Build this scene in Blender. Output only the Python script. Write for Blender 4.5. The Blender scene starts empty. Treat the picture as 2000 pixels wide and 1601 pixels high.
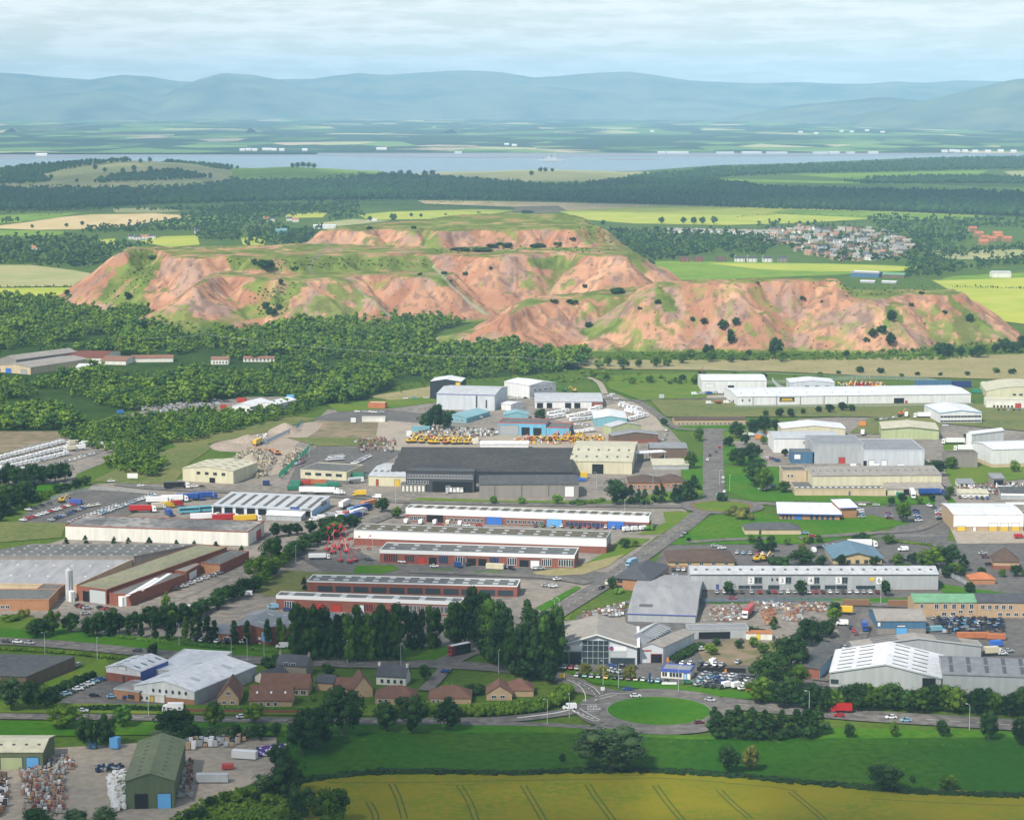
import bpy,math,random
import numpy as np
from math import radians,sin,cos,tan,atan2,sqrt,pi
R=random.Random(7)
SC=bpy.context.scene
COL=SC.collection
# ------------------------------------------------------------------ camera, sky, sun, exposure
F,YH,CH=4280.0,200.5,232.0
PITCH=math.atan((800.5-YH)/F)
cd=bpy.data.cameras.new('camera');cam=bpy.data.objects.new('camera',cd);COL.objects.link(cam)
cam.location=(0,0,CH);cam.rotation_euler=(pi/2-PITCH,0,0)
cd.sensor_width=36;cd.lens=36*F/2000;cd.clip_start=5;cd.clip_end=90000
SC.camera=cam
SUN_AZ,SUN_EL=radians(216),radians(47)
tosun=np.array([sin(SUN_AZ)*cos(SUN_EL),cos(SUN_AZ)*cos(SUN_EL),sin(SUN_EL)])
w=bpy.data.worlds.new('World');SC.world=w;w.use_nodes=True
nt=w.node_tree;nt.nodes.clear()
def nn(nt,t,**k):
    n=nt.nodes.new(t)
    for a,b in k.items():setattr(n,a,b)
    return n
out=nn(nt,'ShaderNodeOutputWorld');bg=nn(nt,'ShaderNodeBackground');sky=nn(nt,'ShaderNodeTexSky')
sky.sky_type='NISHITA';sky.sun_disc=False;sky.sun_elevation=SUN_EL;sky.sun_rotation=SUN_AZ
sky.altitude=250;sky.air_density=1.1;sky.dust_density=1.0;sky.ozone_density=3.0
tc=nn(nt,'ShaderNodeTexCoord');mp=nn(nt,'ShaderNodeMapping');mp.inputs['Scale'].default_value=(9,9,66)
no=nn(nt,'ShaderNodeTexNoise');no.inputs['Scale'].default_value=3.0;no.inputs['Detail'].default_value=8;no.inputs['Roughness'].default_value=.62
rp=nn(nt,'ShaderNodeValToRGB');rp.color_ramp.elements[0].position=.42;rp.color_ramp.elements[1].position=.6
rp.color_ramp.elements[0].color=(.5,.5,.5,1);rp.color_ramp.elements[1].color=(.95,.95,.95,1)
mx=nn(nt,'ShaderNodeMixRGB');mx.inputs[2].default_value=(9.3,9.4,9.3,1)
L=nt.links.new
L(tc.outputs['Generated'],mp.inputs[0]);L(mp.outputs[0],no.inputs['Vector']);L(no.outputs[0],rp.inputs[0])
sz_=nn(nt,'ShaderNodeSeparateXYZ');mr_=nn(nt,'ShaderNodeMapRange');mr_.inputs[1].default_value=.03;mr_.inputs[2].default_value=.5;mr_.inputs[3].default_value=1;mr_.inputs[4].default_value=.3
ml_=nn(nt,'ShaderNodeMath',operation='MULTIPLY');L(tc.outputs['Generated'],sz_.inputs[0]);L(sz_.outputs[2],mr_.inputs[0]);L(mr_.outputs[0],ml_.inputs[0]);L(rp.outputs[0],ml_.inputs[1]);L(ml_.outputs[0],mx.inputs[0]);L(sky.outputs[0],mx.inputs[1]);L(mx.outputs[0],bg.inputs[0]);L(bg.outputs[0],out.inputs[0])
bg.inputs[1].default_value=0.118
sl=bpy.data.lights.new('sun','SUN');sl.energy=5.0;sl.angle=radians(.5);sl.color=(1,.945,.86)
so=bpy.data.objects.new('sun',sl);COL.objects.link(so)
from mathutils import Vector
so.rotation_euler=Vector(tosun).to_track_quat('Z','Y').to_euler();so.location=(-300,-300,900)
SC.view_settings.view_transform='Standard';SC.view_settings.look='None';SC.view_settings.gamma=1
SC.view_settings.use_curve_mapping=False;SC.view_settings.exposure=0.1
HAZE_D,HAZE_C=4.7e-5,(.45,.75,1,1)
SC.render.engine='CYCLES'
SC.cycles.use_denoising=True
SC.cycles.max_bounces=5;SC.cycles.diffuse_bounces=2;SC.cycles.transparent_max_bounces=12;SC.cycles.volume_bounces=1
SC.render.use_persistent_data=False
# ------------------------------------------------------------------ geometry of the view: pixel of the photograph -> point on a level
cp,sp_=cos(PITCH),sin(PITCH)
def P(u,v,z=0.0):
    x=(u-1000)/F;y=-(v-800.5)/F
    d=(x,cp+y*sp_,-sp_+y*cp)
    t=(z-CH)/d[2]
    return(d[0]*t,d[1]*t,z)
def PD(u,v,D):
    x=(u-1000)/F;y=-(v-800.5)/F
    d=(x,cp+y*sp_,-sp_+y*cp);t=D/d[1]
    return(d[0]*t,D,CH+d[2]*t)
def PX(X,Y,Z):
    Z=Z-CH
    c=Y*cp-Z*sp_;up=Y*sp_+Z*cp
    return 1000+F*X/c,800.5-F*up/c
def inpoly(px,py,poly):
    px=np.asarray(px,float);py=np.asarray(py,float);r=np.zeros(px.shape,bool);n=len(poly)
    for i in range(n):
        x1,y1=poly[i][:2];x2,y2=poly[(i+1)%n][:2]
        if y1==y2:continue
        r^=((y1>py)!=(y2>py))&(px<(x2-x1)*(py-y1)/(y2-y1)+x1)
    return r
_rs=np.random.RandomState(3);_perm=_rs.rand(256,256)
def vnoise(x,y):
    xi=np.floor(x).astype(int);yi=np.floor(y).astype(int);fx=x-xi;fy=y-yi
    fx=fx*fx*(3-2*fx);fy=fy*fy*(3-2*fy)
    a=_perm[xi%256,yi%256];b=_perm[(xi+1)%256,yi%256];c=_perm[xi%256,(yi+1)%256];d=_perm[(xi+1)%256,(yi+1)%256]
    return(a*(1-fx)+b*fx)*(1-fy)+(c*(1-fx)+d*fx)*fy
def fbm(x,y,o=4):
    s=0;a=.5
    for i in range(o):s=s+a*vnoise(x+17*i,y+31*i);x=x*2.03;y=y*2.03;a*=.5
    return s/(1-.5**o)
# ------------------------------------------------------------------ materials
MATS={}
def srgb(*c):return tuple(((x/255)/12.92 if x<10.3 else((x/255+.055)/1.055)**2.4)for x in c)
def mat(name,col,rough=.8,col2=None,scale=.05,col3=None,scale3=.6,spec=.3,metal=0,detail=5,stretch=None,bump=0,lo=.35,hi=.65):
    """principled; colour mottled between col and col2 (large noise) and towards col3 (fine noise), all in metres"""
    if name in MATS:return MATS[name]
    m=bpy.data.materials.new(name);m.use_nodes=True;nt=m.node_tree;b=nt.nodes['Principled BSDF']
    b.inputs['Roughness'].default_value=rough;b.inputs['Specular IOR Level'].default_value=spec;b.inputs['Metallic'].default_value=metal
    b.inputs['Base Color'].default_value=(*col,1);L=nt.links.new;last=None
    if col2 or col3:
        g=nn(nt,'ShaderNodeNewGeometry');src=g.outputs['Position']
        if stretch:
            q=nn(nt,'ShaderNodeMapping');q.inputs['Scale'].default_value=stretch[:3]
            if len(stretch)>3:q.inputs['Rotation'].default_value=(0,0,radians(stretch[3]))
            L(src,q.inputs[0]);src=q.outputs[0]
        rgb=nn(nt,'ShaderNodeRGB');rgb.outputs[0].default_value=(*col,1);last=rgb.outputs[0]
        for c,s,l_,h_ in((col2,scale,lo,hi),(col3,scale3,.4,.72)):
            if not c:continue
            n=nn(nt,'ShaderNodeTexNoise');n.inputs['Scale'].default_value=s;n.inputs['Detail'].default_value=detail
            r=nn(nt,'ShaderNodeMapRange');r.inputs[1].default_value=l_;r.inputs[2].default_value=h_
            x=nn(nt,'ShaderNodeMixRGB');x.inputs[2].default_value=(*c,1)
            L(src,n.inputs['Vector']);L(n.outputs[0],r.inputs[0]);L(r.outputs[0],x.inputs[0]);L(last,x.inputs[1]);last=x.outputs[0]
        L(last,b.inputs['Base Color'])
        if bump:
            bn=nn(nt,'ShaderNodeBump');bn.inputs['Strength'].default_value=1;bn.inputs['Distance'].default_value=bump
            L(n.outputs[0],bn.inputs['Height']);L(bn.outputs[0],b.inputs['Normal'])
    MATS[name]=m;return m
def leafmat(name,a,b_,c):
    """foliage: varies from tree to tree, from clump to clump and with a fine grain"""
    m=bpy.data.materials.new(name);m.use_nodes=True;nt=m.node_tree;b=nt.nodes['Principled BSDF'];L=nt.links.new
    b.inputs['Roughness'].default_value=.75;b.inputs['Specular IOR Level'].default_value=.15
    g=nn(nt,'ShaderNodeNewGeometry');n=nn(nt,'ShaderNodeTexNoise');n.inputs['Scale'].default_value=.09;n.inputs['Detail'].default_value=4
    oi=nn(nt,'ShaderNodeObjectInfo');ad=nn(nt,'ShaderNodeMath',operation='MULTIPLY_ADD');ad.inputs[1].default_value=.34
    L(g.outputs['Position'],n.inputs['Vector']);L(oi.outputs['Random'],ad.inputs[0])
    sb=nn(nt,'ShaderNodeMath',operation='SUBTRACT');sb.inputs[1].default_value=.17;L(n.outputs[0],sb.inputs[0]);L(sb.outputs[0],ad.inputs[2])
    r=nn(nt,'ShaderNodeValToRGB');e=r.color_ramp.elements;e[0].position=.3;e[0].color=(*a,1);e[1].position=.7;e[1].color=(*c,1)
    x=e.new(.5);x.color=(*b_,1);L(ad.outputs[0],r.inputs[0])
    n2=nn(nt,'ShaderNodeTexNoise');n2.inputs['Scale'].default_value=.7;n2.inputs['Detail'].default_value=3;L(g.outputs['Position'],n2.inputs['Vector'])
    mr=nn(nt,'ShaderNodeMapRange');mr.inputs[1].default_value=.3;mr.inputs[2].default_value=.7;mr.inputs[3].default_value=.72;mr.inputs[4].default_value=1.3;L(n2.outputs[0],mr.inputs[0])
    vm=nn(nt,'ShaderNodeVectorMath',operation='SCALE');L(r.outputs[0],vm.inputs[0]);L(mr.outputs[0],vm.inputs['Scale']);L(vm.outputs[0],b.inputs['Base Color'])
    MATS[name]=m;return m
leafmat('leaf',(.034,.076,.005),(.070,.134,.007),(.12,.195,.014))
leafmat('leaf_mid',(.022,.058,.007),(.042,.098,.010),(.072,.145,.015))
leafmat('leaf_lime',(.085,.16,.010),(.125,.215,.018),(.17,.26,.03))
leafmat('leaf_dark',(.010,.030,.006),(.017,.047,.009),(.030,.072,.012))
leafmat('leaf_pale',(.032,.065,.022),(.050,.09,.03),(.075,.125,.04))
leafmat('leaf_bright',(.06,.15,.018),(.085,.19,.02),(.12,.24,.03))
leafmat('leaf_far',(.018,.054,.012),(.030,.078,.015),(.055,.12,.02))
leafmat('leaf_gold',(.07,.085,.015),(.12,.13,.022),(.18,.18,.035))
bark=mat('bark',(.09,.07,.05),.9)
# ------------------------------------------------------------------ object helpers
def tag(o,label=None,cat=None,group=None,kind=None):
    if label:o['label']=label
    if cat:o['category']=cat
    if group:o['group']=group
    if kind:o['kind']=kind
    return o
def link(name,me,parent=None,loc=None,rz=None):
    o=bpy.data.objects.new(name,me);COL.objects.link(o)
    if parent is not None:o.parent=parent
    if loc is not None:o.location=loc
    if rz is not None:o.rotation_euler=(0,0,rz)
    return o
def empty(name,loc,rz=0):
    o=bpy.data.objects.new(name,None);o.empty_display_size=1;COL.objects.link(o);o.location=loc;o.rotation_euler=(0,0,rz);return o
def mesh(name,V,Fc,mats,mi=None,smooth=False):
    me=bpy.data.meshes.new(name);me.from_pydata([tuple(map(float,v))for v in V],[],Fc)
    for m in(mats if isinstance(mats,(list,tuple))else[mats]):me.materials.append(m)
    if mi is not None:me.polygons.foreach_set('material_index',mi)
    if smooth:me.polygons.foreach_set('use_smooth',[True]*len(me.polygons))
    me.update();return me
def npmesh(name,V,T,mats,smooth=False,mi=None,k=3):
    """fast mesh from arrays, all faces with k corners"""
    me=bpy.data.meshes.new(name);V=np.asarray(V,np.float32);T=np.asarray(T,np.int32).reshape(-1,k)
    me.vertices.add(len(V));me.vertices.foreach_set('co',V.ravel())
    me.loops.add(T.size);me.loops.foreach_set('vertex_index',T.ravel())
    me.polygons.add(len(T));me.polygons.foreach_set('loop_start',np.arange(0,T.size,k,dtype=np.int32));me.polygons.foreach_set('loop_total',np.full(len(T),k,np.int32))
    for m in(mats if isinstance(mats,(list,tuple))else[mats]):me.materials.append(m)
    if mi is not None:me.polygons.foreach_set('material_index',np.asarray(mi,np.int32))
    if smooth:me.polygons.foreach_set('use_smooth',np.ones(len(T),bool))
    me.update(calc_edges=True);me.validate();return me
class MB:
    """collects boxes, prisms and tubes into one mesh; each with a material slot"""
    def __init__(s):s.V=[];s.F=[];s.M=[];s.mats=[]
    def slot(s,m):
        if m not in s.mats:s.mats.append(m)
        return s.mats.index(m)
    def add(s,V,Fc,m):
        o=len(s.V);k=s.slot(m);s.V+=list(V);s.F+=[tuple(i+o for i in f)for f in Fc];s.M+=[k]*len(Fc)
    def box(s,x0,x1,y0,y1,z0,z1,m,rz=0,c=None):
        V=[(x,y,z)for z in(z0,z1)for y in(y0,y1)for x in(x0,x1)]
        if rz:
            cx,cy=c or((x0+x1)/2,(y0+y1)/2);a,b=cos(rz),sin(rz)
            V=[(cx+(x-cx)*a-(y-cy)*b,cy+(x-cx)*b+(y-cy)*a,z)for x,y,z in V]
        s.add(V,[(0,2,3,1),(4,5,7,6),(0,1,5,4),(2,6,7,3),(0,4,6,2),(1,3,7,5)],m)
    def tube(s,p,q,r,m,n=6,r2=None,cap=True):
        p=Vector(p);q=Vector(q);d=(q-p).normalized();a=d.orthogonal().normalized();b=d.cross(a);r2=r if r2 is None else r2
        V=[p+(a*cos(2*pi*i/n)+b*sin(2*pi*i/n))*r for i in range(n)]+[q+(a*cos(2*pi*i/n)+b*sin(2*pi*i/n))*r2 for i in range(n)]
        Fc=[(i,(i+1)%n,n+(i+1)%n,n+i)for i in range(n)]
        if cap:Fc+=[tuple(range(n))[::-1],tuple(range(n,2*n))]
        s.add([tuple(v)for v in V],Fc,m)
    def prism(s,prof,x0,x1,m,axis='x',cap=True):
        """closed 2-D outline (a, z) pushed from x0 to x1 along the axis"""
        n=len(prof);f=(lambda t,a,z:(t,a,z))if axis=='x' else(lambda t,a,z:(a,t,z))
        V=[f(x0,a,z)for a,z in prof]+[f(x1,a,z)for a,z in prof]
        Fc=[(i,(i+1)%n,n+(i+1)%n,n+i)for i in range(n)]
        if cap:Fc+=[tuple(range(n))[::-1],tuple(range(n,2*n))]
        s.add(V,Fc,m)
    def mesh(s,name,smooth=False):return mesh(name,s.V,s.F,s.mats,s.M,smooth)
    def link(s,name,parent=None,**k):return link(name,s.mesh(name),parent,**k)
def sheet(name,poly,m,z=.02,kind='structure',label=None,world=False,smooth_n=0):
    """a flat piece of ground traced by its corners"""
    pts=[p if world else P(p[0],p[1])[:2]for p in poly]
    if smooth_n:
        for _ in range(smooth_n):
            q=[]
            for i in range(len(pts)):
                a,b=pts[i],pts[(i+1)%len(pts)]
                q+=[(a[0]*.75+b[0]*.25,a[1]*.75+b[1]*.25),(a[0]*.25+b[0]*.75,a[1]*.25+b[1]*.75)]
            pts=q
    from mathutils.geometry import tessellate_polygon
    vs=[Vector((p[0],p[1],z))for p in pts];tr=tessellate_polygon([vs])
    Fc=[]
    for t in tr:
        a,b,c=(vs[i]for i in t);Fc.append(t if(b-a).cross(c-a).z>0 else t[::-1])
    return tag(link(name,mesh(name,vs,Fc,m)),label,None,None,kind)
def spline(pts,n=8):
    """Catmull-Rom through 2-D points"""
    r=[];p=[pts[0]]+list(pts)+[pts[-1]]
    for i in range(1,len(p)-2):
        for k in range(n):
            t=k/n;a,b,c,d=p[i-1],p[i],p[i+1],p[i+2]
            r.append(tuple(.5*(2*b[j]+(c[j]-a[j])*t+(2*a[j]-5*b[j]+4*c[j]-d[j])*t*t+(3*b[j]-a[j]-3*c[j]+d[j])*t**3)for j in(0,1)))
    r.append(tuple(pts[-1][:2]));return r
def ribbon_pts(pts,w,world=False,n=8):
    q=spline([p if world else P(*p)[:2]for p in pts],n);A=[];B=[]
    for i,p in enumerate(q):
        a=q[max(i-1,0)];b=q[min(i+1,len(q)-1)];d=np.array([b[0]-a[0],b[1]-a[1]]);d=d/(np.hypot(*d)+1e-9);ww=w if np.isscalar(w)else w[0]+(w[1]-w[0])*i/(len(q)-1)
        A.append((p[0]-d[1]*ww/2,p[1]+d[0]*ww/2));B.append((p[0]+d[1]*ww/2,p[1]-d[0]*ww/2))
    return q,A,B
def ribbon(name,pts,w,m,z=.03,world=False,label=None,kind='structure',n=8):
    q,A,B=ribbon_pts(pts,w,world,n);k=len(q)
    V=[(*p,z)for p in A]+[(*p,z)for p in B];Fc=[(i,k+i,k+i+1,i+1)for i in range(k-1)]
    return tag(link(name,mesh(name,V,Fc,m)),label,None,None,kind)
# ------------------------------------------------------------------ the ground, water and far land
G={}
G['grass']=mat('grass',(.060,.120,.010),.95,(.110,.150,.020),.02,(.045,.095,.010),.35,spec=.1)
G['lawn']=mat('lawn',(.038,.148,.003),.95,(.090,.17,.008),.03,(.032,.12,.003),.3,spec=.1)
G['verge']=mat('verge',(.085,.165,.009),.95,(.15,.18,.02),.05,(.08,.15,.02),.4,spec=.1)
G['rough']=mat('rough_grass',(.15,.16,.045),.95,(.08,.13,.03),.025,(.19,.17,.07),.25,spec=.1)
G['straw']=mat('dry_grass',(.30,.26,.12),.95,(.20,.20,.07),.03,(.34,.27,.15),.3,spec=.1)
G['pasture']=mat('pasture',(.020,.090,.002),.95,(.046,.105,.005),.02,(.016,.068,.002),.3,spec=.1)
G['crop']=mat('crop',(.185,.175,.004),.95,(.11,.145,.004),.03,(.21,.165,.012),.35,spec=.1,stretch=(1,1,1))
G['track']=mat('wheel_track',(.055,.08,.008),.95)
G['barley']=mat('barley',(.40,.42,.05),.95,(.28,.36,.04),.008,(.44,.44,.08),.02,spec=.1)
G['green_field']=mat('green_field',(.16,.27,.025),.95,(.12,.22,.02),.008,(.21,.30,.03),.03,spec=.1)
G['stubble']=mat('ripe_field',(.56,.42,.21),.95,(.48,.37,.17),.01,(.60,.46,.25),.03,spec=.1,stretch=(1,.15,1,20))
G['pale_field']=mat('pale_field',(.36,.34,.15),.95,(.27,.30,.11),.006,(.40,.36,.18),.02,spec=.1)
G['asphalt']=mat('asphalt',(.115,.108,.10),.9,(.155,.145,.13),.05,(.085,.08,.076),.3,spec=.2)
G['road']=mat('road_surface',(.15,.14,.125),.9,(.20,.18,.155),.06,(.085,.08,.076),.25,spec=.2)
G['yard']=mat('yard',(.23,.20,.165),.9,(.14,.13,.115),.04,(.30,.26,.21),.25,spec=.2)
G['paleyard']=mat('pale_yard',(.34,.29,.22),.92,(.26,.22,.18),.04,(.40,.34,.26),.3,spec=.2)
G['soil']=mat('bare_soil',(.20,.15,.105),.95,(.28,.21,.14),.02,(.12,.13,.05),.12,spec=.1)
G['gravel']=mat('gravel',(.33,.27,.21),.95,(.26,.21,.16),.06,(.40,.33,.27),.5,spec=.1)
G['kerb']=mat('kerb',(.22,.215,.20),.9)
G['paint']=mat('road_paint',(.62,.61,.58),.7)
G['mud']=mat('mud_flat',(.27,.27,.30),.6,(.22,.23,.25),.002,spec=.4)
def grid(name,x0,x1,y0,y1,nx,ny,hf,m,power=1.0,mi=None):
    X=np.linspace(x0,x1,nx);Y=y0+(y1-y0)*np.linspace(0,1,ny)**power
    XX,YY=np.meshgrid(X,Y);Z=hf(XX,YY)
    V=np.stack([XX,YY,Z],-1).reshape(-1,3);i=np.arange(nx*ny).reshape(ny,nx)
    T=np.stack([i[:-1,:-1],i[:-1,1:],i[1:,1:],i[1:,:-1]],-1).reshape(-1,4)
    return npmesh(name,V,T,m,smooth=True,k=4),XX,YY,Z
# one sheet to the foot of the hills
me,*_=grid('ground',-15500,15500,-900,33500,60,90,lambda x,y:np.where(y>9900,-.05,0.)*1.0,G['grass'])
tag(link('ground',me),None,None,None,'structure')
# the far shore: a patchwork of fields and dark woods too far off to tell the pieces apart
def farland_mat():
    m=bpy.data.materials.new('far_fields');m.use_nodes=True;nt=m.node_tree;b=nt.nodes['Principled BSDF'];L=nt.links.new
    b.inputs['Roughness'].default_value=.95;b.inputs['Specular IOR Level'].default_value=.05
    g=nn(nt,'ShaderNodeNewGeometry');mp=nn(nt,'ShaderNodeMapping');mp.inputs['Scale'].default_value=(1,.42,0);mp.inputs['Rotation'].default_value=(0,0,.12)
    L(g.outputs['Position'],mp.inputs[0])
    v=nn(nt,'ShaderNodeTexVoronoi');v.inputs['Scale'].default_value=.0034;v.inputs['Randomness'].default_value=.95;L(mp.outputs[0],v.inputs['Vector'])
    r=nn(nt,'ShaderNodeValToRGB');r.color_ramp.interpolation='CONSTANT';e=r.color_ramp.elements
    cols=[(0,(.03,.06,.03)),(.34,(.11,.20,.05)),(.5,(.04,.07,.03)),(.58,(.18,.28,.08)),(.7,(.44,.42,.20)),(.78,(.13,.23,.06)),(.88,(.52,.42,.26)),(.93,(.035,.06,.03))]
    e[0].position,e[0].color=0,(*cols[0][1],1);e[1].position,e[1].color=cols[1][0],(*cols[1][1],1)
    for p,c in cols[2:]:x=e.new(p);x.color=(*c,1)
    sx=nn(nt,'ShaderNodeSeparateColor');L(v.outputs['Color'],sx.inputs[0]);L(sx.outputs[0],r.inputs[0])
    n=nn(nt,'ShaderNodeTexNoise');n.inputs['Scale'].default_value=.0008;n.inputs['Detail'].default_value=8;n.inputs['Roughness'].default_value=.62
    mp2=nn(nt,'ShaderNodeMapping');mp2.inputs['Scale'].default_value=(.8,.8,0);L(g.outputs['Position'],mp2.inputs[0]);L(mp2.outputs[0],n.inputs['Vector'])
    k=nn(nt,'ShaderNodeMapRange');k.inputs[1].default_value=.5;k.inputs[2].default_value=.57;L(n.outputs[0],k.inputs[0])
    x=nn(nt,'ShaderNodeMixRGB');x.inputs[2].default_value=(.028,.058,.030,1);L(k.outputs[0],x.inputs[0]);L(r.outputs[0],x.inputs[1]);L(x.outputs[0],b.inputs['Base Color'])
    MATS['far']=m;return m
G['far']=farland_mat()
def hillmat():
    m=mat('hillside',(.085,.12,.08),.95,(.035,.06,.05),.0007,(.19,.20,.11),.0022,spec=.05,lo=.46,hi=.54);return m
G['hill']=hillmat()
# hills: ridges given by their skylines
SKY1=[(-400,150),(-150,150),(0,142),(60,145),(130,152),(190,156),(250,147),(300,150),(360,159),(400,160),(470,158),(550,155),(620,153),(700,143),(760,146),(840,141),(910,138),(980,142),(1040,151),(1100,148),(1170,142),(1220,140),(1280,147),(1340,157),(1450,163),(1560,161),(1620,164),(1700,163),(1740,159),(1800,161),(1860,157),(1920,158),(2000,160),(2200,165),(2400,160)]
RIDGES=[(28500,3200,SKY1),
          (25000,1900,[(-500,200),(-200,195),(0,203),(60,190),(130,184),(200,178),(250,184),(300,200),(350,235),(400,262)]),
          (26200,2600,[(220,262),(290,210),(340,180),(390,156),(440,143),(500,147),(560,158),(620,176),(700,192),(800,210),(880,240),(940,262)]),
          (26800,2600,[(700,262),(780,205),(860,180),(960,172),(1060,168),(1160,178),(1260,190),(1330,186),(1420,200),(1520,215),(1620,262)]),
          (21500,2300,[(1330,262),(1450,225),(1540,208),(1640,196),(1720,190),(1800,196),(1880,190),(2000,190),(2200,180),(2500,170)]),
          (19000,2200,[(1600,270),(1690,222),(1760,205),(1840,185),(1900,170),(1960,157),(2010,153),(2100,150),(2250,160),(2500,190)])]
def hills(x,y):
    h=np.full(x.shape,-30.)
    for D,wd,sk in RIDGES:
        us=np.array([s[0]for s in sk]);zs=np.array([PD(s[0],s[1],D)[2]for s in sk])
        u=1000+F*x/(D*1.0);top=np.interp(u,us,zs,left=-60,right=-60)
        yy=(y-D)/wd;yy=yy+.22*(fbm(x/900+5,y/900)-.5)
        prof=np.where(yy<0,np.clip(1-np.abs(yy)**1.35,-1,1),1-.35*yy)
        gul=1-.30*np.clip(-yy,0,1)*np.abs(fbm(x/650,y/1500+D,4)-.5)*2
        h=np.maximum(h,(top+30)*prof*np.where(yy<-.05,gul,1)-30)
    return h+18*(fbm(x/400,y/400,3)-.5)*(h>0)
me,*_=grid('hills',-13500,13500,15500,32800,420,260,hills,G['hill'])
tag(link('hills',me),None,None,None,'structure')
def farh(x,y):
    t=np.clip((y-11500)/9000,0,1);return.6+t*55*(.4+fbm(x/2600,y/2600,3))*np.clip((34000-y)/8000,0,1)
me,*_=grid('far_shore',-15000,15000,9930,27000,150,150,farh,G['far'])
tag(link('far_shore',me),None,None,None,'structure')
# the firth with its mud flats
wm=bpy.data.materials.new('water');wm.use_nodes=True;b=wm.node_tree.nodes['Principled BSDF']
b.inputs['Base Color'].default_value=(.10,.16,.20,1);b.inputs['Roughness'].default_value=.22;b.inputs['IOR'].default_value=1.33
n_=nn(wm.node_tree,'ShaderNodeTexNoise');n_.inputs['Scale'].default_value=.02;n_.inputs['Detail'].default_value=6;bn=nn(wm.node_tree,'ShaderNodeBump');bn.inputs['Distance'].default_value=2.5
g_=nn(wm.node_tree,'ShaderNodeNewGeometry');wm.node_tree.links.new(g_.outputs['Position'],n_.inputs['Vector']);wm.node_tree.links.new(n_.outputs[0],bn.inputs['Height']);wm.node_tree.links.new(bn.outputs[0],b.inputs['Normal'])
sheet('water',[(-700,334),(-300,330),(0,327),(130,325),(440,327),(560,331),(700,338),(900,341),(1100,337),(1250,334),(1400,323),(1560,319),(1800,308),(2100,303),(2700,303),(2700,299.5),(2000,299.5),(1000,299.5),(0,299.5),(-700,299.5)],wm,.3)
sheet('mud_flat',[(-300,315),(0,311),(200,308),(420,305),(640,304.5),(900,304),(900,299.2),(0,299.2),(-300,299.2)],G['mud'],.6)
sheet('mud_flat',[(620,304),(760,308),(900,309),(1050,308.5),(1300,306),(1500,306.5),(1750,304),(1900,302),(2100,301),(2100,299.2),(620,299.2)],G['mud'],.65)
sheet('mud_flat',[(1160,311),(1200,313.5),(1330,311),(1200,309.8)],G['mud'],.6)
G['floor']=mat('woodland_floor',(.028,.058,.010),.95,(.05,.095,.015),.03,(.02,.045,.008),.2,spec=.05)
# fields between the waste heaps and the firth
def far_sheets():
    z=.01
    for p,m in[
        ([(0,352),(500,350),(900,360),(1400,350),(2000,335),(2100,440),(1500,430),(900,425),(300,440),(-60,440)],'grass'),
        ([(-40,445),(60,433),(120,424),(180,419),(300,417),(372,421),(350,428),(300,433),(240,443),(150,448),(70,449)],'stubble'),
        ([(280,437),(350,428),(372,421),(440,423),(400,434),(330,441)],'green_field'),
        ([(-60,450),(70,450),(130,452),(110,461),(-60,463)],'green_field'),
        ([(-60,424),(60,418),(160,415),(110,425),(40,434),(-60,440)],'green_field'),
        ([(70,397),(170,390),(280,393),(250,398),(120,401)],'rough'),
        ([(220,408),(300,406),(360,412),(300,416),(225,415)],'pale_field'),
        ([(270,472),(320,462),(385,460),(390,478),(330,483)],'barley'),([(470,465),(520,463),(515,480),(475,478)],'barley'),
        ([(195,468),(225,466),(225,477),(195,476)],'barley'),([(550,418),(640,415),(630,425),(560,426)],'barley'),
        ([(700,420),(760,414),(860,411),(930,409),(1010,411),(940,421),(840,428),(720,430)],'barley'),
        ([(690,428),(620,436),(640,444),(760,432)],'pale_field'),
        ([(815,392),(1000,394),(1300,400),(1480,405),(1640,409),(1640,413),(1300,403),(1120,412),(1020,405),(830,398)],'stubble'),
        ([(1010,404),(1090,402),(1110,413),(1060,416),(1000,412)],'soil'),
        ([(1090,413),(1290,402),(1500,405),(1700,412),(1920,422),(1900,430),(1700,428),(1560,436),(1420,440),(1240,437),(1150,430)],'barley'),
        ([(1540,410),(1700,413),(1920,423),(1900,430),(1720,428),(1560,420),(1500,416)],'green_field'),
        ([(1240,512),(1310,510),(1500,513),(1700,517),(1800,522),(1760,531),(1600,539),(1440,545),(1270,550),(1230,530)],'green_field'),
        ([(1380,514),(1620,516),(1800,522),(1760,529),(1600,531),(1480,526)],'barley'),
        ([(1820,548),(2050,540),(2050,640),(1960,628),(1900,590),(1860,570)],'barley'),
        ([(1860,540),(2050,531),(2050,541),(1830,549)],'green_field'),
        ([(1820,490),(2060,487),(2060,500),(1930,507),(1850,507)],'pale_field'),
        ([(-60,518),(60,518),(140,528),(180,535),(140,560),(-60,562)],'pale_field'),([(-60,564),(140,562),(130,582),(60,584),(-60,587)],'barley'),
        ([(905,341),(930,336),(1060,331),(1200,335),(1180,343),(1060,352),(940,350)],'pale_field'),
        ([(1020,353),(1190,349),(1160,362),(1100,364)],'green_field'),
        ([(1380,352),(1420,350),(1700,356),(2060,370),(2060,378),(1800,378),(1500,370)],'green_field'),
        ([(1540,341),(1700,338),(1930,333),(1900,348),(1680,352)],'green_field'),([(1960,335),(2060,333),(2060,360),(1990,352)],'pale_field'),
        ([(1000,700),(1300,702),(1700,700),(2080,690),(2080,745),(1700,735),(1500,726),(1250,722),(1160,722)],'straw'),
        ([(1180,735),(1380,728),(1380,778),(1250,782),(1190,760)],'verge'),([(1270,782),(1500,782),(1900,790),(2080,790),(2080,850),(1700,815),(1300,815)],'rough'),
    ]:
        z+=.008 if p[0][1]>600 else.02;sheet('field',p,G[m],z if p[0][1]>600 else z+.05)
far_sheets()
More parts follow.
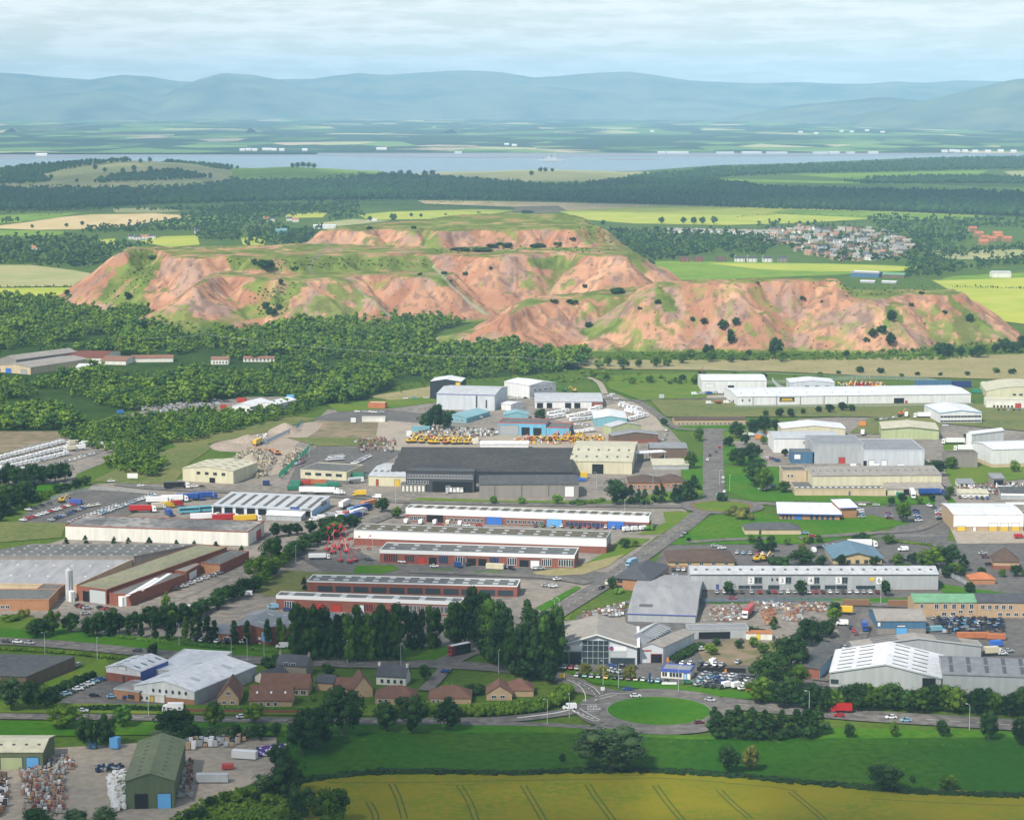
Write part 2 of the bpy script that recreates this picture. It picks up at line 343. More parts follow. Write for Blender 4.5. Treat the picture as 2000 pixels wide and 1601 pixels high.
# hedgerow-lined hillocks on this side of the water
def hillock(name,u0,u1,pts,D,depth,m):
    us=np.array([p[0]for p in pts],float);zs=np.array([PD(p[0],p[1],D)[2]for p in pts])
    x0=(u0-1000)/F*D;x1=(u1-1000)/F*D
    def hf(x,y):
        top=np.interp(1000+F*x/D,us,zs);t=(y-D)/depth;pr=np.clip(1-np.abs(t)**1.6,0,1)
        return top*pr+2*(fbm(x/60,y/60)-.5)-.8
    me,*_=grid(name,x0,x1,D-depth,D+depth,90,50,hf,m);o=link(name,me);tag(o,None,None,None,'structure');return hf
hk1=hillock('hillock',-60,470,[(-60,333),(0,332),(60,326),(130,322),(190,317),(250,314),(300,316),(360,320),(420,330),(470,345)],6600,900,G['pale_field'])
hk2=hillock('hillock',290,760,[(290,345),(330,318),(400,324),(470,331),(560,326),(640,331),(700,338),(760,350)],6900,700,G['green_field'])
hk3=hillock('hillock',700,1420,[(700,350),(800,344),(900,340),(1000,337),(1100,336),(1200,337),(1300,344),(1420,350)],7000,500,G['pale_field'])
# ------------------------------------------------------------------ the red shale heaps
def polyd(X,Y,poly):
    """distance to a polygon (0 inside) and the arc position of the nearest edge point"""
    d2=np.full(X.shape,1e12);S=np.zeros(X.shape);s0=0;n=len(poly)
    for i in range(n):
        ax,ay=poly[i];bx,by=poly[(i+1)%n];ex,ey=bx-ax,by-ay;l2=ex*ex+ey*ey
        t=np.clip(((X-ax)*ex+(Y-ay)*ey)/l2,0,1);dx=X-ax-t*ex;dy=Y-ay-t*ey;q=dx*dx+dy*dy
        k=q<d2;d2=np.where(k,q,d2);S=np.where(k,s0+t*sqrt(l2),S);s0+=sqrt(l2)
    d=np.sqrt(d2);return np.where(inpoly(X,Y,poly),0,d),d,S
HEAPS=[
    [(640,449,77),(700,450,78),(760,447,78),(815,452,78),(838,444,78),(862,452,80),(930,448,80),(1000,451,80),(1060,447,81),(1125,447,82),(1165,440,84),(1118,418,86),(1000,414,85),(900,418,84),(780,432,81),(680,440,79)],
    [(244,492,60),(262,490,60),(280,484,60),(310,487,60),(330,500,60),(385,503,60),(450,499,61),(475,512,55),(520,503,61),(640,500,61),(700,497,61),(760,498,62),(815,494,62),(850,497,60),(905,499,60),(960,502,60),(1030,499,60),(1060,492,61),(1110,492,62),(1150,500,60),(1206,502,60),(1222,494,60),(1190,476,62),(1000,474,62),(620,474,62),(440,480,60),(252,482,60)],
    [(372,560,42),(410,545,45),(440,537,45),(520,545,45),(590,550,43),(640,545,44),(695,537,45),(740,536,45),(780,538,45),(830,541,45),(862,543,43),(872,530,45),(830,517,48),(440,517,48)],
    [(420,592,24),(470,580,26),(540,584,24),(585,577,25),(640,575,25),(690,574,26),(735,588,25),(730,565,26),(420,570,26)],
    [(985,612,33),(1030,596,38),(1080,586,40),(1150,582,40),(1210,577,42),(1270,567,45),(1275,556,46),(1200,561,45),(1060,576,40),(990,603,34)],
    [(1283,556,56),(1330,554,57),(1380,552,58),(1440,553,58),(1500,548,59),(1600,547,59),(1632,553,58),(1625,543,58),(1500,542,59),(1290,549,57)],
    [(1640,588,40),(1700,594,41),(1745,580,44),(1790,573,46),(1840,571,46),(1868,575,45),(1866,563,46),(1700,566,44),(1630,560,50)],
    [(868,657,8),(905,648,13),(945,647,14),(975,640,16),(940,636,16)],[(1150,664,9),(1170,660,10),(1190,668,8),(1170,655,10)]]
SLOPE=.66
BX0,BX1,BY0,BY1,BNX,BNY=-600,530,1960,3120,430,440
_bx=np.linspace(BX0,BX1,BNX);_by=np.linspace(BY0,BY1,BNY);BXX,BYY=np.meshgrid(_bx,_by)
def heaps(X,Y):
    FN=np.zeros(X.shape);H_=np.full(X.shape,-9.);TOP=np.zeros(X.shape);STR=np.zeros(X.shape);DD=np.full(X.shape,99.)
    for i,hp in enumerate(HEAPS):
        pl=[P(*p)[:2]for p in hp];zs=np.array([p[2]for p in hp],float);xs=np.array([p[0]for p in pl]);ys=np.array([p[1]for p in pl])
        wx=X+13*(fbm(X/32+i,Y/32)-.5)*2;wy=Y+13*(fbm(X/32,Y/32+40+i)-.5)*2
        d,dd,S=polyd(wx,wy,pl)
        z0=np.zeros(X.shape);wsum=np.zeros(X.shape)
        for a,b,c in zip(xs,ys,zs):q=1/((X-a)**2+(Y-b)**2+60);z0+=q*c;wsum+=q
        z0/=wsum
        rill=(vnoise(S/9+i*7,d/90)-.5)*3.4+(vnoise(S/26+i*3,d/150+9)-.5)*9+(vnoise(S/55+i*5,d/300+3)-.5)*10+(vnoise(S/3.5,d/40)-.5)*.9
        g1=1-np.abs(2*vnoise(S/13+i*11,d/120+2)-1);g2=1-np.abs(2*vnoise(S/30+i*13,d/200+5)-1);rill=rill-3.2*g1**4-6.5*g2**5
        fade=np.clip(d/14,0,1)
        h=z0-SLOPE*(1+.07*(fbm(S/60,d/60+3*i)-.5))*d+rill*fade*np.clip(1.15-d/(z0*1.7+1),0.15,1)
        h=np.where(d==0,z0+.6*(fbm(X/14,Y/14)-.5)*4.5-1.2*np.exp(-dd/5),h)
        fine=(vnoise(S/5+i*7,d/45)-.5)+(vnoise(S/14+i,d/80)-.5)+(vnoise(S/2.2,d/20)-.5)*.6
        k=h>H_;FN=np.where(k,fine,FN);STR=np.where(k,rill,STR);TOP=np.where(k,np.where(d==0,1.,0.),TOP);DD=np.where(k,d,DD);H_=np.where(k,h,H_)
    foot=1.6*(fbm(X/25,Y/25)-.5)
    return np.maximum(H_,-3+foot),TOP,STR,DD,FN
BH,BTOP,BSTR,BDD,BFINE=heaps(BXX,BYY)
def gz(x,y):
    """height of the heap or 0 at a point"""
    if BX0<x<BX1-3 and BY0<y<BY1-3:
        i=(y-BY0)/(BY1-BY0)*(BNY-1);j=(x-BX0)/(BX1-BX0)*(BNX-1);a,b=int(i),int(j);fi,fj=i-a,j-b
        h=BH[a,b]*(1-fi)*(1-fj)+BH[a+1,b]*fi*(1-fj)+BH[a,b+1]*(1-fi)*fj+BH[a+1,b+1]*fi*fj
        return max(h,0)
    return 0
def onheap(u,v):
    """first point of the heap (or the ground) seen at a pixel"""
    for D in np.arange(1980,3100,3.0):
        x,y,z=PD(u,v,D)
        if z<=gz(x,y)+.05:return(x,y,gz(x,y))
    return P(u,v)
def build_heaps():
    U,V_=PX(BXX,BYY,BH)
    gy,gx=np.gradient(BH,_by[1]-_by[0],_bx[1]-_bx[0]);sl=np.hypot(gx,gy)
    n1=fbm(BXX/22,BYY/22,4);n2=fbm(BXX/7+50,BYY/7,3);n3=fbm(BXX/60+9,BYY/60,3)
    green=np.clip((.40-sl)/.16,0,1)*np.clip((n1-.30)/.12,0,1)
    green=np.maximum(green,np.clip((n3+n2*.45-.865)/.05,0,1)*.9)
    green*=1-np.clip((fbm(BXX/17+33,BYY/17+8,3)-.57)/.05,0,1)*.8
    JX=U+(n2-.5)*16;JY=V_+(n1-.5)*12
    for pl in[[(255,488),(300,490),(318,505),(300,545),(262,600),(215,600),(190,585),(215,545),(248,520)],
               [(900,415),(1120,415),(1170,470),(1150,480),(1120,450),(960,445),(860,450),(640,444),(700,436),(800,428)],
               [(1105,420),(1200,440),(1215,490),(1180,478),(1130,462)],[(835,455),(850,452),(870,490),(840,497),(820,480)],[(1185,430),(1235,470),(1270,530),(1255,535),(1200,480)],
               [(440,500),(600,498),(700,500),(830,500),(860,530),(700,532),(600,545),(560,530),(450,530)],[(500,545),(590,552),(600,560),(555,590),(550,620),(500,600),(500,570),(470,560)],
               [(1030,505),(1100,500),(1130,520),(1080,532),(1040,520)],[(740,520),(840,520),(880,560),(860,560),(830,535)],[(1130,650),(1180,620),(1240,625),(1230,645),(1180,655),(1150,665)],
               [(1280,556),(1310,575),(1320,610),(1300,610),(1280,580)],[(1630,552),(1660,580),(1740,585),(1800,560),(1650,545)],[(1740,590),(1765,620),(1750,660),(1720,650),(1730,610)],[(1840,560),(1880,600),(1960,655),(1900,640),(1860,600)],
               [(330,655),(520,585),(560,615),(480,625),(400,650)]]:
        g=inpoly(JX,JY,pl);green=np.where(g,np.maximum(green,.45+.55*(n1>.42)),green)
    for pl in[[(1380,640),(1760,590),(1960,650),(1900,690),(1500,690)],[(1180,560),(1500,560),(1600,600),(1400,640),(1200,640)]]:
        g=inpoly(JX,JY,pl);green=np.where(g,np.maximum(green,np.clip((n2-.56)/.1,0,1)*.6),green)
    green=np.where(BH<2.2,1,green)
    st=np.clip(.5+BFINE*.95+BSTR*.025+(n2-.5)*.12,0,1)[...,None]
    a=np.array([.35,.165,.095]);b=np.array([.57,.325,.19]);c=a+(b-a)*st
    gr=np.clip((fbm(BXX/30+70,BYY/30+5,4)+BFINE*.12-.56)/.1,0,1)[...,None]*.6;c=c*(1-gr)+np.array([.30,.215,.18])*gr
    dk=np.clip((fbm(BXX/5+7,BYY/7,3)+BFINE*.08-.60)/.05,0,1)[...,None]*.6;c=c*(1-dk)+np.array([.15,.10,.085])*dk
    gc=np.array([.115,.165,.028])*(1-n2[...,None])+np.array([.22,.26,.06])*n2[...,None]
    gc=np.where((n1>.55)[...,None],gc*.72,gc)
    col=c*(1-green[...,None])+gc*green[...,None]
    for pl,cc_,w_ in[([(696,560),(716,580),(745,602),(775,628)],(.34,.38,.22),2.4),([(848,520),(880,556),(915,588),(950,614)],(.36,.40,.26),2.6),([(655,468),(625,495),(604,520),(612,536)],(.20,.17,.14),2.6),([(890,500),(915,560),(985,650)],(.27,.12,.075),2.4),([(1010,505),(1010,560),(995,610)],(.27,.12,.075),2.2),([(1140,585),(1110,640),(1080,690)],(.27,.12,.075),2.4),([(1545,560),(1560,620),(1530,690)],(.30,.14,.09),2.6),([(1345,560),(1370,620),(1400,690)],(.30,.14,.09),2.4)]:
        d2=np.full(U.shape,1e9)
        for(x0,y0),(x1,y1)in zip(pl[:-1],pl[1:]):
            t=np.clip(((U-x0)*(x1-x0)+(V_-y0)*(y1-y0))/((x1-x0)**2+(y1-y0)**2),0,1);d2=np.minimum(d2,np.hypot(U+(n1-.5)*9-x0-t*(x1-x0),V_-y0-t*(y1-y0)))
        k=np.clip(1.3-d2/w_,0,1)[...,None]*(.5+.5*(n2>.4))[...,None];col=col*(1-k)+np.array(cc_)*k
    m=bpy.data.materials.new('red_shale');m.use_nodes=True;nt=m.node_tree;b_=nt.nodes['Principled BSDF'];b_.inputs['Roughness'].default_value=.95;b_.inputs['Specular IOR Level'].default_value=.08
    at=nn(nt,'ShaderNodeAttribute',attribute_name='tint');g=nn(nt,'ShaderNodeNewGeometry');no=nn(nt,'ShaderNodeTexNoise');no.inputs['Scale'].default_value=.28;no.inputs['Detail'].default_value=8;no.inputs['Roughness'].default_value=.7
    mr=nn(nt,'ShaderNodeMapRange');mr.inputs[1].default_value=.3;mr.inputs[2].default_value=.7;mr.inputs[3].default_value=.87;mr.inputs[4].default_value=1.13
    vm=nn(nt,'ShaderNodeVectorMath',operation='SCALE');l=nt.links.new
    l(g.outputs['Position'],no.inputs['Vector']);l(no.outputs[0],mr.inputs[0]);l(at.outputs['Color'],vm.inputs[0]);l(mr.outputs[0],vm.inputs['Scale']);l(vm.outputs[0],b_.inputs['Base Color'])
    bp=nn(nt,'ShaderNodeBump');bp.inputs['Distance'].default_value=1.3;bp.inputs['Strength'].default_value=.8;l(no.outputs[0],bp.inputs['Height']);l(bp.outputs[0],b_.inputs['Normal'])
    V=np.stack([BXX,BYY,BH],-1).reshape(-1,3);i=np.arange(BNX*BNY).reshape(BNY,BNX)
    T=np.stack([i[:-1,:-1],i[:-1,1:],i[1:,1:],i[1:,:-1]],-1).reshape(-1,4)
    hz=BH.ravel();T=T[(hz[T]>-.6).any(1)]
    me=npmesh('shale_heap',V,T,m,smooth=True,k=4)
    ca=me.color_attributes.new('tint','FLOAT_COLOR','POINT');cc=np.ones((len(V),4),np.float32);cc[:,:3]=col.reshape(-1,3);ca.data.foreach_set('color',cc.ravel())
    tag(link('shale_hill',me),None,None,None,'structure')
build_heaps()
# ------------------------------------------------------------------ trees
def crown(seed,kind,n,leaf,nclump):
    """leaf-clump faces of a crown one unit tall: (V, T). kinds: round, tall, conifer, bush"""
    r=np.random.RandomState(seed);C=[];Rr=[]
    for _ in range(nclump):
        if kind=='conifer':t=r.rand()**.8;z=.12+.84*t;rad=.27*(1-t)**.8+.02;a=r.rand()*6.283;q=rad*r.rand()**.5;C.append((q*cos(a),q*sin(a),z));Rr.append(.10*(1-t)+.045)
        elif kind=='tall':t=r.rand();z=.12+.8*t;rad=.17*(sin(pi*min(t*.85+.12,1)))**.6;a=r.rand()*6.283;q=rad*r.rand()**.5;C.append((q*cos(a),q*sin(a),z));Rr.append(.075+.05*r.rand())
        elif kind=='bush':a=r.rand()*6.283;q=.5*r.rand()**.5;z=.18+.55*r.rand()*(1-q*1.1);C.append((q*cos(a),q*sin(a),z));Rr.append(.2+.1*r.rand())
        else:
            d=r.normal(size=3);d/=np.linalg.norm(d);q=r.rand()**.4;C.append((d[0]*.34*q,d[1]*.34*q,.52+d[2]*.36*q));Rr.append(.075+.075*r.rand())
    C=np.array(C);Rr=np.array(Rr);k=r.randint(0,nclump,n)
    d=r.normal(size=(n,3));d/=np.linalg.norm(d,axis=1)[:,None];d[:,2]=np.where(r.rand(n)<.35,np.abs(d[:,2]),d[:,2])
    p=C[k]+d*(Rr[k]*(.75+.35*r.rand(n)))[:,None]
    nrm=d+r.normal(size=(n,3))*.42;nrm/=np.linalg.norm(nrm,axis=1)[:,None]
    a=np.cross(nrm,r.normal(size=(n,3)));a/=np.linalg.norm(a,axis=1)[:,None];b=np.cross(nrm,a)
    s=(leaf*(.6+.8*r.rand(n)))[:,None]
    V=np.stack([p+a*s,p-a*s*.5+b*s*.87,p-a*s*.5-b*s*.87],1).reshape(-1,3)
    V[:,2]=np.maximum(V[:,2],.01);T=np.arange(len(V)).reshape(-1,3)
    ico_v,ico_f=ICO
    hv=[];hf=[];o=len(V)
    for c,q in list(zip(C,Rr))[::max(1,nclump//18)]:
        hv.append(ico_v*q*(.72+.3*r.rand(len(ico_v),1))+c);hf.append(ico_f+o);o+=len(ico_v)
    return np.vstack([V]+hv),np.vstack([T]+hf)
def _ico():
    import bmesh
    bm=bmesh.new();bmesh.ops.create_icosphere(bm,subdivisions=1,radius=1);v=np.array([q.co[:]for q in bm.verts]);f=np.array([[x.index for x in q.verts]for q in bm.faces]);bm.free();return v,f
ICO=_ico()
def trunk_mesh(name,h,r0,seed,top=.62):
    b=MB();q=random.Random(seed);b.tube((0,0,0),(0,0,h*.35),r0,bark,6,r0*.75);b.tube((0,0,h*.35),(0,0,h*top),r0*.75,bark,5,r0*.3)
    for i in range(4):
        a=q.random()*6.28;z=h*(.25+.07*i);b.tube((0,0,z),(cos(a)*h*.2,sin(a)*h*.2,z+h*.2),r0*.4,bark,4,r0*.15)
    return b.mesh(name)
def lowtree(seed,kind):
    r=np.random.RandomState(seed);v,f=ICO;v=v.copy()
    v=v*(1+.35*(r.rand(len(v),1)-.5))
    if kind=='conifer':v=v*np.array([.24,.24,.5]);t=np.clip(v[:,2]+.5,0,1);v[:,:2]*=(1.35-1.15*t)[:,None];v[:,2]+=.5
    else:v=v*np.array([.36,.36,.42])+np.array([0,0,.52])
    return v,f
PROTO={}
def proto(kind,seed,leafm,dense=1.0,height=1.0):
    key=(kind,seed,leafm)
    if key not in PROTO:
        n=int({'round':3200,'tall':1300,'conifer':1300,'bush':800}[kind]*dense)
        V,T=crown(seed,kind,n,{'round':.021,'tall':.022,'conifer':.022,'bush':.05}[kind],{'round':64,'tall':40,'conifer':60,'bush':12}[kind])
        PROTO[key]=(npmesh('crown',V,T,MATS[leafm]),None if kind=='bush' else trunk_mesh('trunk',1,.022 if kind!='tall' else.014,seed))
    return PROTO[key]
def tree(x,y,h,kind='round',leafm='leaf',label='',group=None,wd=1.0,z=0,cat=None,name=None):
    c,t=proto(kind,R.randint(1,4),leafm)
    nm=name or{'round':'broadleaf_tree','tall':'slender_tree','conifer':'conifer_tree','bush':'bush'}[kind]
    s=(h*wd,h*wd,h)
    if t is None:
        o=link(nm,c,None,(x,y,z),R.random()*6.28);o.scale=s
    else:
        o=empty(nm,(x,y,z),R.random()*6.28);o.scale=s;link('crown',c,o);link('trunk',t,o)
    tag(o,label,cat or('bush' if kind=='bush' else 'tree'),group);return o
ORD=['first','second','third','fourth','fifth','sixth','seventh','eighth','ninth','tenth','eleventh','twelfth','13th','14th','15th','16th','17th','18th','19th','20th','21st','22nd','23rd','24th','25th','26th','27th','28th','29th','30th']
SZ=lambda v:(v-YH)/CH
def scatter_px(poly,du,dv,jit=.9,holes=()):
    us=[p[0]for p in poly];vs=[p[1]for p in poly];out=[]
    v=min(vs)
    while v<max(vs):
        k=dv(v)if callable(dv)else dv;d=du(v)if callable(du)else du;u=min(us)+R.random()*d
        while u<max(us):out.append((u+(R.random()-.5)*d*jit,v+(R.random()-.5)*k*jit));u+=d
        v+=k
    a=np.array(out);m=inpoly(a[:,0],a[:,1],poly)
    for h in holes:m&=~inpoly(a[:,0],a[:,1],h)
    return a[m]
def wood(name,label,pts,kinds,hrange,leafm,lod,zf=None,D=None):
    """many trees joined into one woodland"""
    protos=[]
    for k,s in kinds:
        if lod==0:protos.append(lowtree(s,k))
        else:protos.append(crown(s,k,{1:70,2:190,3:420}[lod],{1:.085,2:.055,3:.04}[lod],{1:7,2:14,3:22}[lod]))
    VV=[];TT=[];o=0;MI=[];lm=leafm if isinstance(leafm,(list,tuple))else[leafm]
    for p in pts:
        x,y,z=p[:3];v,t=protos[R.randrange(len(protos))];h=(hrange[0]+(hrange[1]-hrange[0])*R.random())*(p[3]if len(p)>3 else 1);a=R.random()*6.28;ca,sa=cos(a)*h,sin(a)*h;w_=1+.35*R.random()
        q=np.empty_like(v);q[:,0]=(v[:,0]*ca-v[:,1]*sa)*w_+x;q[:,1]=(v[:,0]*sa+v[:,1]*ca)*w_+y;q[:,2]=v[:,2]*h+z
        VV.append(q);TT.append(t+o);o+=len(v);MI.append(np.full(len(t),R.randrange(len(lm))))
    me=npmesh(name,np.vstack(VV),np.vstack(TT),[MATS[x]for x in lm],mi=np.concatenate(MI));return tag(link(name,me),label,'woodland',None,'stuff')
def Pz(pts,f=None):return[(*P(u,v)[:2],0 if f is None else f(u,v))for u,v in pts]
# far belts of trees between the heaps and the firth
BAND=[(-60,366),(200,360),(330,352),(500,350),(640,347),(760,345),(860,350),(960,358),(1080,366),(1180,360),(1250,346),(1330,340),(1400,331),(1560,326),(1700,320),(1820,313),(2060,308),(2060,332),(1930,332),(1700,337),(1540,340),(1400,348),(1380,352),(1500,371),(1700,377),(1900,379),(2060,385),(2060,428),(1920,421),(1700,413),(1500,408),(1300,401),(1100,394),(900,391),(700,391),(500,395),(300,400),(200,406),(-60,413)]
pts=scatter_px(BAND,4.6,1.5)
wood('far_wood','long dark forest belt across the land before the water',Pz(pts),[('round',1),('round',2),('conifer',3),('conifer',4)],(11,20),['leaf_far','leaf_mid','leaf_far','leaf_dark'],0)
pts=np.vstack([scatter_px([(1680,350),(1900,345),(2060,352),(2060,362),(1800,358)],5,2),scatter_px([(1640,356),(2060,352),(2060,356),(1700,362)],5,2)])
wood('far_wood','dark narrow wood between pale fields at right distance',Pz(pts),[('round',1),('round',2)],(11,16),'leaf_far',0)
# the wooded and dotted hillocks
def hz1(x,y,f):return float(f(np.array([x]),np.array([y]))[0])
def on_hillock(f,D,depth,u,v):
    for k in range(60):
        d=D-depth+k*depth/50;x,y,z=PD(u,v,d)
        if z<=hz1(x,y,f):return(x,y,hz1(x,y,f))
    x=(u-1000)/F*D;return(x,D,hz1(x,D,f))
q=[]
for poly,hf,D,dp in[([(-60,334),(0,333),(60,327),(130,321),(250,314),(262,318),(200,322),(120,334),(80,345),(100,358),(-60,366)],hk1,6600,900),([(300,318),(330,314),(400,322),(470,331),(400,338),(420,348),(340,350),(345,335)],hk2,6900,700),([(225,345),(345,335),(420,350),(300,355),(180,360)],hk1,6600,900)]:
    for u,v in scatter_px(poly,6,2.2):q.append(on_hillock(hf,D,dp,u,v))
wood('far_wood','dark trees cloaking the low hill at left before the water',q,[('round',1),('round',2),('round',5)],(11,17),'leaf_far',0)
for i,(u,v,s)in enumerate(sorted([(186,333,17),(205,338,15),(240,338,15),(262,336,20),(294,336,18),(275,320,16),(293,318,17),(247,316,16),(218,352,13),(150,358,13),(100,350,14),(330,345,13)])):
    x,y,z=on_hillock(hk1,6600,900,u,v);tree(x,y,s,'round','leaf_far',f'dark tree dotting the pale hill by the firth, {ORD[i]} from the left','trees dotted over the pale hill',1.1,z)
for i,(u,v,s)in enumerate(sorted([(572,329,18),(582,329,20),(592,328,20),(603,329,20),(613,330,19),(755,344,20),(768,344,22),(782,344,22),(800,345,22),(830,346,22),(845,345,22),(1055,334,18),(1065,333,17),(1078,335,15),(1038,344,17)])):
    f_,D_,dp_=(hk2,6900,700)if u<740 else(hk3,7000,500);x,y,z=on_hillock(f_,D_,dp_,u,v)
    tree(x,y,s,'round','leaf_far',f'dark tree standing up against the water, {ORD[i]} from the left of the shoreline clumps','clumps of trees near the shore',1.2,z)
# trees, copses and hedges of the middle distance
far2=[([(-60,405),(60,402),(250,412),(420,405),(520,402),(620,400),(700,396),(700,408),(560,418),(450,420),(380,414),(200,412),(60,418),(-60,422)],6,3.2),
        ([(350,420),(480,405),(560,402),(640,404),(680,412),(640,420),(560,424),(520,436),(480,440),(470,470),(420,474),(385,468),(385,440),(300,448),(170,454),(150,450),(250,443),(350,432)],6,4.0),
        ([(480,440),(540,432),(560,450),(620,455),(610,475),(540,480),(480,482)],7,4.5),([(560,452),(640,446),(600,480),(560,486)],7,4.5),
        ([(-60,462),(60,466),(100,462),(190,466),(190,478),(300,478),(260,490),(210,500),(225,515),(150,528),(60,520),(-60,518)],8,4.5),([(160,452),(420,446),(420,452),(160,458)],7,3),
        ([(1150,452),(1240,450),(1330,455),(1430,452),(1500,462),(1520,480),(1490,500),(1400,492),(1330,508),(1270,512),(1230,505),(1190,470)],7,4.2),
        ([(1690,428),(1740,420),(1800,428),(1880,426),(1960,432),(1930,445),(1880,450),(1900,470),(1830,480),(1790,490),(1760,470),(1720,455)],8,4.5),
        ([(1760,492),(1840,478),(1900,490),(1960,486),(2060,470),(2060,487),(1900,500),(1850,508),(1900,525),(1820,545),(1770,545),(1770,520)],8,4.5),([(1905,510),(2060,500),(2060,516),(1950,522),(1910,530)],8,4),([(1930,435),(2060,430),(2060,444),(1990,450),(1940,445)],8,4),
        ([(1500,480),(1560,490),(1620,512),(1760,515),(1760,508),(1700,500),(1740,480),(1700,470),(1640,500),(1560,480)],13,6),([(1480,440),(1560,440),(1690,445),(1680,452),(1480,450)],13,5),
        ([(1480,472),(1500,448),(1560,445),(1650,446),(1720,452),(1780,478),(1760,505),(1640,512),(1560,498)],22,7),([(640,412),(700,405),(712,425),(640,434)],7,4),([(0,430),(40,428),(40,436),(0,438)],9,4)]
q=[]
for poly,du,dv in far2:q+=Pz(scatter_px(poly,du,dv))
for(u0,v0,u1,v1)in[(0,441,70,432),(60,424,170,414),(960,397,640,394),(1860,562,2050,566),(0,563,150,562),(1560,436,1900,431),(1640,345,1900,347),(1440,425,1560,417),(1540,420,1800,428),(830,400,1000,408),(700,400,900,404)]:
    n=int(abs(u1-u0)/5)
    for i in range(n):t=i/n;q.append((*P(u0+(u1-u0)*t,v0+(v1-v0)*t)[:2],0,.35))
wood('mid_distance_trees','copses and hedgerow trees between the fields beyond the shale heaps',q,[('round',1),('round',2),('round',5),('round',6)],(6,15),['leaf_far','leaf_mid','leaf_dark','leaf'],1)
for i,(u,v,s)in enumerate(sorted([(768,432,17),(722,433,12),(803,424,9),(822,425,9),(63,446,8),(130,444,9),(160,441,10),(1292,437,14),(1335,437,14),(1355,438,15),(1372,438,15),(1395,438,17),(1430,505,9),(1178,440,11),(1510,446,14),(1270,525,15),(1245,520,14),(1258,528,13),(1590,475,13),(1570,478,12),(1655,470,13),(1640,472,12)])):
    tree(*P(u,v)[:2],s,'round','leaf_far',f'lone dark tree in the far fields behind the heaps, {ORD[i]} from the left','lone trees in the fields beyond the heaps',1.15)
WL=['leaf','leaf_mid','leaf','leaf','leaf_lime','leaf_far','leaf_mid']
def clumped(pts):
    o=[]
    for x,y,z in pts:
        n=float(fbm(np.array([x/45]),np.array([y/70]),3)[0])
        if n>.315:o.append((x,y,z,.62+1.1*(n-.3)*1.6))
    return o
WOOD=[(-60,592),(60,588),(130,592),(190,604),(250,610),(300,622),(340,640),(420,644),(500,634),(560,630),(640,632),(760,628),(860,622),(925,630),(850,650),(832,668),(880,690),(960,688),(1000,680),(1060,694),(1120,688),(1150,700),(1140,720),(1020,735),(880,742),(790,748),(740,770),(680,790),(600,792),(560,775),(470,775),(400,790),(330,795),(235,805),(190,822),(120,842),(-60,842)]
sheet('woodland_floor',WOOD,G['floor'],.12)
HOLE=[[(500,700),(560,694),(600,702),(540,710)],[(150,606),(230,612),(215,620),(160,616)],[(560,735),(620,728),(660,738),(600,748)],[(330,655),(400,650),(420,660),(350,668)],[(790,690),(850,684),(870,694),(810,700)],[(-60,752),(70,754),(120,742),(170,732),(240,738),(345,732),(410,736),(450,734),(470,728),(540,728),(545,708),(400,702),(345,700),(160,690),(90,690),(0,690),(-60,700)],[(0,615),(40,612),(50,622),(0,628)]]
pts=scatter_px(WOOD,lambda v:4.1*SZ(v),lambda v:1.7*SZ(v),holes=HOLE)
wood('woodland','broad green deciduous wood spreading at the foot of the red heaps',clumped(Pz(pts)),[('round',i)for i in(1,2,5,6,8)]+[('tall',7)],(5.5,14),WL,2)
STRIP=[(105,850),(160,840),(240,822),(330,812),(400,805),(470,812),(540,800),(600,785),(640,790),(600,808),(540,822),(480,838),(420,850),(390,862),(330,868),(290,900),(330,905),(300,935),(200,915),(240,895),(150,870)]
pts=scatter_px(STRIP,lambda v:3.4*SZ(v),lambda v:1.7*SZ(v))
wood('woodland_strip','dark green tree belt running from the lorry park to the stone piles',Pz(pts),[('round',i)for i in(1,2,5,6)],(4.5,9),WL,2)
print('WOOD',len(pts))
# ------------------------------------------------------------------ building materials
M={}
def bm_(k,c,c2=None,r=.7,s=.12,c3=None,s3=1.2,sp=.3,stretch=None,metal=0):
    if c2 and('cladding' in k or 'render' in k):stretch=(1,1,.13);s=.45;c2=tuple(x*.92 for x in c);c3=tuple(x*.80 for x in c);s3=.5
    elif c2 and 'roof' in k and not c3:c3=tuple(x*.72 for x in c);s3=.35
    M[k]=mat(k,c,r,c2,s,c3,s3,spec=sp,stretch=stretch,metal=metal)
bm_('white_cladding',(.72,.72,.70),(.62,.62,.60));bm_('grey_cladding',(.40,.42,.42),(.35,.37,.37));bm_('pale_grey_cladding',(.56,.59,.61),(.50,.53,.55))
bm_('cream_cladding',(.62,.58,.40),(.54,.51,.36));bm_('dark_cladding',(.028,.032,.038));bm_('blue_cladding',(.07,.16,.26),(.06,.13,.22));bm_('sky_cladding',(.16,.42,.58),(.13,.36,.50))
bm_('teal_cladding',(.20,.40,.45),(.17,.34,.39));bm_('green_cladding',(.10,.135,.07),(.085,.115,.06));bm_('lime_cladding',(.42,.47,.25),(.37,.42,.22));bm_('brown_cladding',(.17,.115,.08),(.14,.095,.07))
bm_('taupe_cladding',(.27,.245,.215),(.23,.21,.185),s=.3);bm_('red_brick',(.27,.095,.06),(.22,.08,.055),.85,.5);bm_('orange_brick',(.40,.20,.10),(.34,.17,.085),.85,.5);bm_('buff_brick',(.46,.32,.19),(.40,.28,.17),.85,.5)
bm_('stone',(.30,.26,.19),(.24,.21,.16),.9,.5);bm_('render',(.74,.72,.64),(.66,.64,.57),.85);bm_('beige_render',(.58,.46,.30),(.52,.42,.28),.85);bm_('yellow_brick',(.52,.40,.20),(.46,.35,.18),.85,.5)
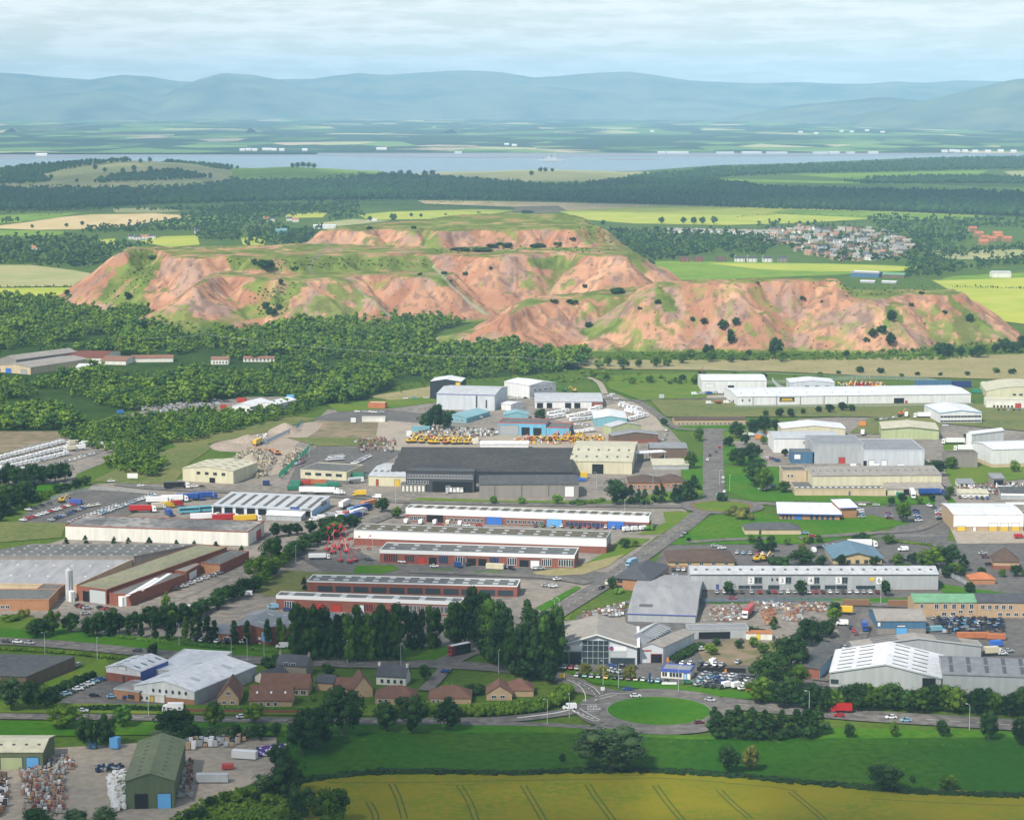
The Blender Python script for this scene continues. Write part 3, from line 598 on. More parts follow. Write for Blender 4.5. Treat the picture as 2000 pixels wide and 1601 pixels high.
bm_('white_roof',(.74,.75,.75),(.64,.65,.66),.5,.1);bm_('pale_roof',(.50,.52,.53),(.43,.45,.46),.6,.1);bm_('grey_roof',(.27,.28,.29),(.22,.23,.24),.65,.12);bm_('dark_roof',(.075,.08,.085),(.055,.06,.065),.8,.06,(.11,.11,.10),.5)
bm_('black_roof',(.048,.048,.048),(.075,.068,.06),.75,.04);bm_('brown_roof',(.115,.075,.055),(.09,.06,.045),.85,.3);bm_('felt_roof',(.12,.125,.12),(.085,.09,.088),.9,.07,(.17,.165,.15),.4);bm_('mossy_roof',(.115,.085,.055),(.075,.08,.035),.9,.12,(.16,.14,.11),.6)
bm_('green_roof',(.17,.36,.20),(.15,.31,.18),.6);bm_('olive_roof',(.155,.18,.095),(.13,.155,.08),.7,.2);bm_('rust_roof',(.22,.085,.05),(.34,.24,.18),.85,.35);bm_('redbrown_roof',(.20,.065,.04),(.16,.055,.035),.8,.3);bm_('tile_roof',(.20,.10,.065),(.155,.08,.055),.85,.4)
bm_('slate_roof',(.085,.088,.098),(.065,.068,.075),.7,.3);bm_('taupe_roof',(.33,.30,.26),(.28,.26,.23),.75,.15);bm_('tan_roof',(.27,.25,.16),(.20,.195,.15),.85,.08,(.15,.17,.08),.5);bm_('orange_tile',(.48,.17,.07),(.40,.14,.06),.85,.4);bm_('teal_roof',(.24,.42,.46),(.20,.36,.40),.6);bm_('cream_roof',(.56,.53,.38),(.48,.46,.34),.7,.15)
bm_('ribbed_grey',(.36,.36,.36),(.28,.28,.285),.7,.05,(.24,.24,.245),.3,stretch=(1,.2,1));bm_('blue_roof',(.13,.22,.28),(.11,.19,.25),.6);bm_('patched_roof',(.10,.105,.11),(.36,.34,.31),.85,.035,(.07,.07,.07),.25);bm_('pink_tile',(.36,.19,.14),(.30,.17,.13),.85,.4)
for k,c in dict(opening_shade=(.008,.008,.010),glass=(.035,.05,.06),blue_door=(.04,.15,.50),red_door=(.42,.04,.02),white_trim=(.75,.75,.73),grey_door=(.32,.33,.33),yellow_door=(.62,.42,.05),green_door=(.03,.20,.12),pale_blue=(.30,.50,.68),light=(.42,.45,.45),dark_light=(.10,.105,.105),dark_trim=(.05,.055,.06),red_trim=(.45,.06,.045),blue_trim=(.06,.10,.38),sky_door=(.12,.36,.66),orange_paint=(.60,.22,.03),yellow_paint=(.72,.48,.03),black_paint=(.012,.012,.012),wood=(.24,.13,.07),concrete=(.36,.34,.31),navy=(.02,.04,.14),purple=(.12,.04,.28)).items():  # the near-black opening colour stands in for shade inside open doorways
    bm_(k,c,r=.15 if k=='glass' else.55,sp=.6 if k=='glass' else.4)
def slabs(b,prof,y0,y1,th,m,axis,k=0.0):
    for(a0,z0),(a1,z1)in zip(prof[:-1],prof[1:]):
        b.prism([(a0,z0),(a1,z1),(a1,z1+th),(a0,z0+th)],y0,y1,m,axis)
BIN={}
def pmesh(key,fn):
    if key not in BIN:BIN[key]=fn()
    return BIN[key]
def bld(name,label,A,B,ev=None,C=None,ridge=None,h=None,dep=None,roof='flat',rise=None,wall='white_cladding',rf='white_roof',band=None,fascia=None,doors=(),wins=(),sky=None,skym='light',n=1,cat='building',skew=False,group=None,eaves=.35,par=0,sideband=None,trim=None,rdoors=(),rwins=(),z=0,chim=0,sidewall=None):
    a=np.array(P(*A)[:2]);b=np.array(P(*B)[:2]);W=float(np.hypot(*(b-a)));e=(b-a)/W;nrm=np.array([-e[1],e[0]])
    dist=float(np.hypot(*a))
    if h is None:h=max(2.2,PD(A[0],ev,a[1])[2])
    if rise is None:rise=0 if roof=='flat' else{'gx':2.2,'gy':2.6,'hip':3.2,'mono':1.2,'arch':2.5}[roof]
    kx=0
    if dep is None:
        zz=h+(rise if ridge else 0);q=np.array(P(*(ridge or C),zz)[:2])-b;d=float(q@nrm)
        if skew:kx=float(q@e)/d
        dep=d*(2 if ridge else 1)
    dep=max(dep,5)
    o=empty(name,(a[0],a[1],z),atan2(e[1],e[0]));tag(o,label,cat,group)
    S=(lambda me:me)if not kx else(lambda me:([setattr(v.co,'x',v.co.x+kx*v.co.y)for v in me.vertices],me)[1])
    wm,rm=M[wall],M[rf]
    if roof=='gx':ax='x';span=dep;prof=[];[prof.extend([(span*i/n,h),(span*(i+.5)/n,h+rise)])for i in range(n)];prof.append((span,h));L0,L1=0,W
    elif roof in('gy','hip'):ax='y';span=W;prof=[];[prof.extend([(span*i/n,h),(span*(i+.5)/n,h+rise)])for i in range(n)];prof.append((span,h));L0,L1=0,dep
    elif roof=='mono':ax='x';span=dep;prof=[(0,h),(span,h+rise)];L0,L1=0,W
    elif roof=='arch':ax='y';span=W;prof=[(span*i/8,h+rise*(1-(i/4-1)**2))for i in range(9)];L0,L1=0,dep
    else:ax='x';span=dep;prof=[(0,h),(span,h)];L0,L1=0,W
    wb=MB()
    if roof=='hip':wb.box(0,W,0,dep,-.3,h,wm)
    else:wb.prism([(0,-.3)]+prof+[(span,-.3)],L0,L1,wm,ax)
    link('wall',S(wb.mesh('wall')),o)
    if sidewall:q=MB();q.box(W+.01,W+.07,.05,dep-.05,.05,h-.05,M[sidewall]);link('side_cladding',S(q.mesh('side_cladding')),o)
    rb=MB()
    if roof=='hip':
        g=eaves;i_=min(W,dep)/2
        V=[(-g,-g,h),(W+g,-g,h),(W+g,dep+g,h),(-g,dep+g,h)]+([(i_,dep/2,h+rise),(W-i_,dep/2,h+rise)]if W>=dep else[(W/2,i_,h+rise),(W/2,dep-i_,h+rise)])
        if W>=dep:Fc=[(0,1,5,4),(1,2,5),(2,3,4,5),(3,0,4)]
        else:Fc=[(0,1,4),(1,2,5,4),(2,3,5),(3,0,4,5)]
        rb.add(V,Fc+[(0,3,2,1)],rm)
    elif roof=='flat':
        rb.box(-.1,W+.1,-.1,dep+.1,h,h+.25,rm)
        for q in[(-.12,W+.12,-.14,.25),(-.12,W+.12,dep-.25,dep+.14)]:rb.box(q[0],q[1],q[2],q[3],h+.02,h+.55,M[trim or wall])
        for q in[(-.14,.25,.26,dep-.26),(W-.25,W+.14,.26,dep-.26)]:rb.box(q[0],q[1],q[2],q[3],h+.02,h+.55,M[trim or wall])
    else:
        p2=list(prof);slabs(rb,p2,L0-eaves,L1+eaves,.18,rm,ax)
        for i in(0,-1):
            z0=p2[i][1];s_=-1 if i==0 else 1;q=sorted((p2[i][0],p2[i][0]+s_*eaves));b2=(q[0],q[1])
            if ax=='x':rb.box(L0-eaves,L1+eaves,b2[0],b2[1],z0-.14,z0+.14,M[trim]if trim else rm)
            else:rb.box(b2[0],b2[1],L0-eaves,L1+eaves,z0-.14,z0+.14,M[trim]if trim else rm)
    link('roof',S(rb.mesh('roof')),o)
    if trim and ax=='y' and roof!='hip':
        q=MB()
        for(a0,z0),(a1,z1)in zip(prof[:-1],prof[1:]):q.prism([(a0,z0-.35),(a1,z1-.35),(a1,z1+.2),(a0,z0+.2)],-eaves-.1,-eaves-.01,M[trim],'y')
        link('bargeboard',S(q.mesh('bargeboard')),o)
    if band:
        q=MB();bz=band[1]*h;q.box(-.05,W+.05,-.06,-.012,-.3,bz,M[band[0]]);q.box(W+.012,W+.06,-.06,dep,-.3,bz,M[band[0]]);q.box(-.06,-.012,-.06,dep,-.3,bz,M[band[0]]);link('wall_base',S(q.mesh('wall_base')),o)
    if fascia:
        q=MB();q.box(-.1,W+.1,-.2,-.07,fascia[1]*h,h-.02,M[fascia[0]]);q.box(W+.07,W+.2,-.2,dep,fascia[1]*h,h-.02,M[fascia[2]if len(fascia)>2 else fascia[0]]);link('fascia',S(q.mesh('fascia')),o)
    def px(u):return(u-A[0])/(B[0]-A[0])*W
    for d in doors:
        x0,x1=px(d[0]),px(d[1]);q=MB();fm=M[d[5]if len(d)>5 else 'dark_trim']
        q.box(x0,x1,-.13,-.07,d[2],d[3],M[d[4]]);q.box(x0-.15,x0,-.22,-.065,d[2],d[3]+.15,fm);q.box(x1,x1+.15,-.22,-.065,d[2],d[3]+.15,fm);q.box(x0,x1,-.22,-.065,d[3],d[3]+.15,fm)
        link('door' if d[2]<.5 else 'panel',S(q.mesh('door')),o)
    def wmesh(w_,hh,fm,gm):
        q=MB();q.box(0,w_,-.02,.03,0,hh,M[gm])
        for a_ in((-.1,0,-.09,.03,-.1,hh+.1),(w_,w_+.1,-.09,.03,-.1,hh+.1),(0,w_,-.09,.03,hh,hh+.1),(0,w_,-.16,.03,-.14,0)):q.box(*a_,M[fm])
        if w_>1.2:q.box(w_/2-.04,w_/2+.04,-.06,-.02,0,hh,M[fm])
        return q.mesh('window')
    for wd in wins:
        x0,x1=px(wd[0]),px(wd[1]);st=(x1-x0)/wd[2];ww=st*wd[5];gm=wd[7]if len(wd)>7 else 'glass'
        me=pmesh(('win',round(ww,1),round(wd[4]-wd[3],1),wd[6],gm),lambda:wmesh(ww,wd[4]-wd[3],wd[6],gm))
        for i in range(wd[2]):x=x0+st*(i+.5)-ww/2;link('window',me,o,(x,-.08,wd[3]))
    for wd in rwins:
        y0,y1=wd[0]*dep,wd[1]*dep;st=(y1-y0)/wd[2];ww=st*wd[5]
        me=pmesh(('win',round(ww,1),round(wd[4]-wd[3],1),wd[6],'glass'),lambda:wmesh(ww,wd[4]-wd[3],wd[6],'glass'))
        for i in range(wd[2]):y=y0+st*(i+.5)-ww/2;link('window',me,o,(W+.1+kx*y,y,wd[3]),pi/2)
    for d in rdoors:
        q=MB();q.box(W+.07,W+.13,d[0]*dep,d[1]*dep,d[2],d[3],M[d[4]]);link('door',S(q.mesh('door')),o)
    if sky:
        cnt,rows,sw,sl_=sky[:4];f0,f1=sky[4:6]if len(sky)>4 else(0,1)
        for si,((a0,z0),(a1,z1))in enumerate(zip(prof[:-1],prof[1:])):
            if roof=='gx' and si%2==1:continue
            seg=math.hypot(a1-a0,z1-z0);t_=atan2(z1-z0,a1-a0)
            def mk():
                q=MB()
                if ax=='x':q.box(-sw/2,sw/2,-sl_/2,sl_/2,0,.12,M[skym])
                else:q.box(-sl_/2,sl_/2,-sw/2,sw/2,0,.12,M[skym])
                return q.mesh('roof_light')
            me=pmesh(('sky',sw,sl_,ax,skym),mk)
            for r_ in rows:
                for i in range(cnt):
                    t=(L1-L0)*(f0+(f1-f0)*(i+.5)/cnt);a_=a0+(a1-a0)*r_;zz=z0+(z1-z0)*r_+(.27 if roof=='flat' else.2)
                    x,y=(t,a_)if ax=='x' else(a_,t);s=link('roof_light',me,o,(x+kx*y,y,zz));s.rotation_euler=(t_,0,0)if ax=='x' else(0,-t_,0)
    for i in range(chim):
        q=MB();x=W*(.02 if i==0 else.98);q.box(x-.45,x+.45,dep/2-.6,dep/2+.6,h,h+rise+1.1,M[wall]);q.tube((x,dep/2,h+rise+1.1),(x,dep/2,h+rise+1.6),.2,M['orange_tile']);link('chimney',q.mesh('chimney'),o)
    return o,W,dep,h
def text(s,size,m,parent=None,loc=(0,0,0),rot=(pi/2,0,0),name='lettering',stretch=1):
    c=bpy.data.curves.new(name,'FONT');c.body=s;c.size=size;c.extrude=.02;c.align_x='CENTER';c.align_y='CENTER';c.space_character=1.1
    t=bpy.data.objects.new(name,c);COL.objects.link(t);dg=bpy.context.evaluated_depsgraph_get();me=bpy.data.meshes.new_from_object(t.evaluated_get(dg));bpy.data.objects.remove(t);me.materials.clear();me.materials.append(m)
    o=link(name,me,parent,loc);o.rotation_euler=rot;o.scale=(1,stretch,1);return o
# ------------------------------------------------------------------ yards, grass plots and roads
Z=.02
def patch(name,poly,m,dz=.006,sm=0):
    global Z
    Z+=.006;sheet(name,poly,G[m],Z,smooth_n=sm)
patch('yard',[(370,935),(480,880),(600,835),(640,800),(760,795),(860,785),(1060,765),(1200,768),(1240,785),(1310,840),(1345,880),(1350,960),(1340,1000),(1180,1130),(1060,1225),(900,1262),(640,1262),(400,1250),(330,1240),(240,1250),(150,1225),(0,1205),(-120,1200),(-120,1110),(100,1060),(200,1030),(300,985),(170,962),(180,945)],'yard')
patch('yard',[(1420,835),(1520,845),(1560,818),(1700,812),(1840,800),(2080,790),(2080,1000),(1860,1000),(1820,968),(1560,970),(1520,950),(1440,880)],'yard')
patch('yard',[(1340,1170),(1250,1150),(1300,1065),(1440,1050),(2080,1060),(2080,1370),(1700,1345),(1500,1345),(1300,1332),(1120,1305),(1075,1270),(1130,1200)],'asphalt')
patch('yard',[(-60,905),(0,888),(60,865),(130,850),(190,858),(250,868),(280,888),(200,905),(150,925),(140,950),(90,950),(-60,940)],'yard')
patch('soil',[(-60,832),(60,836),(125,842),(115,858),(60,866),(0,886),(-60,905)],'soil',sm=1)
patch('yard',[(235,812),(330,792),(420,782),(470,776),(575,773),(580,783),(540,802),(480,812),(400,818),(330,806),(250,820)],'yard')
patch('yard',[(-60,1052),(30,1022),(60,992),(120,965),(170,955),(300,965),(320,975),(235,1012),(180,1026),(-60,1050)],'asphalt')
patch('soil',[(560,850),(640,815),(720,812),(800,830),(830,870),(700,870),(560,862)],'soil',sm=1)
patch('yard',[(600,820),(650,806),(760,800),(830,808),(820,825),(700,824)],'asphalt')
patch('gravel',[(400,880),(420,862),(500,848),(560,838),(600,822),(640,828),(560,880),(540,930),(500,925),(520,885)],'gravel',sm=1)
patch('gravel',[(520,885),(600,870),(580,900),(560,925),(500,930)],'paleyard',sm=1)
patch('yard',[(740,820),(860,830),(1000,848),(1200,845),(1190,875),(1000,885),(760,880),(735,850)],'paleyard')
patch('yard',[(1150,800),(1230,782),(1270,800),(1300,840),(1200,850),(1060,815)],'paleyard')
patch('yard',[(1370,772),(1440,770),(1440,792),(1372,790)],'paleyard');patch('yard',[(1500,758),(1800,752),(1800,775),(1520,775)],'yard')
patch('soil',[(1670,822),(1780,812),(1830,822),(1830,830),(1700,832)],'soil')
patch('yard',[(620,870),(790,880),(760,900),(700,945),(560,950),(580,905)],'asphalt')
patch('asphalt',[(785,1022),(1270,1042),(1310,1045),(1215,1050),(780,1034)],'yard')
patch('asphalt',[(560,1075),(690,1070),(745,1100),(1130,1112),(1190,1118),(1160,1142),(1060,1132),(640,1122)],'asphalt')
patch('yard',[(-60,1478),(80,1462),(250,1452),(560,1438),(590,1460),(530,1515),(430,1555),(340,1601),(250,1660),(-60,1660)],'paleyard')
patch('asphalt',[(100,1382),(150,1347),(210,1325),(260,1332),(400,1345),(450,1362),(400,1384)],'asphalt')
patch('asphalt',[(-60,1245),(260,1180),(400,1140),(470,1105),(485,1110),(380,1160),(240,1215),(150,1232)],'yard')
patch('asphalt',[(400,1195),(520,1140),(640,1165),(560,1200),(440,1215)],'yard')
patch('asphalt',[(1660,990),(1820,985),(1860,1000),(1850,1060),(1700,1050),(1750,1030),(1660,1005)],'asphalt')
patch('yard',[(1855,1030),(2080,1028),(2080,1060),(1870,1062)],'paleyard');patch('asphalt',[(1600,1068),(1820,1060),(1800,1105),(1590,1100)],'asphalt')
patch('asphalt',[(1060,1215),(1220,1205),(1230,1245),(1110,1262)],'yard')
patch('yard',[(1385,1180),(1620,1178),(1640,1240),(1500,1262),(1340,1230)],'yard');patch('soil',[(1360,1265),(1440,1245),(1520,1262),(1480,1300),(1380,1300)],'soil')
# grass
for nm,m,pl in[
    ('lawn','lawn',[(1372,890),(1380,890),(1382,955),(1330,970),(1330,890)]),('lawn','lawn',[(1408,870),(1470,880),(1500,905),(1408,905)]),('lawn','lawn',[(1410,910),(1555,912),(1555,966),(1860,972),(1870,985),(1650,985),(1470,978),(1412,958)]),
    ('lawn','lawn',[(1350,1000),(1480,1000),(1530,1010),(1700,1006),(1780,1022),(1690,1040),(1600,1062),(1300,1064),(1340,1030),(1400,1005)]),('lawn','verge',[(1408,838),(1480,842),(1450,862),(1412,858)]),
    ('lawn','lawn',[(1310,828),(1460,830),(1450,842),(1320,842)]),('verge','verge',[(820,972),(1000,978),(1180,978),(1345,955),(1380,960),(1340,978),(1160,984),(800,978)]),
    ('verge','verge',[(1295,1000),(1330,998),(1355,1004),(1330,1022),(1290,1044),(1240,1044),(1270,1034),(1300,1020)]),('verge','verge',[(1215,1050),(1270,1052),(1220,1085),(1180,1105),(1130,1122),(1030,1122),(1130,1108),(1180,1080)]),
    ('verge','straw',[(1040,1118),(1130,1104),(1220,1082),(1190,1105),(1140,1122),(1060,1126)]),('lawn','lawn',[(695,1105),(770,1104),(780,1112),(745,1121),(690,1120)]),('lawn','lawn',[(820,1112),(880,1112),(890,1119),(830,1118)]),('lawn','lawn',[(925,1115),(980,1116),(975,1122),(920,1120)]),
    ('verge','rough',[(480,1150),(560,1115),(690,1120),(640,1132),(600,1160),(520,1165)]),('verge','lawn',[(1045,1188),(1125,1145),(1135,1148),(1062,1195)]),('verge','verge',[(1100,1210),(1120,1195),(1112,1212)]),
    ('verge','lawn',[(1390,1172),(1780,1168),(1785,1178),(1385,1180)]),('verge','lawn',[(1835,1140),(1900,1150),(1980,1160),(1840,1158)]),('rough_grass','rough',[(-60,1020),(20,1020),(130,1022),(120,1050),(-60,1065)]),
    ('rough_grass','rough',[(330,860),(480,835),(560,812),(620,818),(540,840),(420,864),(350,880)]),('rough_grass','rough',[(180,940),(260,900),(380,862),(420,872),(370,905),(340,945),(250,945)]),('rough_grass','rough',[(560,855),(700,855),(760,870),(620,872)]),
    ('lawn','lawn',[(65,945),(150,945),(60,985),(-60,1000),(-60,975)]),('rough_grass','verge',[(640,790),(840,776),(860,785),(760,798),(660,805)]),('rough_grass','straw',[(720,775),(840,755),(850,775),(760,782)]),
    ('rough_grass','rough',[(1700,815),(1840,828),(1830,858),(1660,845)]),('lawn','verge',[(1842,862),(1900,870),(2060,905),(2060,930),(1860,950),(1845,920)]),('rough_grass','rough',[(1500,1255),(1560,1245),(1540,1300),(1500,1330)]),
    ('verge','lawn',[(-60,1215),(60,1222),(200,1240),(400,1262),(640,1268),(900,1262),(870,1290),(700,1290),(300,1276),(-60,1244)]),('verge','verge',[(-60,1205),(60,1205),(160,1228),(60,1232),(-60,1222)]),
    ('verge','verge',[(85,1335),(140,1312),(205,1285),(215,1300),(205,1325),(140,1345),(110,1350)]),('verge','verge',[(-60,1370),(90,1374),(640,1380),(1090,1370),(1085,1385),(900,1400),(-60,1392)]),
    ('verge','lawn',[(-60,1408),(900,1415),(1150,1420),(1370,1440),(1500,1420),(2080,1432),(2080,1450),(1000,1450),(640,1440),(400,1435),(-60,1440)]),('verge','lawn',[(1110,1312),(1300,1338),(1480,1355),(1700,1372),(2080,1392),(2080,1400),(1500,1370),(1300,1352),(1160,1335)])]:
    patch(nm,pl,m,.005)
patch('pasture',[(540,1440),(640,1432),(1100,1432),(1350,1445),(2100,1440),(2100,1560),(1900,1556),(1500,1530),(1250,1515),(900,1518),(640,1520),(540,1532)],'pasture',sm=0)
patch('crop_field',[(590,1534),(640,1520),(700,1515),(900,1513),(1100,1512),(1250,1506),(1400,1511),(1600,1526),(1800,1541),(2100,1555),(2100,1660),(540,1660),(560,1600)],'crop')
for pts in[[(765,1532),(778,1560),(790,1600)],[(897,1535),(917,1568),(932,1610)],[(1022,1535),(1038,1562),(1060,1600),(1064,1612)],[(1148,1533),(1165,1560),(1198,1604)],[(1280,1535),(1305,1570),(1340,1612)],[(1405,1545),(1430,1570),(1465,1600)],[(1545,1548),(1590,1585),(1615,1608)],[(720,1568),(732,1590),(735,1612)],
            [(640,1528),(800,1528),(1000,1524),(1200,1521),(1300,1520),(1500,1536),(1560,1546)],[(1700,1560),(1900,1570),(2060,1574)]]:
    w_=spline([P(*p)[:2]for p in pts],8)
    for s in(-1,1):
        if pts[0][0]in(640,1700)and s==1:continue
        q=[]
        for i,p in enumerate(w_):
            a=w_[max(i-1,0)];b=w_[min(i+1,len(w_)-1)];d=np.array([b[0]-a[0],b[1]-a[1]]);d/=np.hypot(*d)+1e-9;q.append((p[0]-d[1]*s*.95,p[1]+d[0]*s*.95))
        ribbon('wheel_track',q,.6,G['track'],Z+.03,world=True,n=2)
# roads
Z=.9*0+Z+.02
ROADZ=Z
def road(pts,w,m='road',k=True,lab=None):
    global ROADZ
    ROADZ+=.006
    if k:
        q,A,B=ribbon_pts(pts,w+.1,n=6)
        for side,sg in((A,1),(B,-1)):
            b=MB();
            for i in range(len(side)-1):
                p,r=np.array(side[i]),np.array(side[i+1]);d=r-p;d=d/(np.hypot(*d)+1e-9);nr=np.array([-d[1],d[0]])*.14*sg
                V=[(*p,ROADZ-.02),(*r,ROADZ-.02),(*(r+nr),ROADZ-.02),(*(p+nr),ROADZ-.02)];V+=[(x,y,z+.12)for x,y,z in V]
                b.add(V,[(4,5,6,7),(0,1,5,4),(2,3,7,6)],G['kerb'])
            tag(b.link('kerb'),None,None,None,'structure')
    return ribbon('road',pts,w,G[m],ROADZ,n=6)
road([(230,946),(300,954),(440,961),(560,966),(700,972),(780,980),(1000,985),(1160,988),(1300,990),(1350,990)],9,k=False)
road([(-60,1250),(100,1258),(250,1272),(400,1284),(520,1291),(640,1296),(760,1299),(860,1298),(1000,1308),(1060,1316),(1110,1330),(1140,1345),(1200,1358)],12,k=False)
road([(850,1305),(905,1278),(980,1250),(1060,1214),(1110,1184),(1180,1140),(1240,1097),(1290,1062),(1335,1030),(1365,1006),(1380,998)],11,k=False)
road([(1396,985),(1394,940),(1393,900),(1393,860),(1393,838)],13.5,k=False)
road([(1420,841),(1393,839),(1330,838),(1300,822),(1262,795),(1240,784),(1180,779)],7,k=False)
road([(1235,783),(1300,780),(1400,779),(1440,776)],6,k=False);road([(1150,738),(1170,748),(1182,770)],5,'paleyard',k=False)
road([(1440,985),(1500,984),(1560,992),(1640,985),(1700,982)],8,k=False);road([(1840,950),(1838,980),(1835,1010),(1790,1035),(1700,1042),(1560,1052)],7,k=False)
road([(1150,1140),(1080,1129),(1000,1124),(800,1116)],8,k=False);road([(560,1060),(640,1050),(780,1000),(800,985)],7,k=False)
road([(-60,1399),(100,1401),(300,1403),(480,1407),(700,1410),(900,1409),(1000,1405),(1080,1396),(1150,1385)],8,k=False)
road([(900,1414),(1050,1416),(1180,1424)],5,k=False)
road([(1400,1372),(1480,1381),(1600,1392),(1700,1400),(1800,1406),(1900,1412),(2080,1424)],15,k=False)
road([(1225,1180),(1300,1172),(1600,1178),(1780,1184),(1850,1185)],8,k=False);road([(1700,1190),(1680,1240),(1640,1300),(1600,1330)],7,k=False)
road([(1340,1060),(1420,1055),(1500,1052)],6,k=False);road([(870,1305),(850,1330),(830,1350)],6,k=False)
def ring(u,v,r0,r1,m,z,name='road',n=64):
    c=P(u,v);V=[(c[0]+r*cos(2*pi*i/n),c[1]+r*sin(2*pi*i/n),z)for r in(r0,r1)for i in range(n)]
    tag(link(name,mesh(name,V,[(i,n+i,n+(i+1)%n,(i+1)%n)for i in range(n)],m)),None,None,None,'structure')
def disc(u,v,r,m,z,name,dome=0,n=64):
    c=P(u,v);V=[(c[0],c[1],z+dome)];Fc=[]
    for k,rr in enumerate((.5,.85,1)):V+=[(c[0]+r*rr*cos(2*pi*i/n),c[1]+r*rr*sin(2*pi*i/n),z+dome*(1-rr**2))for i in range(n)]
    for i in range(n):
        j=(i+1)%n;Fc.append((0,1+i,1+j))
        for k in(0,1):Fc.append((1+k*n+i,1+(k+1)*n+i,1+(k+1)*n+j,1+k*n+j))
    tag(link(name,mesh(name,V,Fc,m,smooth=True)),None,None,None,'structure')
RZ=ROADZ+.02
ring(1287,1390,19,32,G['road'],RZ);ring(1287,1390,19.8,20.15,G['kerb'],RZ+.12,'kerb');disc(1287,1390,19.85,G['pasture']if False else G['lawn'],RZ+.1,'roundabout_lawn',.9)
ring(1410,990,14,24,G['road'],RZ);ring(1410,990,16.2,17.2,M['red_brick'],RZ+.12,'kerb');disc(1410,990,16.3,G['verge'],RZ+.1,'roundabout_lawn',.8)
# painted road markings
PZ=RZ+.012
def dashes(pts,on,off,w_=.15):
    q=spline([P(*p)[:2]for p in pts],30);b=MB();acc=0
    for i in range(len(q)-1):
        a=np.array(q[i]);c=np.array(q[i+1]);d=c-a;L_=np.hypot(*d);
        if L_<1e-6:continue
        nr=np.array([-d[1],d[0]])/L_*w_/2
        if acc%(on+off)<on:b.add([(*(a+nr),PZ),(*(a-nr),PZ),(*(c-nr),PZ),(*(c+nr),PZ)],[(0,1,2,3)],G['paint'])
        acc+=L_
    tag(b.link('road_marking'),None,None,None,'structure')
dashes([(-60,1250),(100,1258),(250,1272),(400,1284),(520,1291),(640,1296),(760,1299)],3,5,.25);dashes([(-60,1399),(100,1401),(300,1403),(480,1407),(700,1410),(900,1409)],3,4,.25)
dashes([(1440,1377),(1600,1392),(1800,1406),(2080,1424)],4,5,.3);dashes([(905,1278),(980,1250),(1060,1214),(1110,1184),(1180,1140),(1240,1097),(1290,1062),(1335,1030)],3,6,.2)
dashes([(1105,1328),(1130,1340),(1142,1356),(1144,1372)],99,1,.3);dashes([(1118,1330),(1150,1346),(1165,1362)],2.2,2,.3);dashes([(1140,1336),(1160,1345),(1172,1358)],99,1,.3)
dashes([(1170,1362),(1190,1357),(1230,1356)],99,1,.35);dashes([(1172,1366),(1190,1362),(1205,1358)],99,1,.3);dashes([(1134,1378),(1165,1377),(1192,1376)],99,1,.3);dashes([(1138,1392),(1170,1390)],99,1,.3)
for i in range(6):dashes([(1118+i*9,1388+i*4),(1124+i*9,1392+i*3.5)],99,1,.5)
dashes([(1112,1386),(1140,1402),(1170,1414)],99,1,.3);dashes([(1128,1383),(1150,1396),(1172,1408)],99,1,.3);dashes([(1010,1404),(1080,1395),(1120,1386)],99,1,.9)
for i in range(14):dashes([(1746+7*i*.8,1050),(1752+7*i*.8,1045)],99,1,.15)
for i,(s,u,v)in enumerate([('KEEP',1157,1381.5),('CLEAR',1160,1387)]):
    t=text(s,1.75,G['paint'],None,(*P(u,v)[:2],PZ+.005),(0,0,.05),'road_lettering',2.0);tag(t,None,None,None,'structure');t['kind']='structure'
def arrow(u,v,rz=0):
    x,y,_=P(u,v);b=MB();b.add([(-.12,-1.6,0),(.12,-1.6,0),(.12,.4,0),(-.12,.4,0)],[(0,1,2,3)],G['paint']);b.add([(-.5,.4,0),(.5,.4,0),(0,1.7,0)],[(0,1,2)],G['paint'])
    tag(b.link('road_arrow',None,loc=(x,y,PZ),rz=rz),None,None,None,'structure')
arrow(1141,1369,-.4);arrow(1163,1369,-.4)
# ------------------------------------------------------------------ the buildings of the estate
W_=lambda u0,u1,n,z0,z1,f,fr='white_trim',g='glass':(u0,u1,n,z0,z1,f,fr,g)
O='opening_shade'  # open bays are flat panels with the interior shade painted on
bld('old_barn','low cream-fronted barn with blue door at the left edge above the wood',(0,727),(60,732),713,dep=75,roof='gy',rise=2,wall='beige_render',rf='taupe_roof',doors=[(12,22,0,4,'blue_door'),(42,52,0,4,'grey_door')],cat='barn')
bld('old_barn','tall grey barn with boarded gable behind the cream-fronted barn',(0,717),(32,720),700,dep=75,roof='gy',rise=3,wall='taupe_cladding',rf='taupe_roof',cat='barn')
bld('long_shed','long whitewashed shed with a red-brown roof at the edge of the wood',(127,709),(202,710),698,ridge=(228,686),roof='gx',rise=3,wall='render',rf='redbrown_roof',wins=[W_(130,200,12,1.5,3,.5)],cat='shed')
bld('rusty_shed','shed with patchy rust and white roof right of the red-brown roofed one',(196,712),(246,713),704,dep=30,roof='gx',rise=2.5,wall='render',rf='rust_roof',cat='shed')
bld('low_shed','small white flat shed in front of the whitewashed long shed',(148,724),(176,724),717,dep=16,roof='mono',wall='white_cladding',rf='white_roof',cat='shed')
bld('rusty_shed','long white shed with rust-streaked roof half sunk in trees',(256,708),(338,707),700,dep=16,roof='gx',rise=2,wall='render',rf='rust_roof',cat='shed')
bld('rusty_shed','short white ruin with peeling roof standing among trees',(412,712),(446,712),702,dep=12,roof='gx',rise=2,wall='render',rf='rust_roof',wins=[W_(415,445,5,1,3,.4)],cat='shed')
bld('rusty_shed','easternmost white ruin showing between the treetops',(475,707),(536,707),700,dep=10,roof='gx',rise=1.5,wall='render',rf='rust_roof',wins=[W_(476,535,8,1,3,.4)],cat='shed')
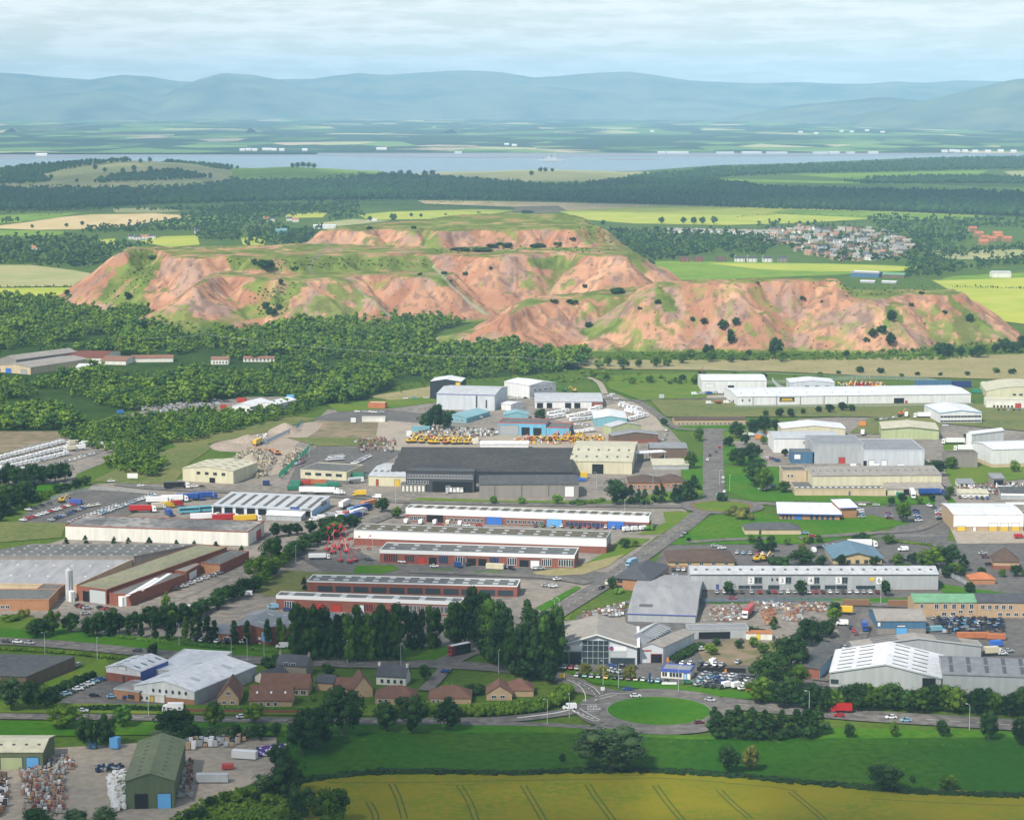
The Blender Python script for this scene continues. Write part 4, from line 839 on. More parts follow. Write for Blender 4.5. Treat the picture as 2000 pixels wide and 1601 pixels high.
bld('gabled_workshop','left of two white gabled workshops in the stone yard by the wood',(454,807),(493,809),792,dep=32,roof='gy',rise=2.2,wall='white_cladding',rf='white_roof',doors=[(468,478,0,4.2,'opening_shade')],cat='workshop')
bld('gabled_workshop','right of two white gabled workshops in the stone yard by the wood',(505,803),(536,805),789,dep=34,roof='gy',rise=1.8,wall='white_cladding',rf='white_roof',doors=[(519,529,0,4.2,'opening_shade')],cat='workshop')
bld('black_warehouse','black clad warehouse with white roof and yellow badge',(840,779),(901,780),745,C=(913,738),roof='gy',rise=2,wall='dark_cladding',rf='white_roof',eaves=-.8,doors=[(890,899,9.5,13.5,'yellow_paint')],cat='warehouse')
bld('tall_warehouse','tall pale grey warehouse with two dark flues on its front',(853,799),(966,802),769,ridge=(978,757),roof='gx',rise=2.5,wall='pale_grey_cladding',rf='pale_roof',sky=(6,[.55],1.2,3),trim='blue_trim',doors=[(930,932,2,11,'dark_trim'),(949,951,2,8,'dark_trim')],cat='warehouse')
bld('small_shed','small white lean-to shed at the right end of the tall pale warehouse',(979,800),(998,802),788,dep=16,roof='gx',rise=1,wall='white_cladding',rf='white_roof',cat='shed')
bld('white_warehouse','bright white corner-on warehouse with shade painted grey on its office side',(985,771),(1034,779),745,C=(1091,748),roof='gx',rise=2,wall='white_cladding',rf='white_roof',sidewall='grey_cladding',rwins=[(.1,.9,4,6,7.2,.6,'white_trim'),(.1,.9,4,1,3,.6,'white_trim')],cat='warehouse')  # grey side cladding: shade of the right-hand face put into colour
bld('workshop_terrace','low white workshops with four dark open bays and brick end',(1045,797),(1177,797),784,ridge=(1182,771),roof='gx',rise=1.8,wall='white_cladding',rf='pale_roof',sky=(7,[.5],1.2,3),doors=[(1049,1060,0,4,O),(1068,1078,0,4,O),(1104,1115,0,4,O),(1122,1133,0,4,O),(1156,1177,0,4.6,'red_brick')],cat='workshop')
bld('teal_shed','pale teal shed left of the small access road below the tall warehouse',(867,823),(911,826),814,C=(931,802),roof='gy',rise=2,wall='teal_cladding',rf='teal_roof',wins=[W_(870,908,4,1,2.4,.4)],cat='shed')
bld('teal_shed','pale teal shed right of the small access road behind the blue works',(984,820),(1032,820),810,C=(1045,804),roof='gy',rise=2,wall='teal_cladding',rf='teal_roof',cat='shed')
bld('blue_works','flat sky-blue workshop with red roof trim and two dark bays',(974,849),(1066,851),826,C=(1072,819),roof='flat',wall='sky_cladding',rf='felt_roof',trim='red_trim',doors=[(976,1013,.5,7,'grey_door'),(1019,1034,0,5.6,O),(1042,1057,0,5.4,O)],cat='workshop')
bld('blue_works','lower sky-blue wing at the right of the blue workshop',(1067,851),(1112,852),835,C=(1122,827),roof='flat',wall='sky_cladding',rf='felt_roof',trim='red_trim',sidewall='navy',cat='workshop')
bld('caravan_works','pale blue shed with white roof amid the parked caravans',(1160,833),(1224,833),817,C=(1238,803),roof='gy',rise=1.8,wall='teal_cladding',rf='white_roof',cat='shed')
bld('twin_gable_works','rear green-grey gabled shed near the bend of the lane',(1194,852),(1252,848),834,C=(1262,824),roof='gy',rise=2.5,wall='lime_cladding',rf='pale_roof',cat='shed')
bld('twin_gable_works','wide shallow-gabled shed with brick base beside the lane',(1196,867),(1285,864),850,C=(1300,842),roof='gy',rise=2.2,wall='brown_cladding',rf='grey_roof',band=('red_brick',.4),trim='light',sidewall='navy',cat='shed')
bld('white_marquee','long white barrel-roofed store behind the black depot',(938,879),(1032,879),867,dep=12,roof='gx',rise=1.2,wall='white_cladding',rf='white_roof',cat='store')
o,*_=bld('depot','huge black-roofed depot with multi-ridge roof in the middle of the estate',(764,943),(1118,945),920,C=(1145,876),roof='gx',n=4,rise=2.2,wall='dark_cladding',rf='black_roof',eaves=.2,cat='depot')
bld('depot_wing','taupe clad depot wing with white square sign at its right end',(937,973),(1130,972),946,ridge=(1128,928),roof='gx',rise=2.5,wall='taupe_cladding',rf='dark_roof',doors=[(1103,1121,.8,7,'white_trim')],wins=[W_(940,1098,3,1,7.5,.005,'dark_trim')],cat='depot')
bld('cream_annex','small cream shed with pale roof left of the black depot',(720,948),(793,950),929,ridge=(800,912),roof='gx',rise=2,wall='cream_cladding',rf='pale_roof',sky=(6,[.5],1.6,3.5),skym='dark_light',doors=[(771,781,0,4.2,'yellow_door'),(735,739,0,4,'red_door')],cat='shed')
bld('office_strip','raised office strip with long ribbon windows on the depot front',(793,960),(926,962),920,dep=12,roof='flat',wall='dark_trim',rf='dark_roof',doors=[(845,922,.1,6.5,O),(870,880,2.5,4.2,'white_trim')],wins=[W_(795,924,22,8.5,10.5,.8,'white_trim'),W_(795,838,8,5.2,6.8,.7,'white_trim')],cat='office')
bld('portable_cabins','pale two-storey cabin block with five square panels before the depot',(783,961),(831,961),948,C=(841,942),roof='flat',wall='taupe_cladding',rf='felt_roof',doors=[(785+7.8*i,790+7.8*i,.5,4,'render')for i in range(6)],cat='cabin')
q,*_=bld('cream_shed','cream shed with skylit ridge roof at the right end of the depot',(1113,924),(1234,926),900,ridge=(1255,873),roof='gx',rise=3,wall='cream_cladding',rf='cream_roof',sky=(6,[.3,.75],1.3,4.5),skym='dark_light',doors=[(1157,1178,0,6,O)],cat='shed')
bld('brown_warehouse','brown clad warehouse with flat grey roof by the tree-lined road',(1270,894),(1342,894),875,C=(1346,864),roof='gx',rise=1,wall='brown_cladding',rf='grey_roof',cat='warehouse')
# white sail canopy
a=P(1242,903);b_=P(1305,884);q=MB();q.box(0,22,0,9,5.6,6.0,M['white_roof']);[q.tube((x,y,0),(x,y,5.6),.15,M['white_trim'])for x in(1,11,21)for y in(1,8)];o=q.link('canopy',None,loc=(a[0],a[1],0),rz=.35);tag(o,'bright white sloping canopy on posts beside the cream shed','canopy')
bld('covered_store','low pale-roofed store beyond the brown-roofed offices',(1275,917),(1345,917),908,dep=18,roof='mono',wall='grey_cladding',rf='cream_roof',cat='store')
bld('hipped_offices','left brown hip-roofed office beside the dark evergreen trees',(1228,955),(1290,955),943,dep=22,roof='hip',wall='orange_brick',rf='brown_roof',wins=[W_(1232,1286,5,1,2.4,.5)],cat='office')
bld('hipped_offices','right brown hip-roofed office nearest the avenue',(1296,953),(1342,952),942,dep=20,roof='hip',wall='orange_brick',rf='brown_roof',wins=[W_(1300,1338,4,1,2.4,.5)],cat='office')
bld('recycling_shed','cream-grey recycling shed beside the rubble yard',(357,939),(456,945),914,C=(499,903),roof='gy',rise=1.8,wall='cream_cladding',rf='cream_roof',sky=(4,[.3,.7],1,3.5),skym='dark_light',doors=[(410,420,0,3,O)],wins=[W_(380,445,4,5,6.4,.4,'dark_trim')],cat='shed')
bld('cream_office','flat cream office block between the skips and the car park',(587,934),(677,939),918,C=(692,908),roof='flat',wall='cream_cladding',rf='felt_roof',wins=[W_(592,672,4,2.6,4,.55,'dark_trim')],cat='office')
bld('truck_depot','white vehicle workshop with ribbed roof and a row of dark bays',(414,1001),(609,1010),988,C=(666,978),roof='mono',rise=2.5,wall='white_cladding',rf='pale_roof',eaves=.5,sky=(9,[.5],2.2,24),skym='dark_light',doors=[(417+22*i,433+22*i,0,4.2,O,'pale_blue')for i in range(5)]+[(590,606,0,4.4,O),(568,585,4.2,5.4,'blue_trim')],sidewall='pale_blue',rdoors=[(.5,.8,3,6,'glass')],cat='workshop')
bld('entrance_canopy','low white customer lean-to on the front of the truck workshop',(520,1015),(588,1018),1005,dep=8,roof='mono',rise=1.2,wall='grey_cladding',rf='white_roof',cat='lean-to')
bld('white_warehouse','long whitewashed warehouse with patched dark flat roof at left',(128,1053),(485,1066),1027,C=(541,1020),roof='flat',wall='render',rf='patched_roof',trim='red_brick',rdoors=[(.5,.8,0,5,'red_door')],cat='warehouse')
bld('factory_hall','factory hall with wide pale grey roof at the left edge',(-180,1153),(150,1158),1138,C=(262,1092),skew=True,roof='flat',wall='beige_render',rf='ribbed_grey',sky=(9,[.3,.7],1,1),skym='white_trim',cat='factory')
bld('factory_hall','factory hall with dark mossy roof dotted with small white cowls',(-70,1108),(262,1108),1087,C=(383,1064),skew=True,roof='flat',wall='taupe_cladding',rf='felt_roof',sky=(14,[.12,.38,.64,.88],1.3,1.3),skym='light',cat='factory')
bld('factory_spine','long red-brick factory range with flat tan roof',(150,1172),(209,1180),1145,C=(443,1070),skew=True,roof='flat',wall='red_brick',rf='tan_roof',trim='red_brick',doors=[(163,174,0,5,O),(176,207,0,6.2,'light')],cat='factory')
bld('factory_annex','low dark-roofed annex with long rooflights along the brick range',(214,1182),(256,1184),1160,C=(363,1122),skew=True,roof='flat',wall='red_brick',rf='felt_roof',sky=(1,[.35,.6],2,40,.3,.9),skym='white_trim',cat='factory')
bld('factory_annex','small red-brick block with pale flat roof beside the brick range',(318,1130),(364,1136),1112,C=(392,1102),skew=True,roof='flat',wall='red_brick',rf='taupe_roof',rdoors=[(.2,.7,0,3.5,'white_trim')],cat='factory')
bld('factory_annex','dark-roofed brick block at the upper right end of the factory',(392,1118),(430,1122),1100,C=(486,1078),skew=True,roof='flat',wall='orange_brick',rf='felt_roof',trim='red_brick',sidewall='red_brick',cat='factory')
bld('brick_offices','low red-brick factory offices with white windows at far left',(-80,1192),(96,1192),1172,dep=22,roof='flat',wall='orange_brick',rf='felt_roof',wins=[W_(-60,20,8,1,2.4,.7)],cat='office')
bld('brick_offices','small brick plant room behind the low factory offices',(68,1170),(110,1171),1154,dep=14,roof='flat',wall='orange_brick',rf='felt_roof',cat='office')
def tank(name,label,u,v,r,h,m='pale_roof',cone=1.2,legs=False):
    x,y,_=P(u,v);o=empty(name,(x,y,0));tag(o,label,'silo' if h>8 else 'tank');q=MB();q.tube((0,0,2 if legs else 0),(0,0,h),r,M[m],14);q.link('shell',o);q=MB();q.tube((0,0,h+.01),(0,0,h+cone),r,M[m],14,r*.15);q.link('cap',o)
    q=MB();q.box(-.3,.3,-r-.35,-r-.25,0,h,M['light']);q.link('ladder',o)
    if legs:
        for i in range(4):q=MB();a=i*pi/2+.7;q.tube((cos(a)*r*.8,sin(a)*r*.8,0),(cos(a)*r*.8,sin(a)*r*.8,2),.15,M['light']);q.link('leg',o)
tank('silo','tall pale grey silo standing at the corner of the brick range',136,1172,1.8,14.5);tank('storage_tank','squat white storage tank in front of the factory annex',242,1182,2.5,4.6,'white_trim',.3);tank('storage_tank','short white vessel at the foot of the tall silo',141,1174,1.5,5,'white_trim',.3)
BD='blue_door'
bld('workshop_terrace','northern terrace of small units with white fascia and blue doors',(793,1018),(1267,1035),993,C=(1294,1003),roof='flat',wall='red_brick',rf='mossy_roof',fascia=('white_trim',.58),sky=(22,[.3,.75],2.4,3),trim='white_trim',doors=[(835,866,0,4.2,O),(952,983,0,4.2,BD),(1070,1100,0,4.2,'sky_door'),(1188,1220,0,4.4,BD)],wins=[W_(800,832,4,1,3.2,.75,'white_trim'),W_(872,948,9,1,3,.7,'white_trim'),W_(990,1064,9,1,3,.7),W_(1106,1182,9,1,3,.7,'blue_trim'),W_(1226,1262,4,1,3,.7,'blue_trim')],cat='workshop')
bld('long_warehouse','middle terrace with blank white upper wall over red brick',(692,1064),(1184,1081),1036,C=(1213,1040),roof='flat',wall='red_brick',rf='mossy_roof',fascia=('white_trim',.48,'grey_cladding'),sky=(16,[.3,.7],2.4,2.6),trim='light',cat='workshop')
bld('workshop_terrace','southern terrace with white-framed windows and a red door',(742,1099),(1122,1110),1075,C=(1172,1072),roof='flat',wall='red_brick',rf='felt_roof',fascia=('white_trim',.80,'brown_cladding'),sky=(9,[.3,.75],2.6,3),trim='white_trim',doors=[(816,832,0,3.6,'red_door'),(839,853,0,3.6,O),(914,930,0,3.6,O),(936,951,0,3.6,'opening_shade'),(1016,1033,0,3.6,O),(1037,1054,0,3.6,'white_trim')],wins=[W_(750,777,6,1,4.6,.8,'red_trim'),W_(791,810,4,1,4.4,.8,'red_trim'),W_(858,876,4,1,4.4,.8,'blue_trim'),W_(890,910,4,1,4.4,.8),W_(957,975,4,1,4.4,.8,'blue_trim'),W_(992,1010,4,1,4.4,.8),W_(1058,1078,5,1,4.4,.8),W_(1091,1120,6,1,4.4,.8)],cat='workshop')
bld('dark_terrace','dark glazed terrace with many square roof domes behind the poplars',(600,1156),(1010,1166),1136,C=(1060,1134),roof='flat',wall='red_brick',rf='felt_roof',sky=(14,[.35,.8],2.8,3),trim='white_trim',wins=[W_(618,1005,11,.8,3.2,.82,'dark_trim')],cat='workshop')
bld('red_door_terrace','front terrace with red doors half hidden by tall poplars',(540,1190),(900,1203),1164,C=(1000,1172),roof='flat',wall='red_brick',rf='felt_roof',sky=(7,[.3,.8],2.8,3.2),trim='white_trim',fascia=('white_trim',.82,'brown_cladding'),doors=[(612,632,0,3.6,'red_door'),(648,667,0,3.6,'red_door'),(740,752,0,3.6,'red_door'),(700,712,0,3.6,'white_trim')],wins=[W_(556,575,4,1,4.2,.8,'white_trim'),W_(712,730,4,1,4.2,.8,'red_trim'),W_(770,890,16,1,4.2,.7,'white_trim')],cat='workshop')
bld('brick_works','red-brick works with grey ridged roof and blue shutter behind slim trees',(455,1254),(700,1266),1224,C=(738,1206),roof='gy',n=4,rise=1.6,wall='red_brick',rf='grey_roof',sky=(2,[.5],1,3),doors=[(513,530,1.2,5,'sky_door','white_trim'),(505,510,0,3,'white_trim')],cat='works')
bld('brick_office','small red-brick office with white windows at the end of the works',(405,1252),(451,1256),1234,C=(478,1226),roof='mono',rise=1,wall='red_brick',rf='grey_roof',wins=[W_(406,430,2,1,2.5,.6),W_(436,450,1,1,2.5,.8),W_(406,430,2,0,.01,.1)][:2],cat='office')
bld('small_hut','tiny orange-brick hut with white tank near the hedge',(464,1156),(485,1158),1146,dep=5,roof='flat',wall='orange_brick',rf='felt_roof',cat='hut')
# right half
bld('long_units','long pale grey unit terrace with numbered white panels',(1349,1153),(1832,1153),1122,ridge=(1822,1105),roof='gx',rise=2.2,wall='grey_cladding',rf='pale_roof',trim='dark_trim',band=('brown_cladding',.06),sky=(22,[.55],1.3,1.8),skym='dark_light',
    doors=[(1399,1403,0,3,'blue_trim')]+[(u,u+11,3.2,6.6,'white_trim','white_trim')for u in(1461,1522,1578,1632,1711)],wins=[W_(1473,1488,1,3.6,6.6,.95,'grey_door'),W_(1534,1545,1,3.6,6.6,.95,'grey_door'),W_(1588,1600,1,3.6,6.6,.95,'grey_door'),W_(1644,1655,1,3.6,6.6,.95,'grey_door'),W_(1441,1490,2,1,2.6,.9,'grey_door'),W_(1500,1522,1,1,2.6,.95,'dark_trim'),W_(1582,1602,1,1,2.6,.95,'dark_trim'),W_(1610,1655,2,1,2.6,.9,'dark_trim'),W_(1671,1710,1,1,2.4,.95,'dark_trim'),W_(1503,1522,2,5,6,.25,'dark_trim')],cat='units')
oo=bpy.data.objects['long_units'];Wt=[(1466,'2'),(1527,'3'),(1583,'4'),(1637,'5'),(1716,'6')]
sc_=float(np.hypot(*(np.array(P(1832,1153)[:2])-np.array(P(1349,1153)[:2]))))/(1832-1349)
for u,s in Wt:text(s,3.0,M['dark_trim'],oo,((u+.5-1349)*sc_,-.16,4.9),name='unit_number')
text('RS',1.2,M['yellow_paint'],oo,((1702-1349)*sc_,-.16,5.6),name='badge')if False else None
q=MB();q.tube((0,-.1,0),(0,-.04,0),1.1,M['yellow_paint'],10);link('badge',q.mesh('badge'),oo,((1703-1349)*sc_,-.03,5.7))
bld('grey_shed','large grey shed with big sloping roof beside the tile yard',(1226,1213),(1358,1217),1198,ridge=(1384,1150),roof='gx',rise=3,wall='grey_cladding',rf='ribbed_grey',trim='blue_trim',sky=(2,[.3],3,4,.14,.34),skym='dark_light',rdoors=[(.05,.35,0,4,'white_trim')],cat='shed')
bld('orange_office','two-storey orange-brick office with dark hipped roof at the junction',(1202,1150),(1268,1155),1128,C=(1314,1105),roof='hip',rise=4,wall='orange_brick',rf='slate_roof',eaves=.9,wins=[W_(1206,1216,1,3.6,5,.9,'dark_trim'),W_(1249,1264,1,3.6,5,.9,'dark_trim'),W_(1206,1216,1,.6,2,.9,'dark_trim')],rwins=[(.05,.95,6,3.4,5,.45,'white_trim')],cat='office')
bld('brown_roof_offices','single-storey offices with broad brown hipped roof and yellow walls',(1305,1107),(1434,1107),1096,dep=26,roof='hip',rise=4,wall='yellow_brick',rf='brown_roof',band=('orange_brick',.35),eaves=.8,wins=[W_(1310,1430,5,1,2.2,.3)],cat='office')
bld('white_centre','white swooping-roofed orange-brick centre beside its car park',(1522,1014),(1640,1016),1003,dep=24,roof='mono',rise=2.2,wall='orange_brick',rf='white_roof',trim='blue_trim',eaves=1.2,doors=[(1552,1566,0,2.6,'blue_door')],wins=[W_(1526,1548,3,.5,2.6,.4,'blue_trim'),W_(1580,1632,5,.5,2.6,.5,'blue_trim')],cat='office')
bld('white_centre','taller end wing of the white-roofed orange-brick centre',(1642,1012),(1673,1011),992,dep=16,roof='mono',rise=2,wall='orange_brick',rf='white_roof',trim='blue_trim',eaves=1,cat='office')
bld('dark_bungalow','low cream building with dark pitched roof on the lawn by the roundabout',(1455,1044),(1564,1044),1034,dep=14,roof='hip',rise=2.8,wall='beige_render',rf='dark_roof',doors=[(1483,1486,0,2.2,'dark_trim')],cat='building')
bld('blue_roof_shed','blue-grey shallow-gabled shed with a lorry behind it',(1627,1101),(1722,1101),1090,dep=30,roof='gy',rise=3,wall='yellow_brick',rf='blue_roof',eaves=1,wins=[W_(1632,1700,4,.6,2,.4,'dark_trim')],cat='shed')
bld('yellow_door_depot','white depot with three yellow roller doors at the right',(1862,1037),(1998,1037),1005,C=(1992,983),roof='gx',n=1,rise=1,wall='buff_brick',rf='white_roof',fascia=('white_trim',.28),doors=[(1931,1947,0,4.6,'yellow_door'),(1953,1969,0,4.6,'yellow_door'),(1975,1991,0,4.6,'yellow_door'),(1869,1885,.3,2.8,'yellow_paint'),(1900,1906,0,2.4,'white_trim')],cat='depot')
bld('brown_hall','small hall with steep dark brown pyramid roof at right',(1940,1112),(1990,1113),1096,dep=14,roof='hip',rise=6,wall='buff_brick',rf='brown_roof',band=('red_brick',.5),eaves=.6,cat='hall')
bld('orange_hut','little brick building with a bright orange hipped roof',(1895,1141),(1944,1141),1131,dep=10,roof='hip',rise=2.6,wall='orange_brick',rf='orange_tile',cat='building')
bld('green_roof_block','two-storey brick block with mint green roof and white windows',(1785,1205),(1908,1205),1176,ridge=(1907,1159),roof='gx',rise=2.2,wall='buff_brick',rf='green_roof',wins=[W_(1794,1806,1,4.2,6.2,.5),W_(1820,1905,5,4.0,6.2,.42),W_(1835,1870,2,.8,2.4,.5),W_(1866,1905,2,2,3.2,.4)],cat='block')
bld('brick_block','two-storey brick block with grey roof right of the mint green roof',(1909,1206),(2080,1207),1176,dep=16,roof='gx',rise=2.4,wall='buff_brick',rf='slate_roof',wins=[W_(1912,1980,5,4.0,6.0,.5),W_(1945,2040,6,1,2.4,.5)],cat='block')
bld('blue_shed','blue clad shed with grey roof and white round badge',(1713,1238),(1808,1238),1212,ridge=(1812,1190),roof='gx',rise=2.4,wall='blue_cladding',rf='taupe_roof',band=('taupe_cladding',.42),sidewall='navy',doors=[(1750,1772,0,3,'sky_door'),(1713.5,1719,3.6,5.4,'white_trim'),(1752,1768,3.4,4,'white_trim')],cat='shed')
bld('twin_slope_warehouse','broad grey warehouse with shallow double-slope roof, rear of the pair',(1668,1287),(1916,1285),1262,C=(1932,1250),roof='gy',rise=3.5,wall='grey_cladding',rf='taupe_roof',sky=(3,[.5],1.2,11),skym='dark_light',trim='light',cat='warehouse')
bld('white_roof_warehouse','white-roofed gabled warehouse with striped skylights and dark doorway',(1620,1340),(1838,1352),1312,C=(1856,1280),roof='gy',rise=4.5,wall='grey_cladding',rf='white_roof',sky=(6,[.25,.6],.9,6),skym='dark_light',trim='light',doors=[(1802,1826,0,5.5,O)],wins=[W_(1622,1638,1,1.5,3,.9,'dark_trim')],cat='warehouse')
bld('grey_roof_warehouse','long grey-roofed warehouse running off the right edge',(1841,1356),(2120,1366),1316,ridge=(2110,1293),roof='gx',rise=3,wall='grey_cladding',rf='grey_roof',sky=(8,[.35,.85],1.5,6),skym='dark_light',cat='warehouse')
bld('brown_shed','old dark-roofed brick shed behind the big dark trees',(1560,1322),(1600,1328),1300,C=(1645,1262),skew=True,roof='mono',rise=.8,wall='red_brick',rf='dark_roof',sidewall='pale_blue',cat='shed')
bld('flat_store','low flat-roofed store behind the dealership yard',(1345,1248),(1462,1246),1230,dep=9,roof='flat',wall='grey_cladding',rf='grey_roof',doors=[(1365,1425,0,3,O)],cat='store')
bld('container_store','long white container with yellow centre and orange roof edge',(1457,1249),(1508,1250),1237,dep=4,roof='flat',wall='render',rf='orange_tile',trim='orange_brick',doors=[(1478,1484,0,2.6,'yellow_paint','yellow_paint')],cat='container')
# dealership
o,Wd,Dd,Hd=bld('showroom','grey glass-fronted car showroom with peaked white-edged roof',(1087,1296),(1244,1298),1260,dep=34,C=(1300,1250),roof='gy',rise=5.2,wall='pale_grey_cladding',rf='taupe_roof',trim='white_trim',eaves=1.2,doors=[(1137,1189,.2,10.2,'glass','light'),(1090,1111,.2,5.3,'glass','light'),(1112,1136,.2,5.3,'glass','light'),(1192,1240,.2,3.0,'glass','light'),(1106,1135,6,8,'white_trim','white_trim'),(1190,1223,6,8,'white_trim','white_trim'),(1192,1222,3.4,5.4,'light','light')],cat='showroom')
q=MB()
for x in np.linspace(.32,.65,6):q.box(x*Wd-.08,x*Wd+.08,-.34,-.2,.1,10.3,M['light'])
for z_ in(2.8,5.6,8.2):q.box(.32*Wd,.65*Wd,-.36,-.22,z_-.07,z_+.07,M['light'])
q.link('glazing_bars',o)
for u in(1110,1194):q=MB();q.tube(((u-1087)/157*Wd,-.3,7),((u-1087)/157*Wd,-.22,7),.95,M['blue_trim'],14);q.tube(((u-1087)/157*Wd,-.36,7),((u-1087)/157*Wd,-.31,7),.6,M['red_door'],14);q.link('emblem',o)
bld('dark_roof_showroom','dark-roofed middle range of the dealership with pale rooflights',(1196,1290),(1252,1290),1262,C=(1310,1226),skew=True,roof='gy',rise=2.5,wall='grey_cladding',rf='grey_roof',sky=(7,[.75],1,5.5,.4,.95),cat='showroom')
o,W2,D2,H2=bld('service_workshop','grey dealership workshop with red lettering over its open bay',(1250,1294),(1295,1294),1264,C=(1356,1236),skew=True,roof='gy',rise=1.8,wall='pale_grey_cladding',rf='taupe_roof',doors=[(1272,1293,0,3.8,O,'red_trim')],cat='workshop')
q=MB();q.box(1,4.6,-.22,-.15,5.1,5.6,M['red_trim']);q.link('sign_strip',o)
bld('sales_cabin','small white sales cabin with blue fascia on the forecourt',(1291,1323),(1348,1327),1307,C=(1361,1301),roof='flat',wall='render',rf='grey_roof',trim='blue_trim',fascia=('blue_trim',.8,'light'),wins=[W_(1293,1303,2,1,2.4,.6,'dark_trim'),W_(1307,1332,4,1,2.4,.6,'dark_trim')],doors=[(1336,1341,0,2.4,'pale_blue')],cat='cabin')
# north east
bld('white_shed','white shed with brown doorway at the left of the northern row',(1371,766),(1497,766),743,ridge=(1497,732),roof='gx',rise=2,wall='white_cladding',rf='white_roof',doors=[(1422,1433,0,5.5,'opening_shade'),(1378,1394,4.5,6.5,'white_trim')],wins=[W_(1460,1494,3,2.6,3.6,.5,'dark_trim')],cat='shed')
bld('pale_office','pale blue-white two-storey office north of the long white shed',(1543,768),(1630,768),747,dep=26,roof='gy',rise=1.6,wall='pale_grey_cladding',rf='white_roof',wins=[W_(1566,1625,3,5,6,.4,'dark_trim'),W_(1566,1625,3,1.5,2.6,.5,'dark_trim')],cat='office')
o,Wl,*_=bld('long_white_shed','very long low white shed with black and yellow signboard',(1440,793),(1896,787),775,ridge=(1885,757),roof='gx',rise=1.4,wall='white_cladding',rf='white_roof',trim='light',sky=(11,[.5],.9,1.2,0,.62),skym='dark_light',doors=[(1522,1550,3.0,6.2,'black_paint','black_paint'),(1745,1764,0,4.6,O),(1767,1771,0,2.4,'red_door')]+[(1470+46*i,1470.3+46*i,0,7,'light')for i in range(5)],wins=[W_(1443,1470,2,4,5,.2,'dark_trim')],cat='shed')
for k,(a_,b2,z_)in enumerate([(1526,1546,5.1),(1524,1548,4.0)]):q=MB();q.box((a_-1440)/456*Wl,(b2-1440)/456*Wl,-.2,-.14,z_-.35,z_+.35,M['yellow_paint']);q.link('sign_strip',o)
bld('striped_office','white two-storey office with two ribbon-window bands',(1835,827),(1917,826),806,dep=42,roof='gy',rise=1.8,wall='white_cladding',rf='white_roof',trim='pale_blue',wins=[W_(1836,1916,12,4.6,5.6,.8,'dark_trim'),W_(1836,1916,12,1.4,2.2,.85,'dark_trim')],sidewall='blue_cladding',cat='office')
bld('cream_warehouse','cream warehouse with curved roofline at the upper right edge',(1926,778),(2060,780),764,dep=50,roof='arch',rise=4,wall='cream_cladding',rf='cream_roof',wins=[W_(1975,2000,2,3,4,.5,'dark_trim')],cat='warehouse')
bld('cream_units','cream unit row with red doors at the upper right edge',(1926,797),(2060,799),783,dep=18,roof='flat',wall='render',rf='cream_roof',doors=[(1983,1994,0,4,'red_door')],wins=[W_(1938,1980,6,.5,2.4,.5,'orange_brick')],cat='units')
bld('lime_warehouse','pale lime-green gabled warehouse by the lorry park',(1721,856),(1834,858),838,C=(1832,826),roof='gy',rise=1.8,wall='lime_cladding',rf='cream_roof',trim='olive_roof',cat='warehouse')
bld('white_factory','rear white shallow-gabled factory near the orange skips',(1527,853),(1651,853),836,C=(1650,826),roof='gy',rise=2.2,wall='cream_cladding',rf='white_roof',trim='white_trim',cat='factory')
bld('white_factory','front white factory hall with grey roof slope near the big trees',(1511,884),(1641,884),856,C=(1641,842),roof='gx',rise=1,wall='white_cladding',rf='pale_roof',doors=[(1569,1585,6,7.4,'grey_door')],wins=[W_(1600,1632,3,5.2,6,.3,'dark_trim')],cat='factory')
bld('grey_plant','left part of the flat grey food plant with plant on its roof',(1587,905),(1686,905),868,dep=38,roof='flat',wall='grey_cladding',rf='grey_roof',doors=[(1638,1650,0,4,'red_door')],cat='factory')
bld('grey_plant','right part of the flat grey food plant with loading dock doors',(1687,912),(1805,912),880,C=(1804,858),roof='flat',wall='pale_grey_cladding',rf='grey_roof',doors=[(1697,1708,.8,4.4,'white_trim'),(1721,1732,.8,4.4,'white_trim'),(1686.5,1692,0,4,O)],cat='factory')
bld('blue_cabin','blue box-shaped cabin with white square sign beside the grey plant',(1546,905),(1590,905),884,dep=14,roof='flat',wall='blue_cladding',rf='felt_roof',doors=[(1551,1563,3,6,'white_trim')],cat='cabin')
bld('buff_offices','three-storey buff office tower at the left end of the long works',(1528,952),(1575,952),920,dep=16,roof='flat',wall='beige_render',rf='felt_roof',wins=[W_(1536,1550,2,6.5,8,.5),W_(1536,1550,2,2.5,4,.5)],cat='office')
bld('beige_works','long beige works with two rows of small roof vents',(1587,962),(1838,960),929,dep=22,roof='mono',rise=2,wall='cream_cladding',rf='taupe_roof',sky=(18,[.5],1,2),skym='dark_light',cat='works')
bld('beige_works','lower beige range with vented roof and dark loading bay',(1733,967),(1843,966),955,dep=18,roof='mono',rise=3.4,wall='cream_cladding',rf='taupe_roof',sky=(8,[.6],1,2),skym='dark_light',doors=[(1765,1777,0,3.4,O),(1810,1820,0,3.4,'brown_cladding')],cat='works')
bld('flat_works','low beige works with dark roof and a line of white roof cones',(1553,968),(1730,968),956,dep=26,roof='flat',wall='beige_render',rf='felt_roof',sky=(16,[.25],1.6,2),skym='white_trim',doors=[(1658,1660,0,2.6,'blue_door')],cat='works')
bld('white_hall','very large bright white hall at the right edge',(1938,914),(2120,908),878,C=(2070,858),roof='gx',rise=1.5,wall='white_cladding',rf='white_roof',band=('beige_render',.22),cat='hall')
bld('white_hall','narrower white hall with stepped roof behind the large one',(1897,880),(1960,872),848,C=(1990,836),roof='gx',rise=1.5,wall='white_cladding',rf='white_roof',cat='hall')
bld('grey_block','plain grey concrete block below the striped lorry',(1846,913),(1909,913),886,dep=12,roof='flat',wall='taupe_cladding',rf='mossy_roof',cat='building')
